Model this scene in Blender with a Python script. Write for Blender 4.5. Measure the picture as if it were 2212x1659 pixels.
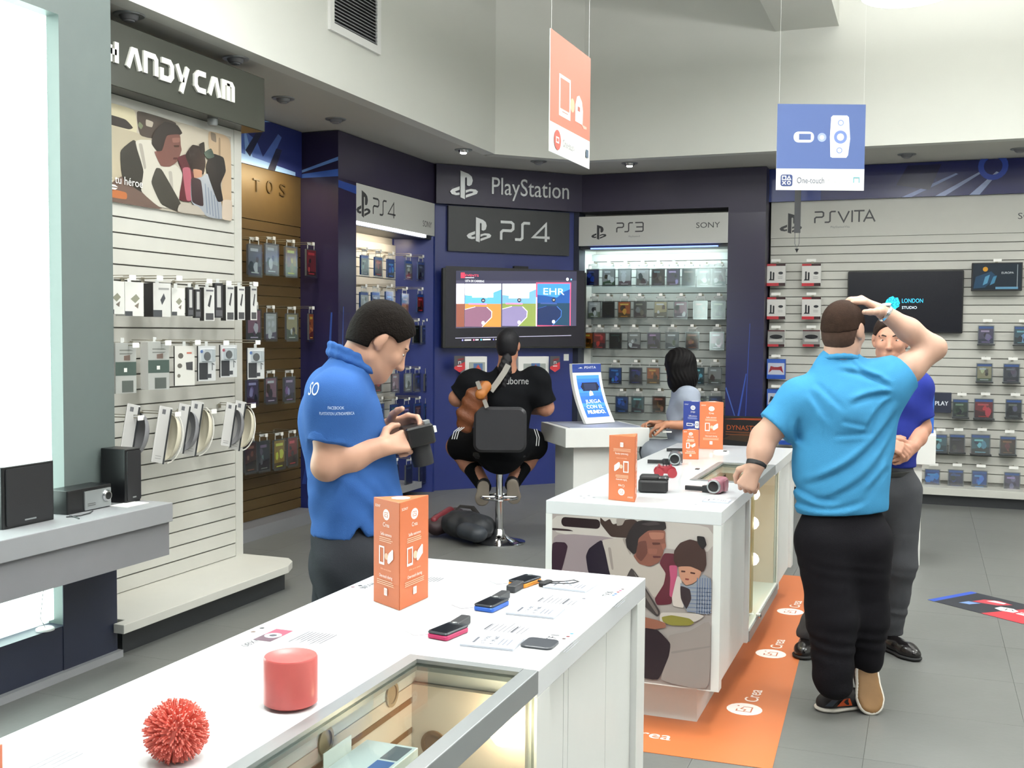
import bpy, math, random
import numpy as np
from mathutils import Vector, Matrix
random.seed(7)
for o in list(bpy.data.objects): bpy.data.objects.remove(o)
SC = bpy.context.scene
COL = SC.collection
R = math.radians

# ------------------------------------------------------------------ camera
W, H, FPX = 2212, 1659, 2322.0
YAW, PITCH, ROLL, CAMH = R(21.0), R(2.78), R(0.437), 1.6
_F = Vector((-math.sin(YAW)*math.cos(PITCH), math.cos(YAW)*math.cos(PITCH), -math.sin(PITCH)))
_R0 = Vector((math.cos(YAW), math.sin(YAW), 0)); _U0 = _R0.cross(_F)
_R = _R0*math.cos(ROLL)+_U0*math.sin(ROLL); _U = _U0*math.cos(ROLL)-_R0*math.sin(ROLL)
CO = Vector((0, 0, CAMH))
cd = bpy.data.cameras.new('camera'); cam = bpy.data.objects.new('camera', cd); COL.objects.link(cam)
cd.sensor_width = 36; cd.lens = FPX/W*36; cd.clip_start = .05
cam.matrix_world = Matrix(((_R.x, _U.x, -_F.x, CO.x), (_R.y, _U.y, -_F.y, CO.y), (_R.z, _U.z, -_F.z, CO.z), (0, 0, 0, 1)))
SC.camera = cam

def ray(x, y): return _F+_R*((x-W/2)/FPX)-_U*((y-H/2)/FPX)
def at(x, y, d): return CO+ray(x, y)*d                     # a measured point at depth d
def onZ(x, y, z): r = ray(x, y); return CO+r*((z-CAMH)/r.z)
def onX(x, y, X): r = ray(x, y); return CO+r*(X/r.x)
def onY(x, y, Y): r = ray(x, y); return CO+r*(Y/r.y)

# ------------------------------------------------------------------ world, exposure
wd = bpy.data.worlds.new('world'); SC.world = wd; wd.use_nodes = True
wd.node_tree.nodes['Background'].inputs[0].default_value = (.93, .97, 1, 1)
wd.node_tree.nodes['Background'].inputs[1].default_value = .35
vs = SC.view_settings
vs.view_transform = 'Standard'; vs.look = 'None'; vs.gamma = 1; vs.use_curve_mapping = False
vs.exposure = -0.08

# ------------------------------------------------------------------ helpers: colour and material
def lin(c):
    c = c/255.0
    return c/12.92 if c <= .04045 else ((c+.055)/1.055)**2.4
def hx(c):
    if isinstance(c, str):
        c = c.lstrip('#'); c = c if len(c) == 6 else ''.join(q+q for q in c); c = (int(c[0:2], 16), int(c[2:4], 16), int(c[4:6], 16))
    return (lin(c[0]), lin(c[1]), lin(c[2]), 1)
MATS = {}
def mat(name, col='#808080', rough=.5, metal=0, var=.06, scale=12, bump=0, bscale=60, emit=None, es=0, trans=0, alpha=1, spec=.5, sheen=0):
    if name in MATS: return MATS[name]
    m = bpy.data.materials.new(name); m.use_nodes = True; nt = m.node_tree; b = nt.nodes['Principled BSDF']
    c = hx(col); b.inputs['Roughness'].default_value = rough; b.inputs['Metallic'].default_value = metal
    b.inputs['Specular IOR Level'].default_value = spec
    tc = nt.nodes.new('ShaderNodeTexCoord')
    n = nt.nodes.new('ShaderNodeTexNoise'); n.inputs['Scale'].default_value = scale; n.inputs['Detail'].default_value = 4
    nt.links.new(tc.outputs['Object'], n.inputs['Vector'])
    mx = nt.nodes.new('ShaderNodeMix'); mx.data_type = 'RGBA'
    mx.inputs[6].default_value = tuple(max(0, v*(1-var)) for v in c[:3])+(1,)
    mx.inputs[7].default_value = tuple(min(1, v*(1+var)) for v in c[:3])+(1,)
    nt.links.new(n.outputs['Fac'], mx.inputs[0]); nt.links.new(mx.outputs[2], b.inputs['Base Color'])
    if bump:
        n2 = nt.nodes.new('ShaderNodeTexNoise'); n2.inputs['Scale'].default_value = bscale; n2.inputs['Detail'].default_value = 5
        nt.links.new(tc.outputs['Object'], n2.inputs['Vector'])
        bp = nt.nodes.new('ShaderNodeBump'); bp.inputs['Strength'].default_value = bump; bp.inputs['Distance'].default_value = .01
        nt.links.new(n2.outputs['Fac'], bp.inputs['Height']); nt.links.new(bp.outputs[0], b.inputs['Normal'])
    if emit:
        b.inputs['Emission Color'].default_value = hx(emit); b.inputs['Emission Strength'].default_value = es
    if trans: b.inputs['Transmission Weight'].default_value = trans
    if alpha < 1: b.inputs['Alpha'].default_value = alpha
    if sheen: b.inputs['Sheen Weight'].default_value = sheen
    MATS[name] = m
    return m
def glassy(name, col, fac, rough=.05):
    """thin clear sheet: mostly see-through with a gloss"""
    if name in MATS: return MATS[name]
    m = bpy.data.materials.new(name); m.use_nodes = True; nt = m.node_tree
    for n in list(nt.nodes):
        if n.type != 'OUTPUT_MATERIAL': nt.nodes.remove(n)
    out = [n for n in nt.nodes if n.type == 'OUTPUT_MATERIAL'][0]
    t = nt.nodes.new('ShaderNodeBsdfTransparent'); t.inputs[0].default_value = hx(col)
    g = nt.nodes.new('ShaderNodeBsdfGlossy'); g.inputs['Roughness'].default_value = rough; g.inputs[0].default_value = (1, 1, 1, 1)
    mx = nt.nodes.new('ShaderNodeMixShader'); mx.inputs[0].default_value = fac
    nt.links.new(t.outputs[0], mx.inputs[1]); nt.links.new(g.outputs[0], mx.inputs[2]); nt.links.new(mx.outputs[0], out.inputs[0])
    MATS[name] = m
    return m
def printmat(name, rough, es=0, clear=False):
    if name in MATS: return MATS[name]
    m = bpy.data.materials.new(name); m.use_nodes = True; nt = m.node_tree; b = nt.nodes['Principled BSDF']
    a = nt.nodes.new('ShaderNodeAttribute'); a.attribute_name = 'Col'
    b.inputs['Roughness'].default_value = rough
    nt.links.new(a.outputs['Color'], b.inputs['Base Color'])
    if es:
        nt.links.new(a.outputs['Color'], b.inputs['Emission Color']); b.inputs['Emission Strength'].default_value = es
    MATS[name] = m
    return m
PRINT = lambda: printmat('print_matte', .55)
PRINTG = lambda: printmat('print_gloss', .22)
SCREEN = lambda: printmat('screen_lit', .25, 1.5)
SIGNLIT = lambda: printmat('sign_lit', .35, .25)

# ------------------------------------------------------------------ helpers: objects
def wloc(p):
    v = Vector((0, 0, 0))
    while p is not None: v += p.location; p = p.parent
    return v
def tag(o, label=None, cat=None, group=None, kind=None):
    if label: o['label'] = label
    if cat: o['category'] = cat
    if group: o['group'] = group
    if kind: o['kind'] = kind
    return o
def thing(name, loc, label, cat, group=None):
    o = bpy.data.objects.new(name, None); COL.objects.link(o); o.location = loc; o.empty_display_size = .05
    return tag(o, label, cat, group)
def mk(name, vs_, fs, m, parent=None, smooth=False, cols=None, origin=None):
    """vs_ in world space; linked as one mesh object"""
    V = np.asarray(vs_, dtype=np.float64).reshape(-1, 3)
    if parent is not None: o0 = np.array(wloc(parent)); V = V-o0; loc = (0, 0, 0)
    else:
        if origin is None: lo, hi = V.min(0), V.max(0); origin = ((lo[0]+hi[0])/2, (lo[1]+hi[1])/2, lo[2])
        V = V-np.array(origin); loc = origin
    me = bpy.data.meshes.new(name)
    if isinstance(fs, np.ndarray):
        nf = len(fs); me.vertices.add(len(V)); me.vertices.foreach_set('co', V.astype(np.float32).ravel())
        me.loops.add(nf*4); me.loops.foreach_set('vertex_index', fs.astype(np.int32).ravel())
        me.polygons.add(nf); me.polygons.foreach_set('loop_start', np.arange(0, nf*4, 4, dtype=np.int32))
        me.update(calc_edges=True); me.validate()
    else:
        me.from_pydata(V.tolist(), [], fs)
    if cols is not None:
        at_ = me.color_attributes.new('Col', 'FLOAT_COLOR', 'CORNER')
        flat = []
        for f, c in zip(fs, cols): flat += list(c)*len(f)
        at_.data.foreach_set('color', flat)
    me.materials.append(m)
    if smooth:
        me.polygons.foreach_set('use_smooth', [True]*len(me.polygons))
    o = bpy.data.objects.new(name, me); COL.objects.link(o); o.location = loc
    if parent is not None: o.parent = parent
    return o
def frame(o, U, N=None, V=None):
    """matrix whose x runs along U, y up, z out of the surface"""
    U = Vector(U).normalized()
    if len(U) == 2: U = Vector((U.x, U.y, 0))
    V = Vector((0, 0, 1)) if V is None else Vector(V).normalized()
    N = U.cross(V)
    return Matrix(((U.x, V.x, N.x, o[0]), (U.y, V.y, N.y, o[1]), (U.z, V.z, N.z, o[2]), (0, 0, 0, 1)))
def rotz(o, a): return Matrix.Translation(o) @ Matrix.Rotation(a, 4, 'Z')
ID = Matrix.Identity(4)
class MB:
    def __init__(s): s.v = []; s.f = []; s.sm = False
    def add(s, vs_, fs, M=ID):
        n = len(s.v); s.v += [tuple(M @ Vector(p)) for p in vs_]; s.f += [tuple(i+n for i in f) for f in fs]; return s
    def box(s, lo, hi, M=ID):
        x0, y0, z0 = lo; x1, y1, z1 = hi
        return s.add([(x0, y0, z0), (x1, y0, z0), (x1, y1, z0), (x0, y1, z0), (x0, y0, z1), (x1, y0, z1), (x1, y1, z1), (x0, y1, z1)],
                     [(3, 2, 1, 0), (4, 5, 6, 7), (0, 1, 5, 4), (1, 2, 6, 5), (2, 3, 7, 6), (3, 0, 4, 7)], M)
    def cbox(s, lo, hi, c, M=ID):
        """box with chamfered edges along local z"""
        x0, y0, z0 = lo; x1, y1, z1 = hi
        p = [(x0+c, y0), (x1-c, y0), (x1, y0+c), (x1, y1-c), (x1-c, y1), (x0+c, y1), (x0, y1-c), (x0, y0+c)]
        return s.prism(p, z0, z1, M)
    def rbox(s, w, h, r, z0, z1, M=ID, n=5, cx=0, cy=0, edge=0):
        p = rrect(cx-w/2, cy-h/2, cx+w/2, cy+h/2, r, n)
        if edge:
            q = rrect(cx-w/2+edge, cy-h/2+edge, cx+w/2-edge, cy+h/2-edge, max(r-edge, .0005), n)
            k = len(p)
            vs_ = [(a, b, z0) for a, b in q]+[(a, b, z0+edge) for a, b in p]+[(a, b, z1-edge) for a, b in p]+[(a, b, z1) for a, b in q]
            fs = [tuple(range(k-1, -1, -1)), tuple(range(3*k, 4*k))]
            for l in range(3):
                for i in range(k):
                    j = (i+1) % k; fs.append((l*k+i, l*k+j, (l+1)*k+j, (l+1)*k+i))
            return s.add(vs_, fs, M)
        return s.prism(p, z0, z1, M)
    def prism(s, p, z0, z1, M=ID):
        k = len(p); vs_ = [(a, b, z0) for a, b in p]+[(a, b, z1) for a, b in p]
        fs = [tuple(range(k-1, -1, -1)), tuple(range(k, 2*k))]+[(i, (i+1) % k, k+(i+1) % k, k+i) for i in range(k)]
        return s.add(vs_, fs, M)
    def lathe(s, prof, n=24, M=ID):
        vs_ = []; fs = []
        for r, z in prof:
            for i in range(n): a = 2*math.pi*i/n; vs_.append((r*math.cos(a), r*math.sin(a), z))
        for l in range(len(prof)-1):
            for i in range(n): j = (i+1) % n; fs.append((l*n+i, l*n+j, (l+1)*n+j, (l+1)*n+i))
        fs.append(tuple(range(n-1, -1, -1))); k = (len(prof)-1)*n; fs.append(tuple(range(k, k+n)))
        return s.add(vs_, fs, M)
    def tube(s, pts, r, n=8, M=ID, flat=None):
        pts = [Vector(p) for p in pts]; rs = r if isinstance(r, (list, tuple)) else [r]*len(pts)
        vs_ = []; fs = []; up = None
        for i, p in enumerate(pts):
            t = (pts[min(i+1, len(pts)-1)]-pts[max(i-1, 0)]).normalized()
            if up is None: up = t.orthogonal().normalized() if flat is None else (Vector(flat)-t*Vector(flat).dot(t)).normalized()
            up = (up-t*up.dot(t)).normalized(); b = t.cross(up)
            q = 1 if flat is None else .25
            for k in range(n):
                a = 2*math.pi*k/n; vs_.append(tuple(p+(up*math.cos(a)*q+b*math.sin(a))*rs[i]))
        for i in range(len(pts)-1):
            for k in range(n): j = (k+1) % n; fs.append((i*n+k, i*n+j, (i+1)*n+j, (i+1)*n+k))
        fs.append(tuple(range(n-1, -1, -1))); k = (len(pts)-1)*n; fs.append(tuple(range(k, k+n)))
        return s.add(vs_, fs, M)
    def build(s, name, m, parent=None, smooth=False, bev=0, origin=None):
        o = mk(name, s.v, s.f, m, parent, smooth, origin=origin)
        if smooth:
            try:
                o.data.set_sharp_from_angle(angle=R(40))
            except Exception: pass
        if bev:
            b = o.modifiers.new('bevel', 'BEVEL'); b.width = bev; b.segments = 2; b.limit_method = 'ANGLE'
        return o
def rrect(x0, y0, x1, y1, r, n=5):
    p = []
    for cx, cy, a0 in ((x1-r, y0+r, -90), (x1-r, y1-r, 0), (x0+r, y1-r, 90), (x0+r, y0+r, 180)):
        for i in range(n+1): a = R(a0+90*i/n); p.append((cx+r*math.cos(a), cy+r*math.sin(a)))
    return p
def bx(name, lo, hi, m, parent=None, bev=0, M=ID):
    return MB().box(lo, hi, M).build(name, m, parent, bev=bev)

# ------------------------------------------------------------------ helpers: flat print (lettering, pictures, screens)
_TX = {}
def textmesh(t):
    if t not in _TX:
        cu = bpy.data.curves.new('t', 'FONT'); cu.body = t; cu.align_x = 'CENTER'; cu.align_y = 'CENTER'; cu.resolution_u = 3
        ob = bpy.data.objects.new('t', cu); me = bpy.data.meshes.new_from_object(ob)
        v = np.array([q.co[:] for q in me.vertices]).reshape(-1, 3); f = [tuple(p.vertices) for p in me.polygons]
        if len(v):
            v[:, 0] -= (v[:, 0].min()+v[:, 0].max())/2; v[:, 1] -= (v[:, 1].min()+v[:, 1].max())/2
        _TX[t] = (v, f); bpy.data.objects.remove(ob); bpy.data.curves.remove(cu); bpy.data.meshes.remove(me)
    return _TX[t]
def soft(p, n=2, k=.12):
    """round the corners of an outline"""
    for _ in range(n):
        q = []
        for i in range(len(p)):
            a, b = p[i], p[(i+1) % len(p)]; q += [(a[0]*(1-k)+b[0]*k, a[1]*(1-k)+b[1]*k), (a[0]*k+b[0]*(1-k), a[1]*k+b[1]*(1-k))]
        p = q; k = .25
    return p
class PR:
    """a flat print: coloured shapes laid one over another on a surface"""
    def __init__(s, M, step=.00025, z0=.0004): s.M = M; s.v = []; s.f = []; s.c = []; s.z = z0; s.st = step
    def poly(s, p, c, lay=True):
        n = len(s.v); s.v += [(a, b, s.z) for a, b in p]; s.f.append(tuple(range(n, n+len(p)))); s.c.append(hx(c))
        ar = sum(p[i][0]*p[(i+1) % len(p)][1]-p[(i+1) % len(p)][0]*p[i][1] for i in range(len(p)))
        if ar < 0: s.f[-1] = s.f[-1][::-1]
        if lay: s.z += s.st
        return s
    def rect(s, x0, y0, x1, y1, c, r=0): return s.poly(rrect(x0, y0, x1, y1, r, 4) if r else [(x0, y0), (x1, y0), (x1, y1), (x0, y1)], c)
    def grad(s, x0, y0, x1, y1, c0, c1, n=24):
        """printed fade from c0 (bottom) to c1 (top)"""
        f = lambda c: tuple(int(c[i:i+2], 16) for i in (1, 3, 5)); a, b = f(c0), f(c1)
        for k in range(n):
            t = (k+.5)/n; s.poly([(x0, y0+(y1-y0)*k/n), (x1, y0+(y1-y0)*k/n), (x1, y0+(y1-y0)*(k+1)/n), (x0, y0+(y1-y0)*(k+1)/n)], tuple(p*(1-t)+q*t for p, q in zip(a, b)), False)
        s.z += s.st; return s
    def circ(s, x, y, r, c, ry=None, n=20): return s.poly([(x+r*math.cos(2*math.pi*i/n), y+(ry or r)*math.sin(2*math.pi*i/n)) for i in range(n)], c)
    def ring(s, x, y, r, w, c, n=20):
        for i in range(n):
            a, b = 2*math.pi*i/n, 2*math.pi*(i+1)/n
            s.poly([(x+(r-w)*math.cos(a), y+(r-w)*math.sin(a)), (x+r*math.cos(a), y+r*math.sin(a)), (x+r*math.cos(b), y+r*math.sin(b)), (x+(r-w)*math.cos(b), y+(r-w)*math.sin(b))], c, False)
        s.z += s.st; return s
    def stroke(s, pts, w, c, closed=False):
        pts = [Vector(p) for p in pts]; k = len(pts)
        L = []; Rr = []
        for i in range(k):
            a = pts[i-1] if (i or closed) else None; b = pts[(i+1) % k] if (i < k-1 or closed) else None
            d1 = (pts[i]-a).normalized() if a is not None else (b-pts[i]).normalized()
            d2 = (b-pts[i]).normalized() if b is not None else d1
            t = d1+d2; t = t.normalized() if t.length > 1e-6 else d1
            nn = Vector((-t.y, t.x)); sc = min(1/max(.35, nn.dot(Vector((-d1.y, d1.x)))), 2)*w/2
            L.append(pts[i]+nn*sc); Rr.append(pts[i]-nn*sc)
        for i in range(k if closed else k-1):
            j = (i+1) % k
            s.poly([tuple(Rr[i]), tuple(Rr[j]), tuple(L[j]), tuple(L[i])], c, False)
        s.z += s.st; return s
    def text(s, t, x, y, h, c, w=None, rot=0, bold=0):
        v, f = textmesh(t)
        if not len(v): return s
        bw = v[:, 0].max()-v[:, 0].min(); bh = v[:, 1].max()-v[:, 1].min()
        k = h/.73; kx = k if w is None else w/bw; ca, sa = math.cos(rot), math.sin(rot)
        for dx in ((0,) if not bold else (-bold, 0, bold)):
            n = len(s.v); s.z += s.st*.5
            for q in v:
                a, b = q[0]*kx+dx, q[1]*k; s.v.append((x+a*ca-b*sa, y+a*sa+b*ca, s.z))
            for g in f: s.f.append(tuple(i+n for i in g)); s.c.append(hx(c))
        s.z += s.st; return s
    def lines(s, x0, x1, ys, h, c, rag=.3, seed=1):
        rr = random.Random(seed)
        for y in ys: s.poly([(x0, y-h/2), (x1-(x1-x0)*rag*rr.random(), y-h/2), (x1-(x1-x0)*rag*rr.random(), y+h/2), (x0, y+h/2)], c, False)
        s.z += s.st; return s
    def build(s, name, parent, m=None, origin=None):
        V = [tuple(s.M @ Vector(p)) for p in s.v]
        return mk(name, V, s.f, m or PRINT(), parent, cols=s.c, origin=origin)

def ps_logo(P, x, y, k, c):
    q = lambda L: [(x+a*k, y+b*k) for a, b in L]
    P.poly(q([(-.13, -.44), (.03, -.49), (.03, .21), (.07, .24), (.1, .2), (.1, -.03), (.18, -.05), (.27, 0), (.31, .14), (.27, .27), (.16, .35), (-.13, .44)]), c, False)
    P.poly(q([(-.16, -.08), (-.42, -.18), (-.5, -.26), (-.44, -.35), (-.28, -.38), (-.16, -.36), (-.16, -.28), (-.28, -.3), (-.33, -.26), (-.16, -.19)]), c, False)
    P.poly(q([(.06, -.19), (.24, -.14), (.42, -.15), (.5, -.21), (.46, -.29), (.06, -.44), (.06, -.35), (.32, -.26), (.32, -.22), (.2, -.22), (.06, -.28)]), c)
def ps_word(P, word, x, y, h, c, w=None):
    """thin stroked letters; x is the left edge"""
    w = w or h*.13; p = lambda L: P.stroke([(x+a*h, y+b*h) for a, b in L], w, c)
    p([(0, .45), (.62, .45), (.74, .36), (.74, .1), (.62, 0), (.14, 0), (.03, -.1), (.03, -.5)])
    p([(1.75, .45), (1.4, .45), (1.29, .36), (1.29, -.36), (1.18, -.45), (.85, -.45)])
    if word == '4': p([(2.72, -.5), (2.72, .45), (1.95, -.28), (2.95, -.28)])
    if word == '3':
        p([(1.98, .45), (2.72, .45), (2.82, .36), (2.82, -.36), (2.72, -.45), (1.98, -.45)]); p([(2.1, 0), (2.82, 0)])
    if word == 'VITA':
        p([(1.95, .45), (2.42, -.45), (2.85, .45)]); p([(3.1, .5), (3.1, -.5)]); p([(3.25, .45), (4.1, .45)]); p([(3.67, .45), (3.67, -.5)])
        p([(4.05, -.5), (4.5, .45), (4.95, -.5)]); p([(4.25, -.18), (4.75, -.18)])

# ------------------------------------------------------------------ materials in use
M_WALL = mat('white_wall_paint', '#d5d6d0', .7, var=.02, scale=3, bump=.03, bscale=120)
M_SOFF = mat('soffit_paint', '#c3c2bb', .75, var=.02, scale=3)
M_CEIL = mat('ceiling_paint', '#d8d8d4', .8, var=.02)
M_TILE = mat('grey_floor_tile', '#666765', .42, var=.10, scale=5, bump=.05, bscale=40)
M_JOINT = mat('floor_joint', '#474846', .8)
M_SLAT = mat('white_slat', '#bfbeb7', .45, var=.03)
M_SLATB = mat('slat_groove', '#6e6c66', .7)
M_OCHRE = mat('ochre_slat', '#4e3d20', .5, var=.12)
M_OCHREB = mat('ochre_groove', '#7d6a48', .6)
M_DARK = mat('charcoal_laminate', '#2b2d30', .4, var=.08)
M_NAVY = mat('navy_laminate', '#23283a', .42, var=.1)
M_UNIT = mat('slate_green_laminate', '#5c6664', .45, var=.05)
M_LGREY = mat('light_grey_laminate', '#8c8d90', .4, var=.04)
M_GREY = mat('mid_grey_laminate', '#77777b', .45, var=.04)
M_TABLE = mat('gloss_white_laminate', '#d3d5d7', .12, var=.01)
M_TABSIDE = mat('satin_white_laminate', '#d9dad7', .35, var=.02)
M_ALU = mat('brushed_aluminium', '#8d9192', .35, metal=.4, var=.05)
M_CHROME = mat('chrome', '#d8d8da', .08, metal=1, var=.02)
M_BLACK = mat('black_plastic', '#121214', .3, var=.2)
M_BLACKM = mat('matt_black', '#17171a', .65, var=.2)
M_WHITEP = mat('white_plastic', '#e4e4e2', .35, var=.02)
M_PURPLE = mat('dark_violet_print', '#322c42', .4, var=.15, scale=2)
M_BLUE = mat('royal_blue_panel', '#222f70', .35, var=.12, scale=2)
M_BLUE2 = mat('deep_blue_print', '#1b2163', .35, var=.3, scale=1.5)
M_WIRE = mat('hook_wire', '#9c9788', .35, metal=.7)
M_TAG = mat('price_tag_card', '#e9e8e4', .6, var=.02)
M_CLEAR = glassy('clear_plastic', '#e8ecee', .14, .12)
M_GLASS = glassy('clear_glass', '#eef4f2', .07, .02)

# ------------------------------------------------------------------ lamps of the room
def high_bay(x, y, z, power, label, zc=4.9):
    t = thing('pendant_lamp', (x, y, z), label, 'lamp', 'round pendant lamps of the sales floor')
    MB().lathe([(.30, 0), (.31, .01), (.31, .05), (.24, .11), (.1, .16), (.02, .17)], 40, Matrix.Translation((x, y, z+.004))).build('shade', M_WHITEP, t, True)
    MB().lathe([(.29, -.004), (.29, .006), (.01, .006)], 40, Matrix.Translation((x, y, z))).build('diffuser', mat('lamp_diffuser', '#ffffff', .5, emit='#f6fbff', es=9), t, True)
    MB().tube([(x, y, z+.16), (x, y, zc)], .012).build('rod', M_WHITEP, t)
    ld = bpy.data.lights.new('lamp', 'AREA'); ld.shape = 'DISK'; ld.size = .58; ld.energy = power; ld.color = (.97, 1, .985)
    lo = bpy.data.objects.new('lamp', ld); COL.objects.link(lo); lo.parent = t; lo.location = (0, 0, -.02)
    lu = bpy.data.lights.new('uplight', 'AREA'); lu.shape = 'DISK'; lu.size = .5; lu.energy = 115; lu.color = (1, 1, .97)
    lo = bpy.data.objects.new('uplight', lu); COL.objects.link(lo); lo.parent = t; lo.location = (0, 0, .2); lo.rotation_euler = (math.pi, 0, 0)
    return t
LV = at(1960, -12, 7.1)
HB = [(LV.x, LV.y, 'round pendant lamp glowing at the top right above the hanging signs'),
      (-.1, 4.4, 'round pendant lamp high above the second display table'), (-.1, 1.3, 'round pendant lamp high above the aisle beside first table'),
      (-2.4, 4.4, 'round pendant lamp high above the left aisle'), (-1.7, 1.5, 'round pendant lamp high above the nearest display table'),
      (2.2, 1.3, 'round pendant lamp nearest the entrance on the right'), (2.2, 4.4, 'round pendant lamp midway along the right side'), (2.2, 7.5, 'round pendant lamp at the far right of the store')]
for x, y, l in HB: high_bay(x, y, LV.z, 46 if 'nearest display' in l else 44, l)

# ------------------------------------------------------------------ shell
ZS, ZC = 3.25, 4.9
XI, YI = -3.78, 10.0                        # edge of the lowered ceiling
CA, CB = Vector((-4.53, 9.70)), Vector((-3.43, 10.86))   # ends of the diagonal corner
def struct(o): o['kind'] = 'structure'; return o
fl = struct(bx('floor', (-5.1, -4, -.12), (4.2, 11.5, -.004), M_JOINT))
tm = None
for i in range(12):
    for j in range(20):
        x0, y0 = -4.98+i*.6, .0+j*.6
        if y0+.3 < .55-.3*x0 and x0 > -2: pass
        if tm is None:
            tl = MB().box((x0+.0007, y0+.0007, -.004), (x0+.5993, y0+.5993, 0)).build('tile', M_TILE, fl, origin=None); tm = tl
        else:
            tl = tm.copy(); COL.objects.link(tl); tl.parent = fl
            tl.location = (i*.6, j*.6, 0)
wl = struct(bx('wall_left', (-5.1, -4, 0), (-4.95, 9.9, ZS), M_WALL))
wb = struct(bx('wall_back', (-3.5, 11.25, 0), (4.2, 11.4, ZS), M_WALL))
u = (CB-CA).normalized(); nrm = Vector((u.y, -u.x))
wc = struct(MB().prism([tuple(CA-nrm*.16-u*.5), tuple(CB-nrm*.16+u*.4), tuple(CB-nrm*.3+u*.4), tuple(CA-nrm*.3-u*.5)], 0, ZS).build('wall_corner', M_WALL))
wr = struct(bx('wall_right', (4.2, -4, 0), (4.3, 11.4, ZC), M_WALL))
IP = [(XI, -4), (XI, 9.36), (-3.12, YI), (4.2, YI)]
OP = [(-5.1, -4), (-5.1, 11.4), (4.2, 11.4)]
struct(MB().prism([(XI-.12, -4), (XI-.12, 9.44), (-3.2, YI+.12), (4.2, YI+.12), (4.2, 11.4), (-5.1, 11.4), (-5.1, -4)], ZS, ZS+.05).build('ceiling_soffit', M_SOFF))
struct(bx('wall_upper_left', (XI-.12, -4, ZS+.0), (XI, 9.36, ZC), M_WALL)).location.z += .0
struct(MB().prism([IP[1], IP[2], (-3.2, YI+.12), (XI-.12, 9.44)], ZS, ZC).build('wall_upper_corner', M_WALL))
struct(bx('wall_upper_back', (-3.12, YI, ZS), (4.2, YI+.12, ZC), M_WALL))
struct(bx('ceiling', (-4, -4, ZC), (4.2, 10.12, ZC+.1), M_CEIL))
b0, b1 = onY(1675, 65, YI-.01), onY(1812, 58, YI-.01)
struct(bx('ceiling_beam', (b0.x, 5.5, (b0.z+b1.z)/2), (b1.x, YI, ZC), M_WALL))

# ventilation grille in the upper left wall
v0, v1 = onX(708, 64, XI), onX(818, 119, XI)
vt = thing('ventilation_grille', (XI, v0.y, v0.z), 'white ventilation grille with slanted louvres high on the left wall', 'grille')
zb, zt = (v0.z+v1.z)/2, (v0.z+v1.z)/2+.62
fr = MB(); fw = .055
fr.box((XI, v0.y, zb), (XI+.02, v1.y, zb+fw)).box((XI, v0.y, zt-fw), (XI+.02, v1.y, zt)).box((XI, v0.y, zb+fw), (XI+.02, v0.y+fw, zt-fw)).box((XI, v1.y-fw, zb+fw), (XI+.02, v1.y, zt-fw))
fr.build('frame', M_WHITEP, vt)
bx('duct_opening', (XI+.001, v0.y+fw, zb+fw), (XI+.003, v1.y-fw, zt-fw), M_BLACKM, vt)
for k in range(22):
    z = zb+fw+.006+k*.0235
    MB().add([(XI+.004, v0.y+fw, z+.014), (XI+.018, v0.y+fw, z), (XI+.018, v1.y-fw, z), (XI+.004, v1.y-fw, z+.014), (XI+.004, v0.y+fw, z+.017), (XI+.018, v0.y+fw, z+.003), (XI+.018, v1.y-fw, z+.003), (XI+.004, v1.y-fw, z+.017)],
             [(0, 1, 2, 3), (7, 6, 5, 4), (0, 4, 5, 1), (2, 6, 7, 3), (1, 5, 6, 2), (3, 7, 4, 0)]).build('louvre', M_LGREY, vt)

# recessed downlights
DL = [(-3.95, 4.63, 0, 'first downlight from the left, above the dark lettered header'), (-3.96, 5.58, 0, 'downlight above the right end of the dark lettered header'), (-4.31, 6.64, 0, 'unlit downlight just right of the dark header end'),
      (-4.34, 7.42, 0, 'unlit downlight above the blue strip over the ochre wall'), (-3.96, 9.04, 1, 'glowing downlight left of the diagonal corner'), (-3.53, 9.87, 0, 'unlit downlight above the diagonal corner sign'),
      (-2.73, 10.26, 1, 'glowing downlight right of the hanging orange sign'), (-.2, 10.55, 0, 'unlit downlight right of the hanging blue sign'), (.74, 10.55, 0, 'unlit downlight at the right edge of the lowered ceiling')]
for x, y, on, l in DL:
    t = thing('downlight', (x, y, ZS), l, 'downlight', 'downlights in the lowered ceiling')
    T = Matrix.Translation((x, y, ZS))
    MB().lathe([(.05, -.001), (.052, -.008), (.078, -.008), (.082, -.001)], 28, T).build('trim_ring', M_ALU, t, True)
    MB().lathe([(.05, -.002), (.045, -.022), (.036, -.03), (.02, -.03)], 24, T).build('gimbal', M_GREY if not on else M_CHROME, t, True)
    MB().lathe([(.03, -.031), (.026, -.037), (.01, -.039)], 20, T).build('lens', mat('downlight_on', '#fff', .4, emit='#fff6e8', es=25) if on else M_LGREY, t, True)
    if on:
        ld = bpy.data.lights.new('lamp', 'SPOT'); ld.energy = 55; ld.spot_size = R(85); ld.spot_blend = .6; ld.shadow_soft_size = .03; ld.color = (1, .94, .85)
        lo = bpy.data.objects.new('lamp', ld); COL.objects.link(lo); lo.parent = t; lo.location = (0, 0, -.05)

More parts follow.
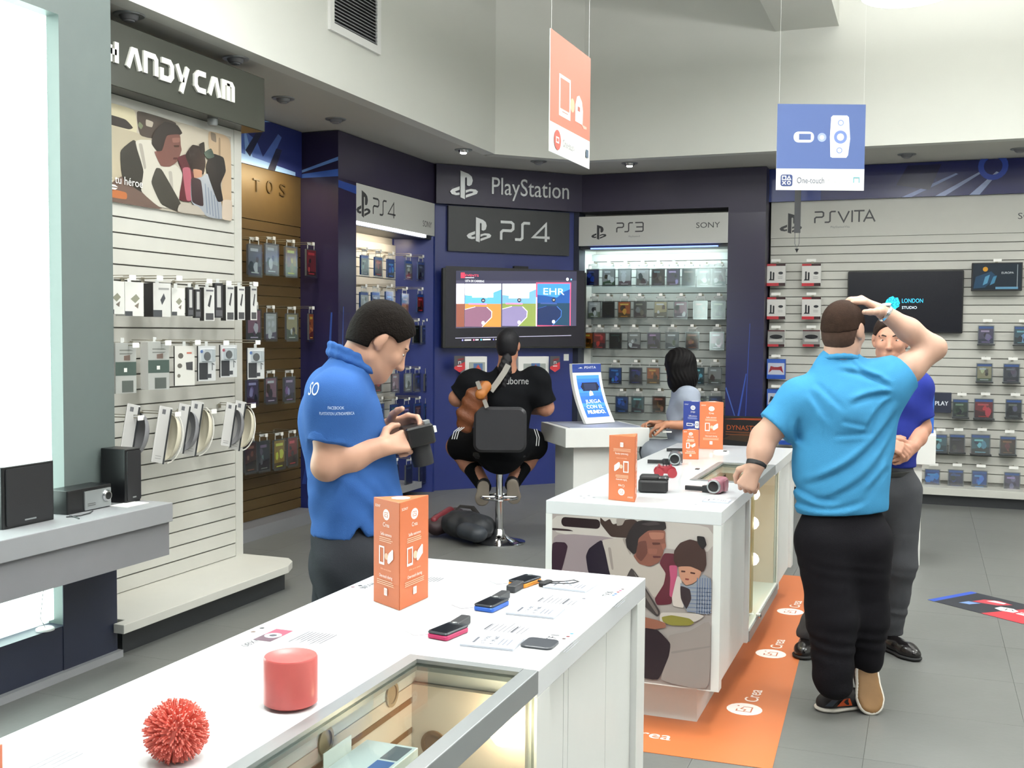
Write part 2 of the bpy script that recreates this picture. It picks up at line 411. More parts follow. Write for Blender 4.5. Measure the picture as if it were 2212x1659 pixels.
# ------------------------------------------------------------------ slat walls
PITCH_S = .084
def slats(parent, M, u0, u1, z0, z1, m, mb, d=.016, gap=.008, top=None):
    """boards with recessed grooves; M is the wall frame, local x along, y up, z out"""
    bx('groove_board', (u0, z0, -.02), (u1, z1, 0), mb, parent, M=M)
    n = int(round((z1-z0)/PITCH_S)); p = (z1-z0)/n; first = None; Lp = wloc(parent)
    for k in range(n):
        if first is None:
            first = MB().box((u0, z0+gap/2, 0), (u1, z0+p-gap/2, d), M).build('slat', m, parent)
        else:
            o = first.copy(); COL.objects.link(o); o.parent = parent; o.location = (0, 0, k*p)
    return d

# --- near left display unit with lit niches and a bench
XU = -3.65
gu = thing('display_niche_unit', (XU, 3.2, 0), 'tall slate grey display unit with glowing niche and projecting bench at far left', 'display unit')
Y0u, Y1u, Yn = 2.0, 4.15, 3.82
bx('column', (XU-.30, Yn, .0), (XU, Y1u, 3.245), M_UNIT, gu)
bx('header', (XU-.30, Y0u, 3.0), (XU, Yn, 3.245), M_UNIT, gu)
bx('base_panel', (XU-.30, Y0u, 0), (XU, Yn, .24), M_NAVY, gu)
bx('mid_panel', (XU-.30, Y0u, .5), (XU, Yn, .76), M_UNIT, gu)
bx('back_panel', (XU-.30, Y0u, .24), (XU-.10, Yn, 3.0), M_WHITEP, gu)
GLOW = mat('niche_light_panel', '#ffffff', .5, emit='#e4fff6', es=6)
bx('light_panel', (XU-.10, Y0u, .80), (XU-.07, Yn-.001, 3.0), GLOW, gu)
bx('light_panel', (XU-.10, Y0u, .26), (XU-.07, Yn-.001, .5), GLOW, gu)
bx('lower_cladding', (XU, Yn-.02, .0), (XU+.004, Y1u, .53), M_NAVY, gu)
bx('bench_top', (XU+.004, Y0u, .69), (-3.31, Y1u, .78), M_LGREY, gu, bev=.003)
bx('bench_apron', (XU+.004, Y0u, .53), (-3.33, Y1u-.004, .69), M_GREY, gu)
bx('floor_trim', (XU, Y0u, 0), (XU+.03, Y1u+.01, .035), M_LGREY, gu)

def speaker(name, c, sx, sy, h, label, m=None):
    t = thing(name, c, label, 'speaker', 'black speakers on the grey bench')
    T = Matrix.Translation(c)
    MB().cbox((-sx/2, -sy/2, 0), (sx/2, sy/2, h), .006, T).build('cabinet', m or M_BLACK, t, bev=.003)
    MB().rbox(sy*.88, h*.92, .008, 0, .006, T @ frame((sx/2, 0, h*.5), (0, 1))).build('grille_cloth', M_BLACKM, t)
    MB().rbox(sy*.22, .006, .002, 0, .0015, T @ frame((sx/2+.006, 0, h*.1), (0, 1))).build('badge', M_ALU, t)
ZB = .78
speaker('loudspeaker', (-3.555, 3.44, ZB), .16, .28, .255, 'low wide black loudspeaker at the left end of the grey bench')
speaker('loudspeaker', (-3.56, 4.085, ZB), .15, .105, .255, 'upright black loudspeaker at the right end of the grey bench')
am = thing('audio_receiver', (-3.55, 3.80, ZB), 'black audio receiver with silver front panel and round knob on grey bench', 'audio receiver')
MB().cbox((-3.62, 3.68, ZB), (-3.50, 3.955, ZB+.105), .004).build('cabinet', M_BLACK, am, bev=.002)
fp = MB().rbox(.165, .085, .003, 0, .006, frame((-3.50, 3.862, ZB+.0475), (0, 1))).build('front_panel', M_ALU, am)
MB().lathe([(.028, 0), (.028, .004), (.022, .012), (.018, .012)], 28, frame((-3.494, 3.915, ZB+.055), (0, 1))).build('volume_knob', M_CHROME, am, True)
MB().lathe([(.017, .0), (.017, .013), (.004, .0135)], 24, frame((-3.494, 3.915, ZB+.055), (0, 1))).build('knob_cap', M_BLACK, am, True)
P = PR(frame((-3.4935, 3.84, ZB+.02), (0, 1))); P.lines(-.045, .01, (.012, .004), .004, '#555', .2).build('printed_marks', am)
t = thing('price_card', (-3.45, 4.02, ZB+.0005), 'white price card lying flat on the grey bench beside upright speaker', 'price card')
MB().box((-3.50, 3.94, ZB+.0005), (-3.40, 4.09, ZB+.003)).build('card', M_TAG, t)
cb = thing('cable', (-3.5, 3.6, ZB+.002), 'thin dark audio cables trailing over the grey bench top', 'cable')
MB().tube([(-3.46, 3.63, ZB+.003), (-3.43, 3.68, ZB+.003), (-3.44, 3.75, ZB+.003), (-3.47, 3.80, ZB+.003)], .003).build('lead', M_DARK, cb)
MB().tube([(-3.47, 3.66, ZB+.003), (-3.41, 3.64, ZB+.003), (-3.38, 3.62, ZB+.003)], .003).build('lead', M_DARK, cb)
pk = thing('cable_puck', (-3.675, 3.72, .24), 'round white puck with thin cable in the lower glowing niche', 'puck')
MB().lathe([(.04, 0), (.04, .008), (.034, .012), (.008, .012)], 28, Matrix.Translation((-3.675, 3.72, .24))).build('disc', M_WHITEP, pk, True)
MB().tube([(-3.675, 3.72, .252), (-3.672, 3.69, .30), (-3.67, 3.70, .38), (-3.68, 3.73, .5)], .0015).build('cord', M_GREY, pk)

# --- white slat gondola under the dark lettered header
XH = -4.05; FH = frame((XH, 0, 0), (0, 1))
hu = thing('slatwall_gondola', (XH, 5.0, 0), 'white slatted wall unit with projecting base shelf below the dark header', 'display unit')
YH0, YH1 = 4.2, 5.66
slats(hu, FH, YH0, YH1, .17, 2.62, M_SLAT, M_SLATB)
bx('end_post', (XH-.02, YH1, .15), (XH+.02, YH1+.075, 2.838), M_SLAT, hu)
bx('top_board', (XH-.02, YH0, 2.62), (XH+.016, YH1, 2.838), M_SLAT, hu)
bx('back_panel', (XH-.25, YH0, 0), (XH-.02, YH1+.075, 2.838), M_SLAT, hu)
MB().prism([(XH, YH0), (-3.644, YH0), (-3.644, 4.12), (-3.58, 4.12), (-3.58, YH1-.10), (-3.63, YH1+.02), (-3.70, YH1+.09), (XH, YH1+.09)], .125, .17).build('base_shelf', M_SLAT, hu, bev=.003)
bx('kick_board', (XH, YH0, 0), (-3.66, YH1-.02, .125), M_DARK, hu)
hd = thing('header_sign', (-3.95, 5.0, 2.84), 'dark header box with raised white lettering above white slatted unit', 'sign')
XF = -3.90
bx('box', (XH-.1, YH0, 2.84), (XF, 5.80, 3.17), mat('gloss_charcoal', '#34362f', .25, var=.1, scale=3), hu if False else hd, bev=.004)
def solid_text(t, M, x, y, h, w, dz, m, name, parent, sk=0):
    v, f = textmesh(t); bw = v[:, 0].max()-v[:, 0].min(); k = h/.73; kx = w/bw
    pts = [(x+q[0]*kx+q[1]*k*sk, y+q[1]*k) for q in v]; n = len(pts); B = MB()
    cnt = {}
    for g in f:
        for i in range(len(g)):
            e = (g[i], g[(i+1) % len(g)]); cnt[tuple(sorted(e))] = cnt.get(tuple(sorted(e)), 0)+1
    fs = [tuple(i+n for i in g) for g in f]
    for g in f:
        for i in range(len(g)):
            a, b = g[i], g[(i+1) % len(g)]
            if cnt[tuple(sorted((a, b)))] == 1: fs.append((a, b, b+n, a+n))
    B.add([(a, b, 0) for a, b in pts]+[(a, b, dz) for a, b in pts], fs, M)
    return B.build(name, m, parent)
def strokes3(L, M, x, y, h, w, dz, m, name, parent):
    P = PR(ID)
    for s_ in L: P.stroke([(x+a*h, y+b*h) for a, b in s_], w, '#fff')
    B = MB()
    for f in P.f:
        q = [P.v[i][:2] for i in f]; B.prism(q, 0, dz, M)
    return B.build(name, m, parent)
M_LET = mat('white_raised_letter', '#efeee6', .35)
FHD = frame((XF, 0, 0), (0, 1))
hy0, hy1 = onX(250, 135, XF), onX(500, 195, XF)
LET = {'H': ([(-.5, .3), (-.5, -.5)], [(-.5, 0), (0, 0)], [(0, .5), (0, -.5)]),
       'A': ([(-.5, -.5), (-.1, .4), (.15, .4), (.5, -.5)],), 'N': ([(-.45, -.5), (-.45, .45), (.3, .45), (.45, .3), (.45, -.5)],),
       'D': ([(-.45, .05), (-.45, -.45), (.25, -.45), (.45, -.25), (.45, .25), (.25, .45), (-.45, .45)],),
       'Y': ([(-.5, .5), (-.1, -.2), (.15, -.2)], [(.5, .5), (-.1, -.9)]), 'C': ([(.5, .45), (-.2, .45), (-.45, .25), (-.45, -.25), (-.2, -.45), (.5, -.45)],),
       'M': ([(-.5, -.5), (-.5, .45), (.35, .45), (.5, .3), (.5, -.5)], [(0, .45), (0, -.5)])}
chars = 'HANDYCAM'; cw = (hy1.y-hy0.y+.06)/8
for i, ch in enumerate(chars):
    yc = hy0.y-.06+cw*(i+.5)+(.02 if i > 4 else -.01)
    strokes3([[(a*.9, b) for a, b in s_] for s_ in LET[ch]], FHD, yc, 3.008, .105, .03, .012, M_LET, 'letter', hd)
for yy in (4.45, 5.35):
    s_ = MB().lathe([(.03, 0), (.03, -.03), (.022, -.04), (.01, -.04)], 16, Matrix.Translation((XF-.06, yy, 2.842))).build('spot', M_ALU, hd, True)
    ld = bpy.data.lights.new('lamp', 'SPOT'); ld.energy = 14; ld.spot_size = R(95); ld.spot_blend = .8; ld.shadow_soft_size = .02; ld.color = (1, .86, .6)
    lo = bpy.data.objects.new('lamp', ld); COL.objects.link(lo); lo.parent = hd; lo.location = Vector((XF-.05, yy, 2.79))-hd.location; lo.rotation_euler = (0, R(-18), 0)

def family_photo(P, w, h, variant=0):
    """advertising picture: grandfather and boy reading on a sofa; (0,0) bottom left, w x h"""
    q = lambda L, c, lay=True: P.poly([(max(0, min(w, x)), max(0, min(h, y))) for x, y in (soft([((a-90)/1000*w, (1-(b-95-.055*(a-90))/1005)*h) for a, b in L]) if lay else [((a-90)/1000*w, (1-(b-95-.055*(a-90))/1005)*h) for a, b in L])], c, lay)
    P.rect(0, 0, w, h, '#9a908c')
    q([(90, 95), (1090, 150), (1090, 330), (90, 220)], '#b3aba5')
    q([(90, 215), (560, 240), (560, 560), (90, 540)], '#8a7d80')
    P.poly(rrect(.06*w, .925*h, .31*w, .985*h, .025*w, 3), '#2a2022')
    q([(90, 185), (200, 192), (235, 205), (90, 200)], '#35292b')
    q([(400, 112), (430, 140), (460, 120), (480, 160), (600, 110), (640, 140), (600, 240), (470, 235), (440, 200), (400, 150)], '#3a2c28')
    q([(500, 118), (560, 118), (540, 160), (505, 165)], '#8f857f')
    q([(90, 275), (175, 275), (195, 300), (165, 420), (150, 470), (90, 470)], '#35252f')
    q([(330, 480), (560, 500), (670, 640), (700, 780), (690, 1130), (90, 1100), (90, 470)], '#4a4150')
    q([(310, 360), (330, 310), (410, 250), (445, 330), (475, 495), (330, 480)], '#241d28')
    q([(410, 252), (560, 235), (600, 330), (640, 395), (720, 420), (770, 390), (808, 430), (812, 480), (790, 560), (745, 610), (680, 520), (600, 420), (560, 500), (470, 490), (435, 330)], '#aaa098')
    q([(450, 300), (470, 300), (490, 440), (475, 440)], '#8c827d'); q([(540, 245), (560, 238), (600, 335), (590, 345)], '#8c827d')
    q([(770, 390), (800, 325), (880, 330), (880, 420), (860, 560), (850, 640), (760, 650), (745, 610), (800, 520), (812, 450)], '#57202c')
    q([(830, 400), (880, 400), (880, 470), (855, 600), (835, 590), (840, 480)], '#a84a68')
    q([(570, 300), (560, 250), (585, 190), (620, 140), (690, 112), (760, 112), (805, 135), (812, 175), (780, 195), (700, 190), (650, 240), (640, 330), (610, 340)], '#262021')
    q([(640, 240), (700, 188), (806, 185), (806, 250), (812, 285), (798, 300), (795, 325), (788, 345), (770, 385), (715, 412), (650, 400), (610, 350), (635, 320)], '#7b4d41')
    q([(700, 200), (800, 200), (795, 240), (720, 245)], '#9a6756'); q([(725, 262), (775, 262), (775, 275), (730, 278)], '#4f2c26'); q([(730, 345), (780, 345), (778, 356), (735, 358)], '#54292a'); q([(640, 260), (690, 250), (700, 330), (660, 385), (625, 350)], '#5f3931'); q([(780, 270), (806, 265), (812, 290), (792, 310)], '#8c5a4c'); q([(700, 300), (760, 300), (755, 335), (705, 335)], '#865548'); q([(650, 150), (740, 130), (780, 150), (700, 160)], '#3d3536')
    q([(600, 420), (640, 470), (785, 690), (765, 725), (660, 640), (560, 505)], '#3d3635'); q([(610, 440), (640, 480), (770, 690), (765, 712), (700, 620)], '#6a605c')
    q([(850, 600), (880, 460), (910, 480), (905, 560), (925, 640), (920, 660), (860, 650)], '#bfb3ac')
    q([(860, 310), (895, 260), (955, 236), (1020, 255), (1050, 310), (1055, 390), (1040, 430), (1010, 440), (960, 405), (880, 410), (858, 370)], '#3b2622')
    q([(995, 215), (1040, 220), (1055, 270), (1030, 300), (1000, 260)], '#1d1a1c')
    q([(885, 405), (960, 402), (1028, 430), (1010, 480), (970, 510), (935, 520), (900, 480)], '#b17f68'); q([(905, 428), (930, 430), (930, 440), (905, 440)], '#4a2c26'); q([(960, 435), (990, 440), (988, 450), (960, 446)], '#4a2c26')
    q([(930, 475), (955, 478), (950, 488), (930, 486)], '#7c4037')
    q([(900, 500), (935, 525), (985, 510), (1035, 445), (1088, 480), (1088, 695), (940, 680), (905, 600)], '#82868f')
    for k in range(6): q([(1000+k*15, 470), (1006+k*15, 470), (1006+k*15, 690), (1000+k*15, 690)], '#5f6b86', False)
    for k in range(7): q([(945, 530+k*24), (1088, 530+k*24), (1088, 536+k*24), (945, 536+k*24)], '#68728a', False)
    P.z += P.st
    q([(900, 520), (960, 540), (970, 600), (940, 670), (905, 600)], '#33272b')
    q([(780, 690), (1000, 688), (1050, 700), (1000, 740), (780, 760)], '#b8afa8')
    q([(790, 720), (850, 705), (960, 720), (990, 745), (960, 765), (850, 770), (800, 750)], '#7f7838')
    q([(660, 720), (760, 740), (815, 755), (820, 785), (740, 800), (670, 800)], '#8a5a49')
    q([(830, 830), (960, 800), (1088, 715), (1088, 1160), (780, 1118), (840, 940)], '#8f8581')
    q([(850, 930), (1088, 880), (1088, 890), (855, 945)], '#857b78')
    q([(665, 790), (770, 800), (850, 880), (840, 960), (780, 1115), (660, 1105)], '#2c2126')
    q([(90, 700), (660, 700), (670, 1110), (90, 1050)], '#3f2b2c')

# poster at the top of the white unit
p0, p1 = onX(225, 228, XH+.03), onX(500, 470, XH+.03)
pt = thing('poster', (XH+.03, (p0.y+p1.y)/2, 2.05), 'printed poster of a grandfather and children hung at top of white slatted unit', 'poster')
pw = p1.y-4.5; pz = onX(500, 478, XH+.03).z; ph = onX(500, 296, XH+.03).z-pz
bx('board', (XH+.017, 4.5, pz), (XH+.028, 4.5+pw, pz+ph), M_WHITEP, pt)
P = PR(frame((XH+.028, 4.5, pz), (0, 1)))
def gv(a, b): tp_ = 770+.277*(a-830); bt = 1500+.108*(a-830); return max(0, min(pw, (a-800)/858*pw)), max(0, min(ph, ph*(1-(b-tp_)/(bt-tp_))))
P.rect(0, 0, pw, ph, '#aaa294'); G = lambda L, c: P.poly(soft([gv(a_, b_) for a_, b_ in L]), c)
G([(800, 760), (1000, 810), (1010, 1010), (800, 960)], '#b9b094'); G([(800, 850), (940, 890), (985, 950), (960, 965), (800, 925)], '#2f2825')
G([(800, 925), (1010, 985), (1130, 1040), (1000, 1110), (930, 1480), (800, 1500)], '#a39a86'); G([(1260, 860), (1660, 960), (1660, 1300), (1280, 1180)], '#b5ac9c')
G([(1000, 815), (1130, 850), (1270, 900), (1190, 1030), (1020, 1010)], '#453b35'); G([(1060, 880), (1110, 900), (1100, 940), (1060, 930)], '#a59b8d'); G([(1020, 900), (1045, 930), (1030, 960), (1010, 930)], '#6a7058')
G([(1480, 930), (1660, 990), (1660, 1590), (1570, 1500), (1590, 1300), (1490, 1100)], '#b29a7f'); G([(1500, 960), (1540, 975), (1545, 1040), (1505, 1020)], '#7a6c5e'); G([(1560, 1000), (1575, 1005), (1575, 1300), (1560, 1300)], '#8f7a64')
G([(800, 1420), (910, 1300), (1060, 1380), (1180, 1540), (800, 1520)], '#64524a'); G([(800, 1400), (940, 1425), (940, 1480), (800, 1465)], '#a4643f')
G([(900, 1120), (985, 1030), (1030, 1100), (1050, 1270), (1040, 1430), (910, 1330)], '#35322d')
G([(985, 1035), (1120, 1030), (1160, 1230), (1250, 1200), (1300, 1260), (1275, 1440), (1240, 1520), (1140, 1520), (1020, 1410), (1045, 1260)], '#bbb6aa')
G([(1010, 1060), (1035, 1060), (1060, 1240), (1045, 1250)], '#98938a'); G([(1200, 1250), (1225, 1250), (1235, 1400), (1215, 1400)], '#a09b92')
G([(1120, 1230), (1155, 1235), (1290, 1490), (1275, 1545), (1150, 1500), (1085, 1340)], '#403d37')
G([(1090, 1060), (1105, 975), (1175, 890), (1265, 915), (1300, 975), (1255, 1000), (1195, 1000), (1175, 1130), (1140, 1130)], '#2f2825')
G([(1160, 1110), (1190, 990), (1282, 980), (1285, 1060), (1292, 1095), (1262, 1180), (1210, 1220), (1150, 1220), (1105, 1110)], '#6a4740')
G([(1225, 1010), (1280, 1005), (1278, 1040), (1230, 1045)], '#825a50'); G([(1235, 1062), (1275, 1060), (1272, 1075), (1240, 1076)], '#40281f'); G([(1235, 1150), (1262, 1150), (1255, 1165), (1230, 1165)], '#4a2826')
G([(1255, 1150), (1320, 1120), (1410, 1190), (1370, 1470), (1265, 1460), (1300, 1260)], '#52282c'); G([(1290, 1220), (1350, 1215), (1368, 1450), (1320, 1465)], '#9a5662')
G([(1310, 1130), (1365, 1050), (1445, 1075), (1460, 1180), (1445, 1270), (1360, 1250)], '#312724'); G([(1365, 1225), (1435, 1235), (1425, 1315), (1378, 1310)], '#9c7763'); G([(1410, 1050), (1450, 1030), (1455, 1110), (1430, 1120)], '#2a2422')
G([(1350, 1300), (1430, 1285), (1470, 1250), (1570, 1430), (1590, 1600), (1470, 1570), (1350, 1470)], '#8f949c'); G([(1350, 1285), (1425, 1300), (1445, 1500), (1355, 1470)], '#3a2e30')
for k in range(5): P.poly([gv(1450+k*22, 1330+k*26), gv(1456+k*22, 1330+k*26), gv(1470+k*22, 1540+k*10), gv(1464+k*22, 1540+k*10)], '#6d7686', False)
P.z += P.st
G([(1455, 1200), (1500, 1110), (1595, 1140), (1612, 1240), (1565, 1330), (1590, 1450), (1545, 1460), (1485, 1300)], '#2a2625'); G([(1440, 1110), (1500, 1075), (1525, 1140), (1470, 1155)], '#3f4a44')
G([(1580, 1440), (1660, 1440), (1660, 1595), (1575, 1595)], '#b9ab9c'); G([(1270, 1480), (1400, 1490), (1460, 1560), (1250, 1545)], '#a39c92')
P.text('s tu héroe', .155*pw, .235*ph, .045, '#f2efe8').lines(.0*pw, .1*pw, (.165*ph, .135*ph), .01, '#efe6dc', .3)
P.build('printed_picture', pt, PRINTG())

# ------------------------------------------------------------------ goods hung on the walls
ORD = ['first', 'second', 'third', 'fourth', 'fifth', 'sixth', 'seventh', 'eighth', 'ninth', 'tenth', 'eleventh']
ROW = ['top', 'second', 'third', 'fourth', 'fifth', 'sixth', 'seventh']
def hook(parent, M, u, z, out, tagc=True, w=.034):
    """straight peg with a loop, its price tag as sub-part"""
    B = MB(); B.tube([(u, z, .0), (u, z, out)], .0028, 6, M); B.box((u-.012, z-.02, .016), (u+.012, z+.008, .019), M)
    B.tube([(u, z+.014, .02), (u, z+.014, out-.01), (u, z+.004, out)], .002, 6, M)
    h = B.build('peg_hook', M_WIRE, parent)
    if tagc:
        MB().rbox(w, .026, .003, out, out+.002, M, 2, u, z+.001).build('price_tag', M_TAG, h)
    return h
def cover(P, w, h, c, seed, band=None):
    """abstract cover art"""
    r = random.Random(seed); b = hx(c)
    tone = lambda k: tuple(max(0, min(255, v*k+a)) for v, a in zip(_rgb(c), (r.uniform(-18, 18), r.uniform(-18, 18), r.uniform(-18, 18))))
    P.rect(-w/2, -h/2, w/2, h/2, c); y1 = h/2
    if band: P.rect(-w/2, h/2-h*.13, w/2, h/2, band); y1 = h/2-h*.13
    P.poly([(-w/2, -h/2), (w/2, -h/2), (w/2, -h/2+h*r.uniform(.15, .4)), (-w/2, -h/2+h*r.uniform(.15, .45))], tone(.55))
    for k in range(3):
        x, y = r.uniform(-.3, .3)*w, r.uniform(-.3, .2)*h; a = r.uniform(.1, .22)*w
        P.poly([(x+a*(.7+.5*r.random())*math.cos(t), max(-h/2, min(y1, y+1.4*a*(.7+.5*r.random())*math.sin(t)))) for t in [i*math.pi/4 for i in range(8)]], tone(r.choice((.4, .7, 1.5, 1.9))))
    P.rect(-w*.36, y1-h*.2, w*r.uniform(.1, .38), y1-h*.1, tone(2.1)); P.rect(-w*.3, -h/2+h*.05, w*.3, -h/2+h*.09, tone(1.8))
def _rgb(c):
    c = c.lstrip('#'); return (int(c[0:2], 16), int(c[2:4], 16), int(c[4:6], 16))
CN = [('black', '#1c1c20'), ('dark grey', '#4a4a4c'), ('grey', '#8d8d8c'), ('pale grey', '#b7b6b2'), ('white', '#e2e1dd'), ('red', '#9c2b2b'), ('orange', '#c8652a'), ('brown', '#5b3b2c'), ('cream', '#cdbd8e'), ('yellow', '#b9922f'), ('green', '#4a5a44'), ('teal', '#4f7780'), ('blue', '#2e56a0'), ('navy', '#1c2a58'), ('purple', '#6a5a78'), ('pink', '#b98a9a')]
CD = dict(CN)
def game_case(M, u, z, out, col, label, group, w=.135, h=.17, d=.015, band=None, seed=1, clear=True, tab=True):
    """u,z = centre; hung so that its front is 'out' from the wall frame M"""
    o = M @ Vector((u, z-h/2, out-d/2))
    t = thing('game_case', o, label, 'game case', group)
    F = M @ Matrix.Translation((u, z, out))
    MB().rbox(w, h, .004, -d, 0, F, 2).build('case', mat('case_plastic_blue', '#27406e', .25) if band == '#2b59b5' else mat('case_plastic', '#55585c', .25), t)
    P = PR(F); cover(P, w*.94, h*.95, CD[col], seed, band); P.build('cover', t, PRINTG())
    if clear:
        B = MB(); B.rbox(w+.014, h+.014, .004, .004, .006, F, 2)
        B.box((-w/2-.007, -h/2-.014, -d-.002), (w/2+.007, -h/2-.007, .006), F)
        B.build('security_case', M_CLEAR, t)
    if tab:
        B = MB(); y = h/2
        B.box((-w*.36, y, -.006), (-w*.3, y+.045, -.004), F).box((w*.3, y, -.006), (w*.36, y+.045, -.004), F).box((-w*.36, y+.035, -.006), (w*.36, y+.055, -.004), F)
        B.build('hang_tab', mat('frosted_tab', '#b9bbb9', .4), t)
    return t

def wallrow(parent, M, toUZ, row, wallname, group, items, out=.16, band=None, tags=True, rowi=0, w=.135, h=.17, tagdz=.075, jitter=.5):
    """items: (px, py, colour name[, width, height])"""
    for i, it in enumerate(items):
        u, z = toUZ(it[0], it[1]); ww = it[3] if len(it) > 3 else w; hh = it[4] if len(it) > 4 else h
        o2 = out*(1-jitter*.25*((i*37+rowi*17) % 5)/5)
        game_case(M, u, z, o2, it[2], '%s game case %s from left in %s row of %s' % (it[2], ORD[i], ROW[rowi], wallname), group, ww, hh, band=band, seed=rowi*31+i*7+len(wallname))
        if tags: hook(parent, M, u+.004*(i % 3), z+hh/2+tagdz-.03, o2+.02)

# --- ochre slatted wall behind the white unit
XY = -4.925; FY = frame((XY, 0, 0), (0, 1))
yu = thing('ochre_slatwall', (XY, 7.0, 0), 'ochre slatted wall bay with dark base between white unit and dark column', 'display unit')
slats(yu, FY, 6.0, 7.815, .10, 2.46, M_OCHRE, M_OCHREB)
bx('sign_board', (XY-.02, 6.0, 2.46), (XY+.02, 7.815, 2.87), M_OCHRE, yu)
bx('base_strip', (XY-.02, 6.0, .0), (XY+.20, 7.80, .10), M_GREY, yu)
gy0 = onX(548, 405, XY+.02); gy1 = onX(628, 412, XY+.02)
for ch, px, py in (('T', 553, 400), ('O', 581, 404), ('S', 609, 411)):
    q = onX(px, py, XY+.02); solid_text(ch, FY, q.y, q.z, .105, .085, .03, mat('dark_bronze_letter', '#3a2c14', .4), 'letter', yu)
gb = thing('graphic_band', (XY, 6.9, 2.87), 'blue abstract graphic strip above the ochre slatted wall', 'graphic')
bx('board', (XY-.02, 6.0, 2.87), (XY+.04, 7.80, 3.245), M_BLUE2, gb)
P = PR(frame((XY+.04, 6.0, 2.87), (0, 1)))
P.rect(0, 0, 1.8, .375, '#1c2767')
for a in ([(.5, .0), (1.3, .0), (1.15, .2), (.8, .3)], [(.7, .1), (1.0, .36), (1.1, .36), (.9, .1)], [(1.2, .05), (1.45, .3), (1.5, .28), (1.3, 0)]): P.poly(a, '#4a66b0')
for a in ([(.55, .0), (1.7, .0), (1.7, .03), (.6, .09)], [(.9, .3), (1.35, .375), (1.3, .375), (.85, .33)], [(1.0, .05), (1.1, .05), (.98, .3)]): P.poly(a, '#7fa2d8')
P.poly([(1.0, .1), (1.2, .32), (1.25, .3), (1.06, .06)], '#141a3c'); P.poly([(1.3, .0), (1.42, .18), (1.5, .18), (1.4, 0)], '#121738')
P.build('printed_graphic', gb)
ld = bpy.data.lights.new('lamp', 'AREA'); ld.shape = 'RECTANGLE'; ld.size = .04; ld.size_y = 1.2; ld.energy = 14; ld.color = (1, .82, .5)  # unseen warm lamp without fixture, added to brighten the top of the ochre boards
lo = bpy.data.objects.new('lamp', ld); COL.objects.link(lo); lo.parent = yu; lo.location = Vector((XY+.26, 7.0, 2.86))-yu.location; lo.rotation_euler = (0, R(28), R(0))
uz = lambda px, py: (lambda q: (q.y, q.z))(onX(px, py, XY+.19))
GY = 'hanging packs on the ochre slatted wall'
YR = [[(548, 562, 'grey', .15, .2), (586, 560, 'pale grey', .15, .2), (629, 565, 'yellow', .14, .2), (671, 568, 'red', .13, .19)],
      [(548, 702, 'pink', .15, .2), (586, 705, 'white', .13, .18), (629, 706, 'cream', .14, .18), (672, 706, 'orange', .06, .19)],
      [(546, 848, 'purple', .13, .17), (584, 843, 'pink', .13, .17), (625, 841, 'purple', .13, .17)],
      [(540, 988, 'brown', .13, .2), (570, 985, 'dark grey', .13, .2), (601, 981, 'yellow', .13, .2), (631, 975, 'red', .12, .2)]]
for r, row in enumerate(YR):
    wallrow(yu, FY, uz, r, 'ochre wall', GY, [(a_[0], a_[1], a_[2], a_[3]*1.15, a_[4]*1.15) for a_ in row], out=.20, rowi=r, jitter=.3)

# --- bay with white sign, left of the corner
XP = -4.55; FP = frame((XP, 0, 0), (0, 1))
ya, yb = 7.82, 9.70; o0, o1 = 8.12, 9.66
pb = thing('violet_bay_left', (XP, 8.7, 0), 'dark violet wall bay with warm lit slatted recess left of the corner', 'display unit')
MB().box((-4.95, ya, 0), (XP, o0, 3.245)).build('column', M_PURPLE, pb)
bx('fascia', (-4.95, o0, 2.86), (XP, yb, 3.245), M_PURPLE, pb)
XR = -4.90
slats(pb, frame((XR, 0, 0), (0, 1)), o0, 9.50, .16, 2.44, M_SLAT, M_SLATB)
bx('back_panel', (-4.95, o0, .0), (XR-.02, o1, 2.86), M_SLAT, pb)
MB().prism([(XR, 9.50), (XP, o1), (XP, yb), (-4.95, yb), (-4.95, 9.50)], 0, 2.86).build('blue_return', M_BLUE, pb)
bx('shelf', (XR, o0, .06), (XP-.05, 9.52, .12), M_LGREY, pb)
bx('soffit_board', (XR, o0, 2.50), (XP-.02, o1, 2.53), M_DARK, pb)
bx('light_tube', (XP-.018, o0+.02, 2.508), (XP-.002, 9.5, 2.532), mat('led_white', '#fff', .5, emit='#eef2ff', es=10), pb)
ld = bpy.data.lights.new('lamp', 'AREA'); ld.shape = 'RECTANGLE'; ld.size = .05; ld.size_y = 1.2; ld.energy = 7; ld.color = (1, .82, .6)
lo = bpy.data.objects.new('lamp', ld); COL.objects.link(lo); lo.parent = pb; lo.location = Vector((XP-.12, 8.75, 2.48))-pb.location; lo.rotation_euler = (0, R(35), 0)
# blue light streak print on the column's end and front
P = PR(frame((-4.95, ya, 0), (1, 0))); P.grad(.012, .01, .4, 2.0, '#232c66', '#2a2440').rect(.012, 2.0, .4, 3.24, '#2a2440')
P.poly([(.02, 2.87), (.40, 2.87), (.40, 2.93), (.02, 2.9)], '#3f63b8'); P.poly([(0, 2.9), (.4, 3.0), (.4, 3.03), (0, 2.92)], '#6a93d6')
P.poly([(.25, .6), (.33, 1.75), (.345, 1.75), (.29, .6)], '#34509c'); P.poly([(.05, .3), (.18, .9), (.19, .9), (.09, .3)], '#2b4088')
P.build('printed_streaks', pb, PRINTG())
P = PR(frame((XP, ya, 0), (0, 1))); P.grad(0, .01, .3, 2.0, '#232c66', '#2a2340').rect(0, 2.0, .3, 2.86, '#2a2340')
P.poly([(.03, .9), (.08, 1.8), (.09, 1.8), (.06, .9)], '#30498e'); P.poly([(0, 2.78), (.3, 2.76), (.3, 2.83), (0, 2.84)], '#2b4590')
P.build('printed_streaks', pb, PRINTG())
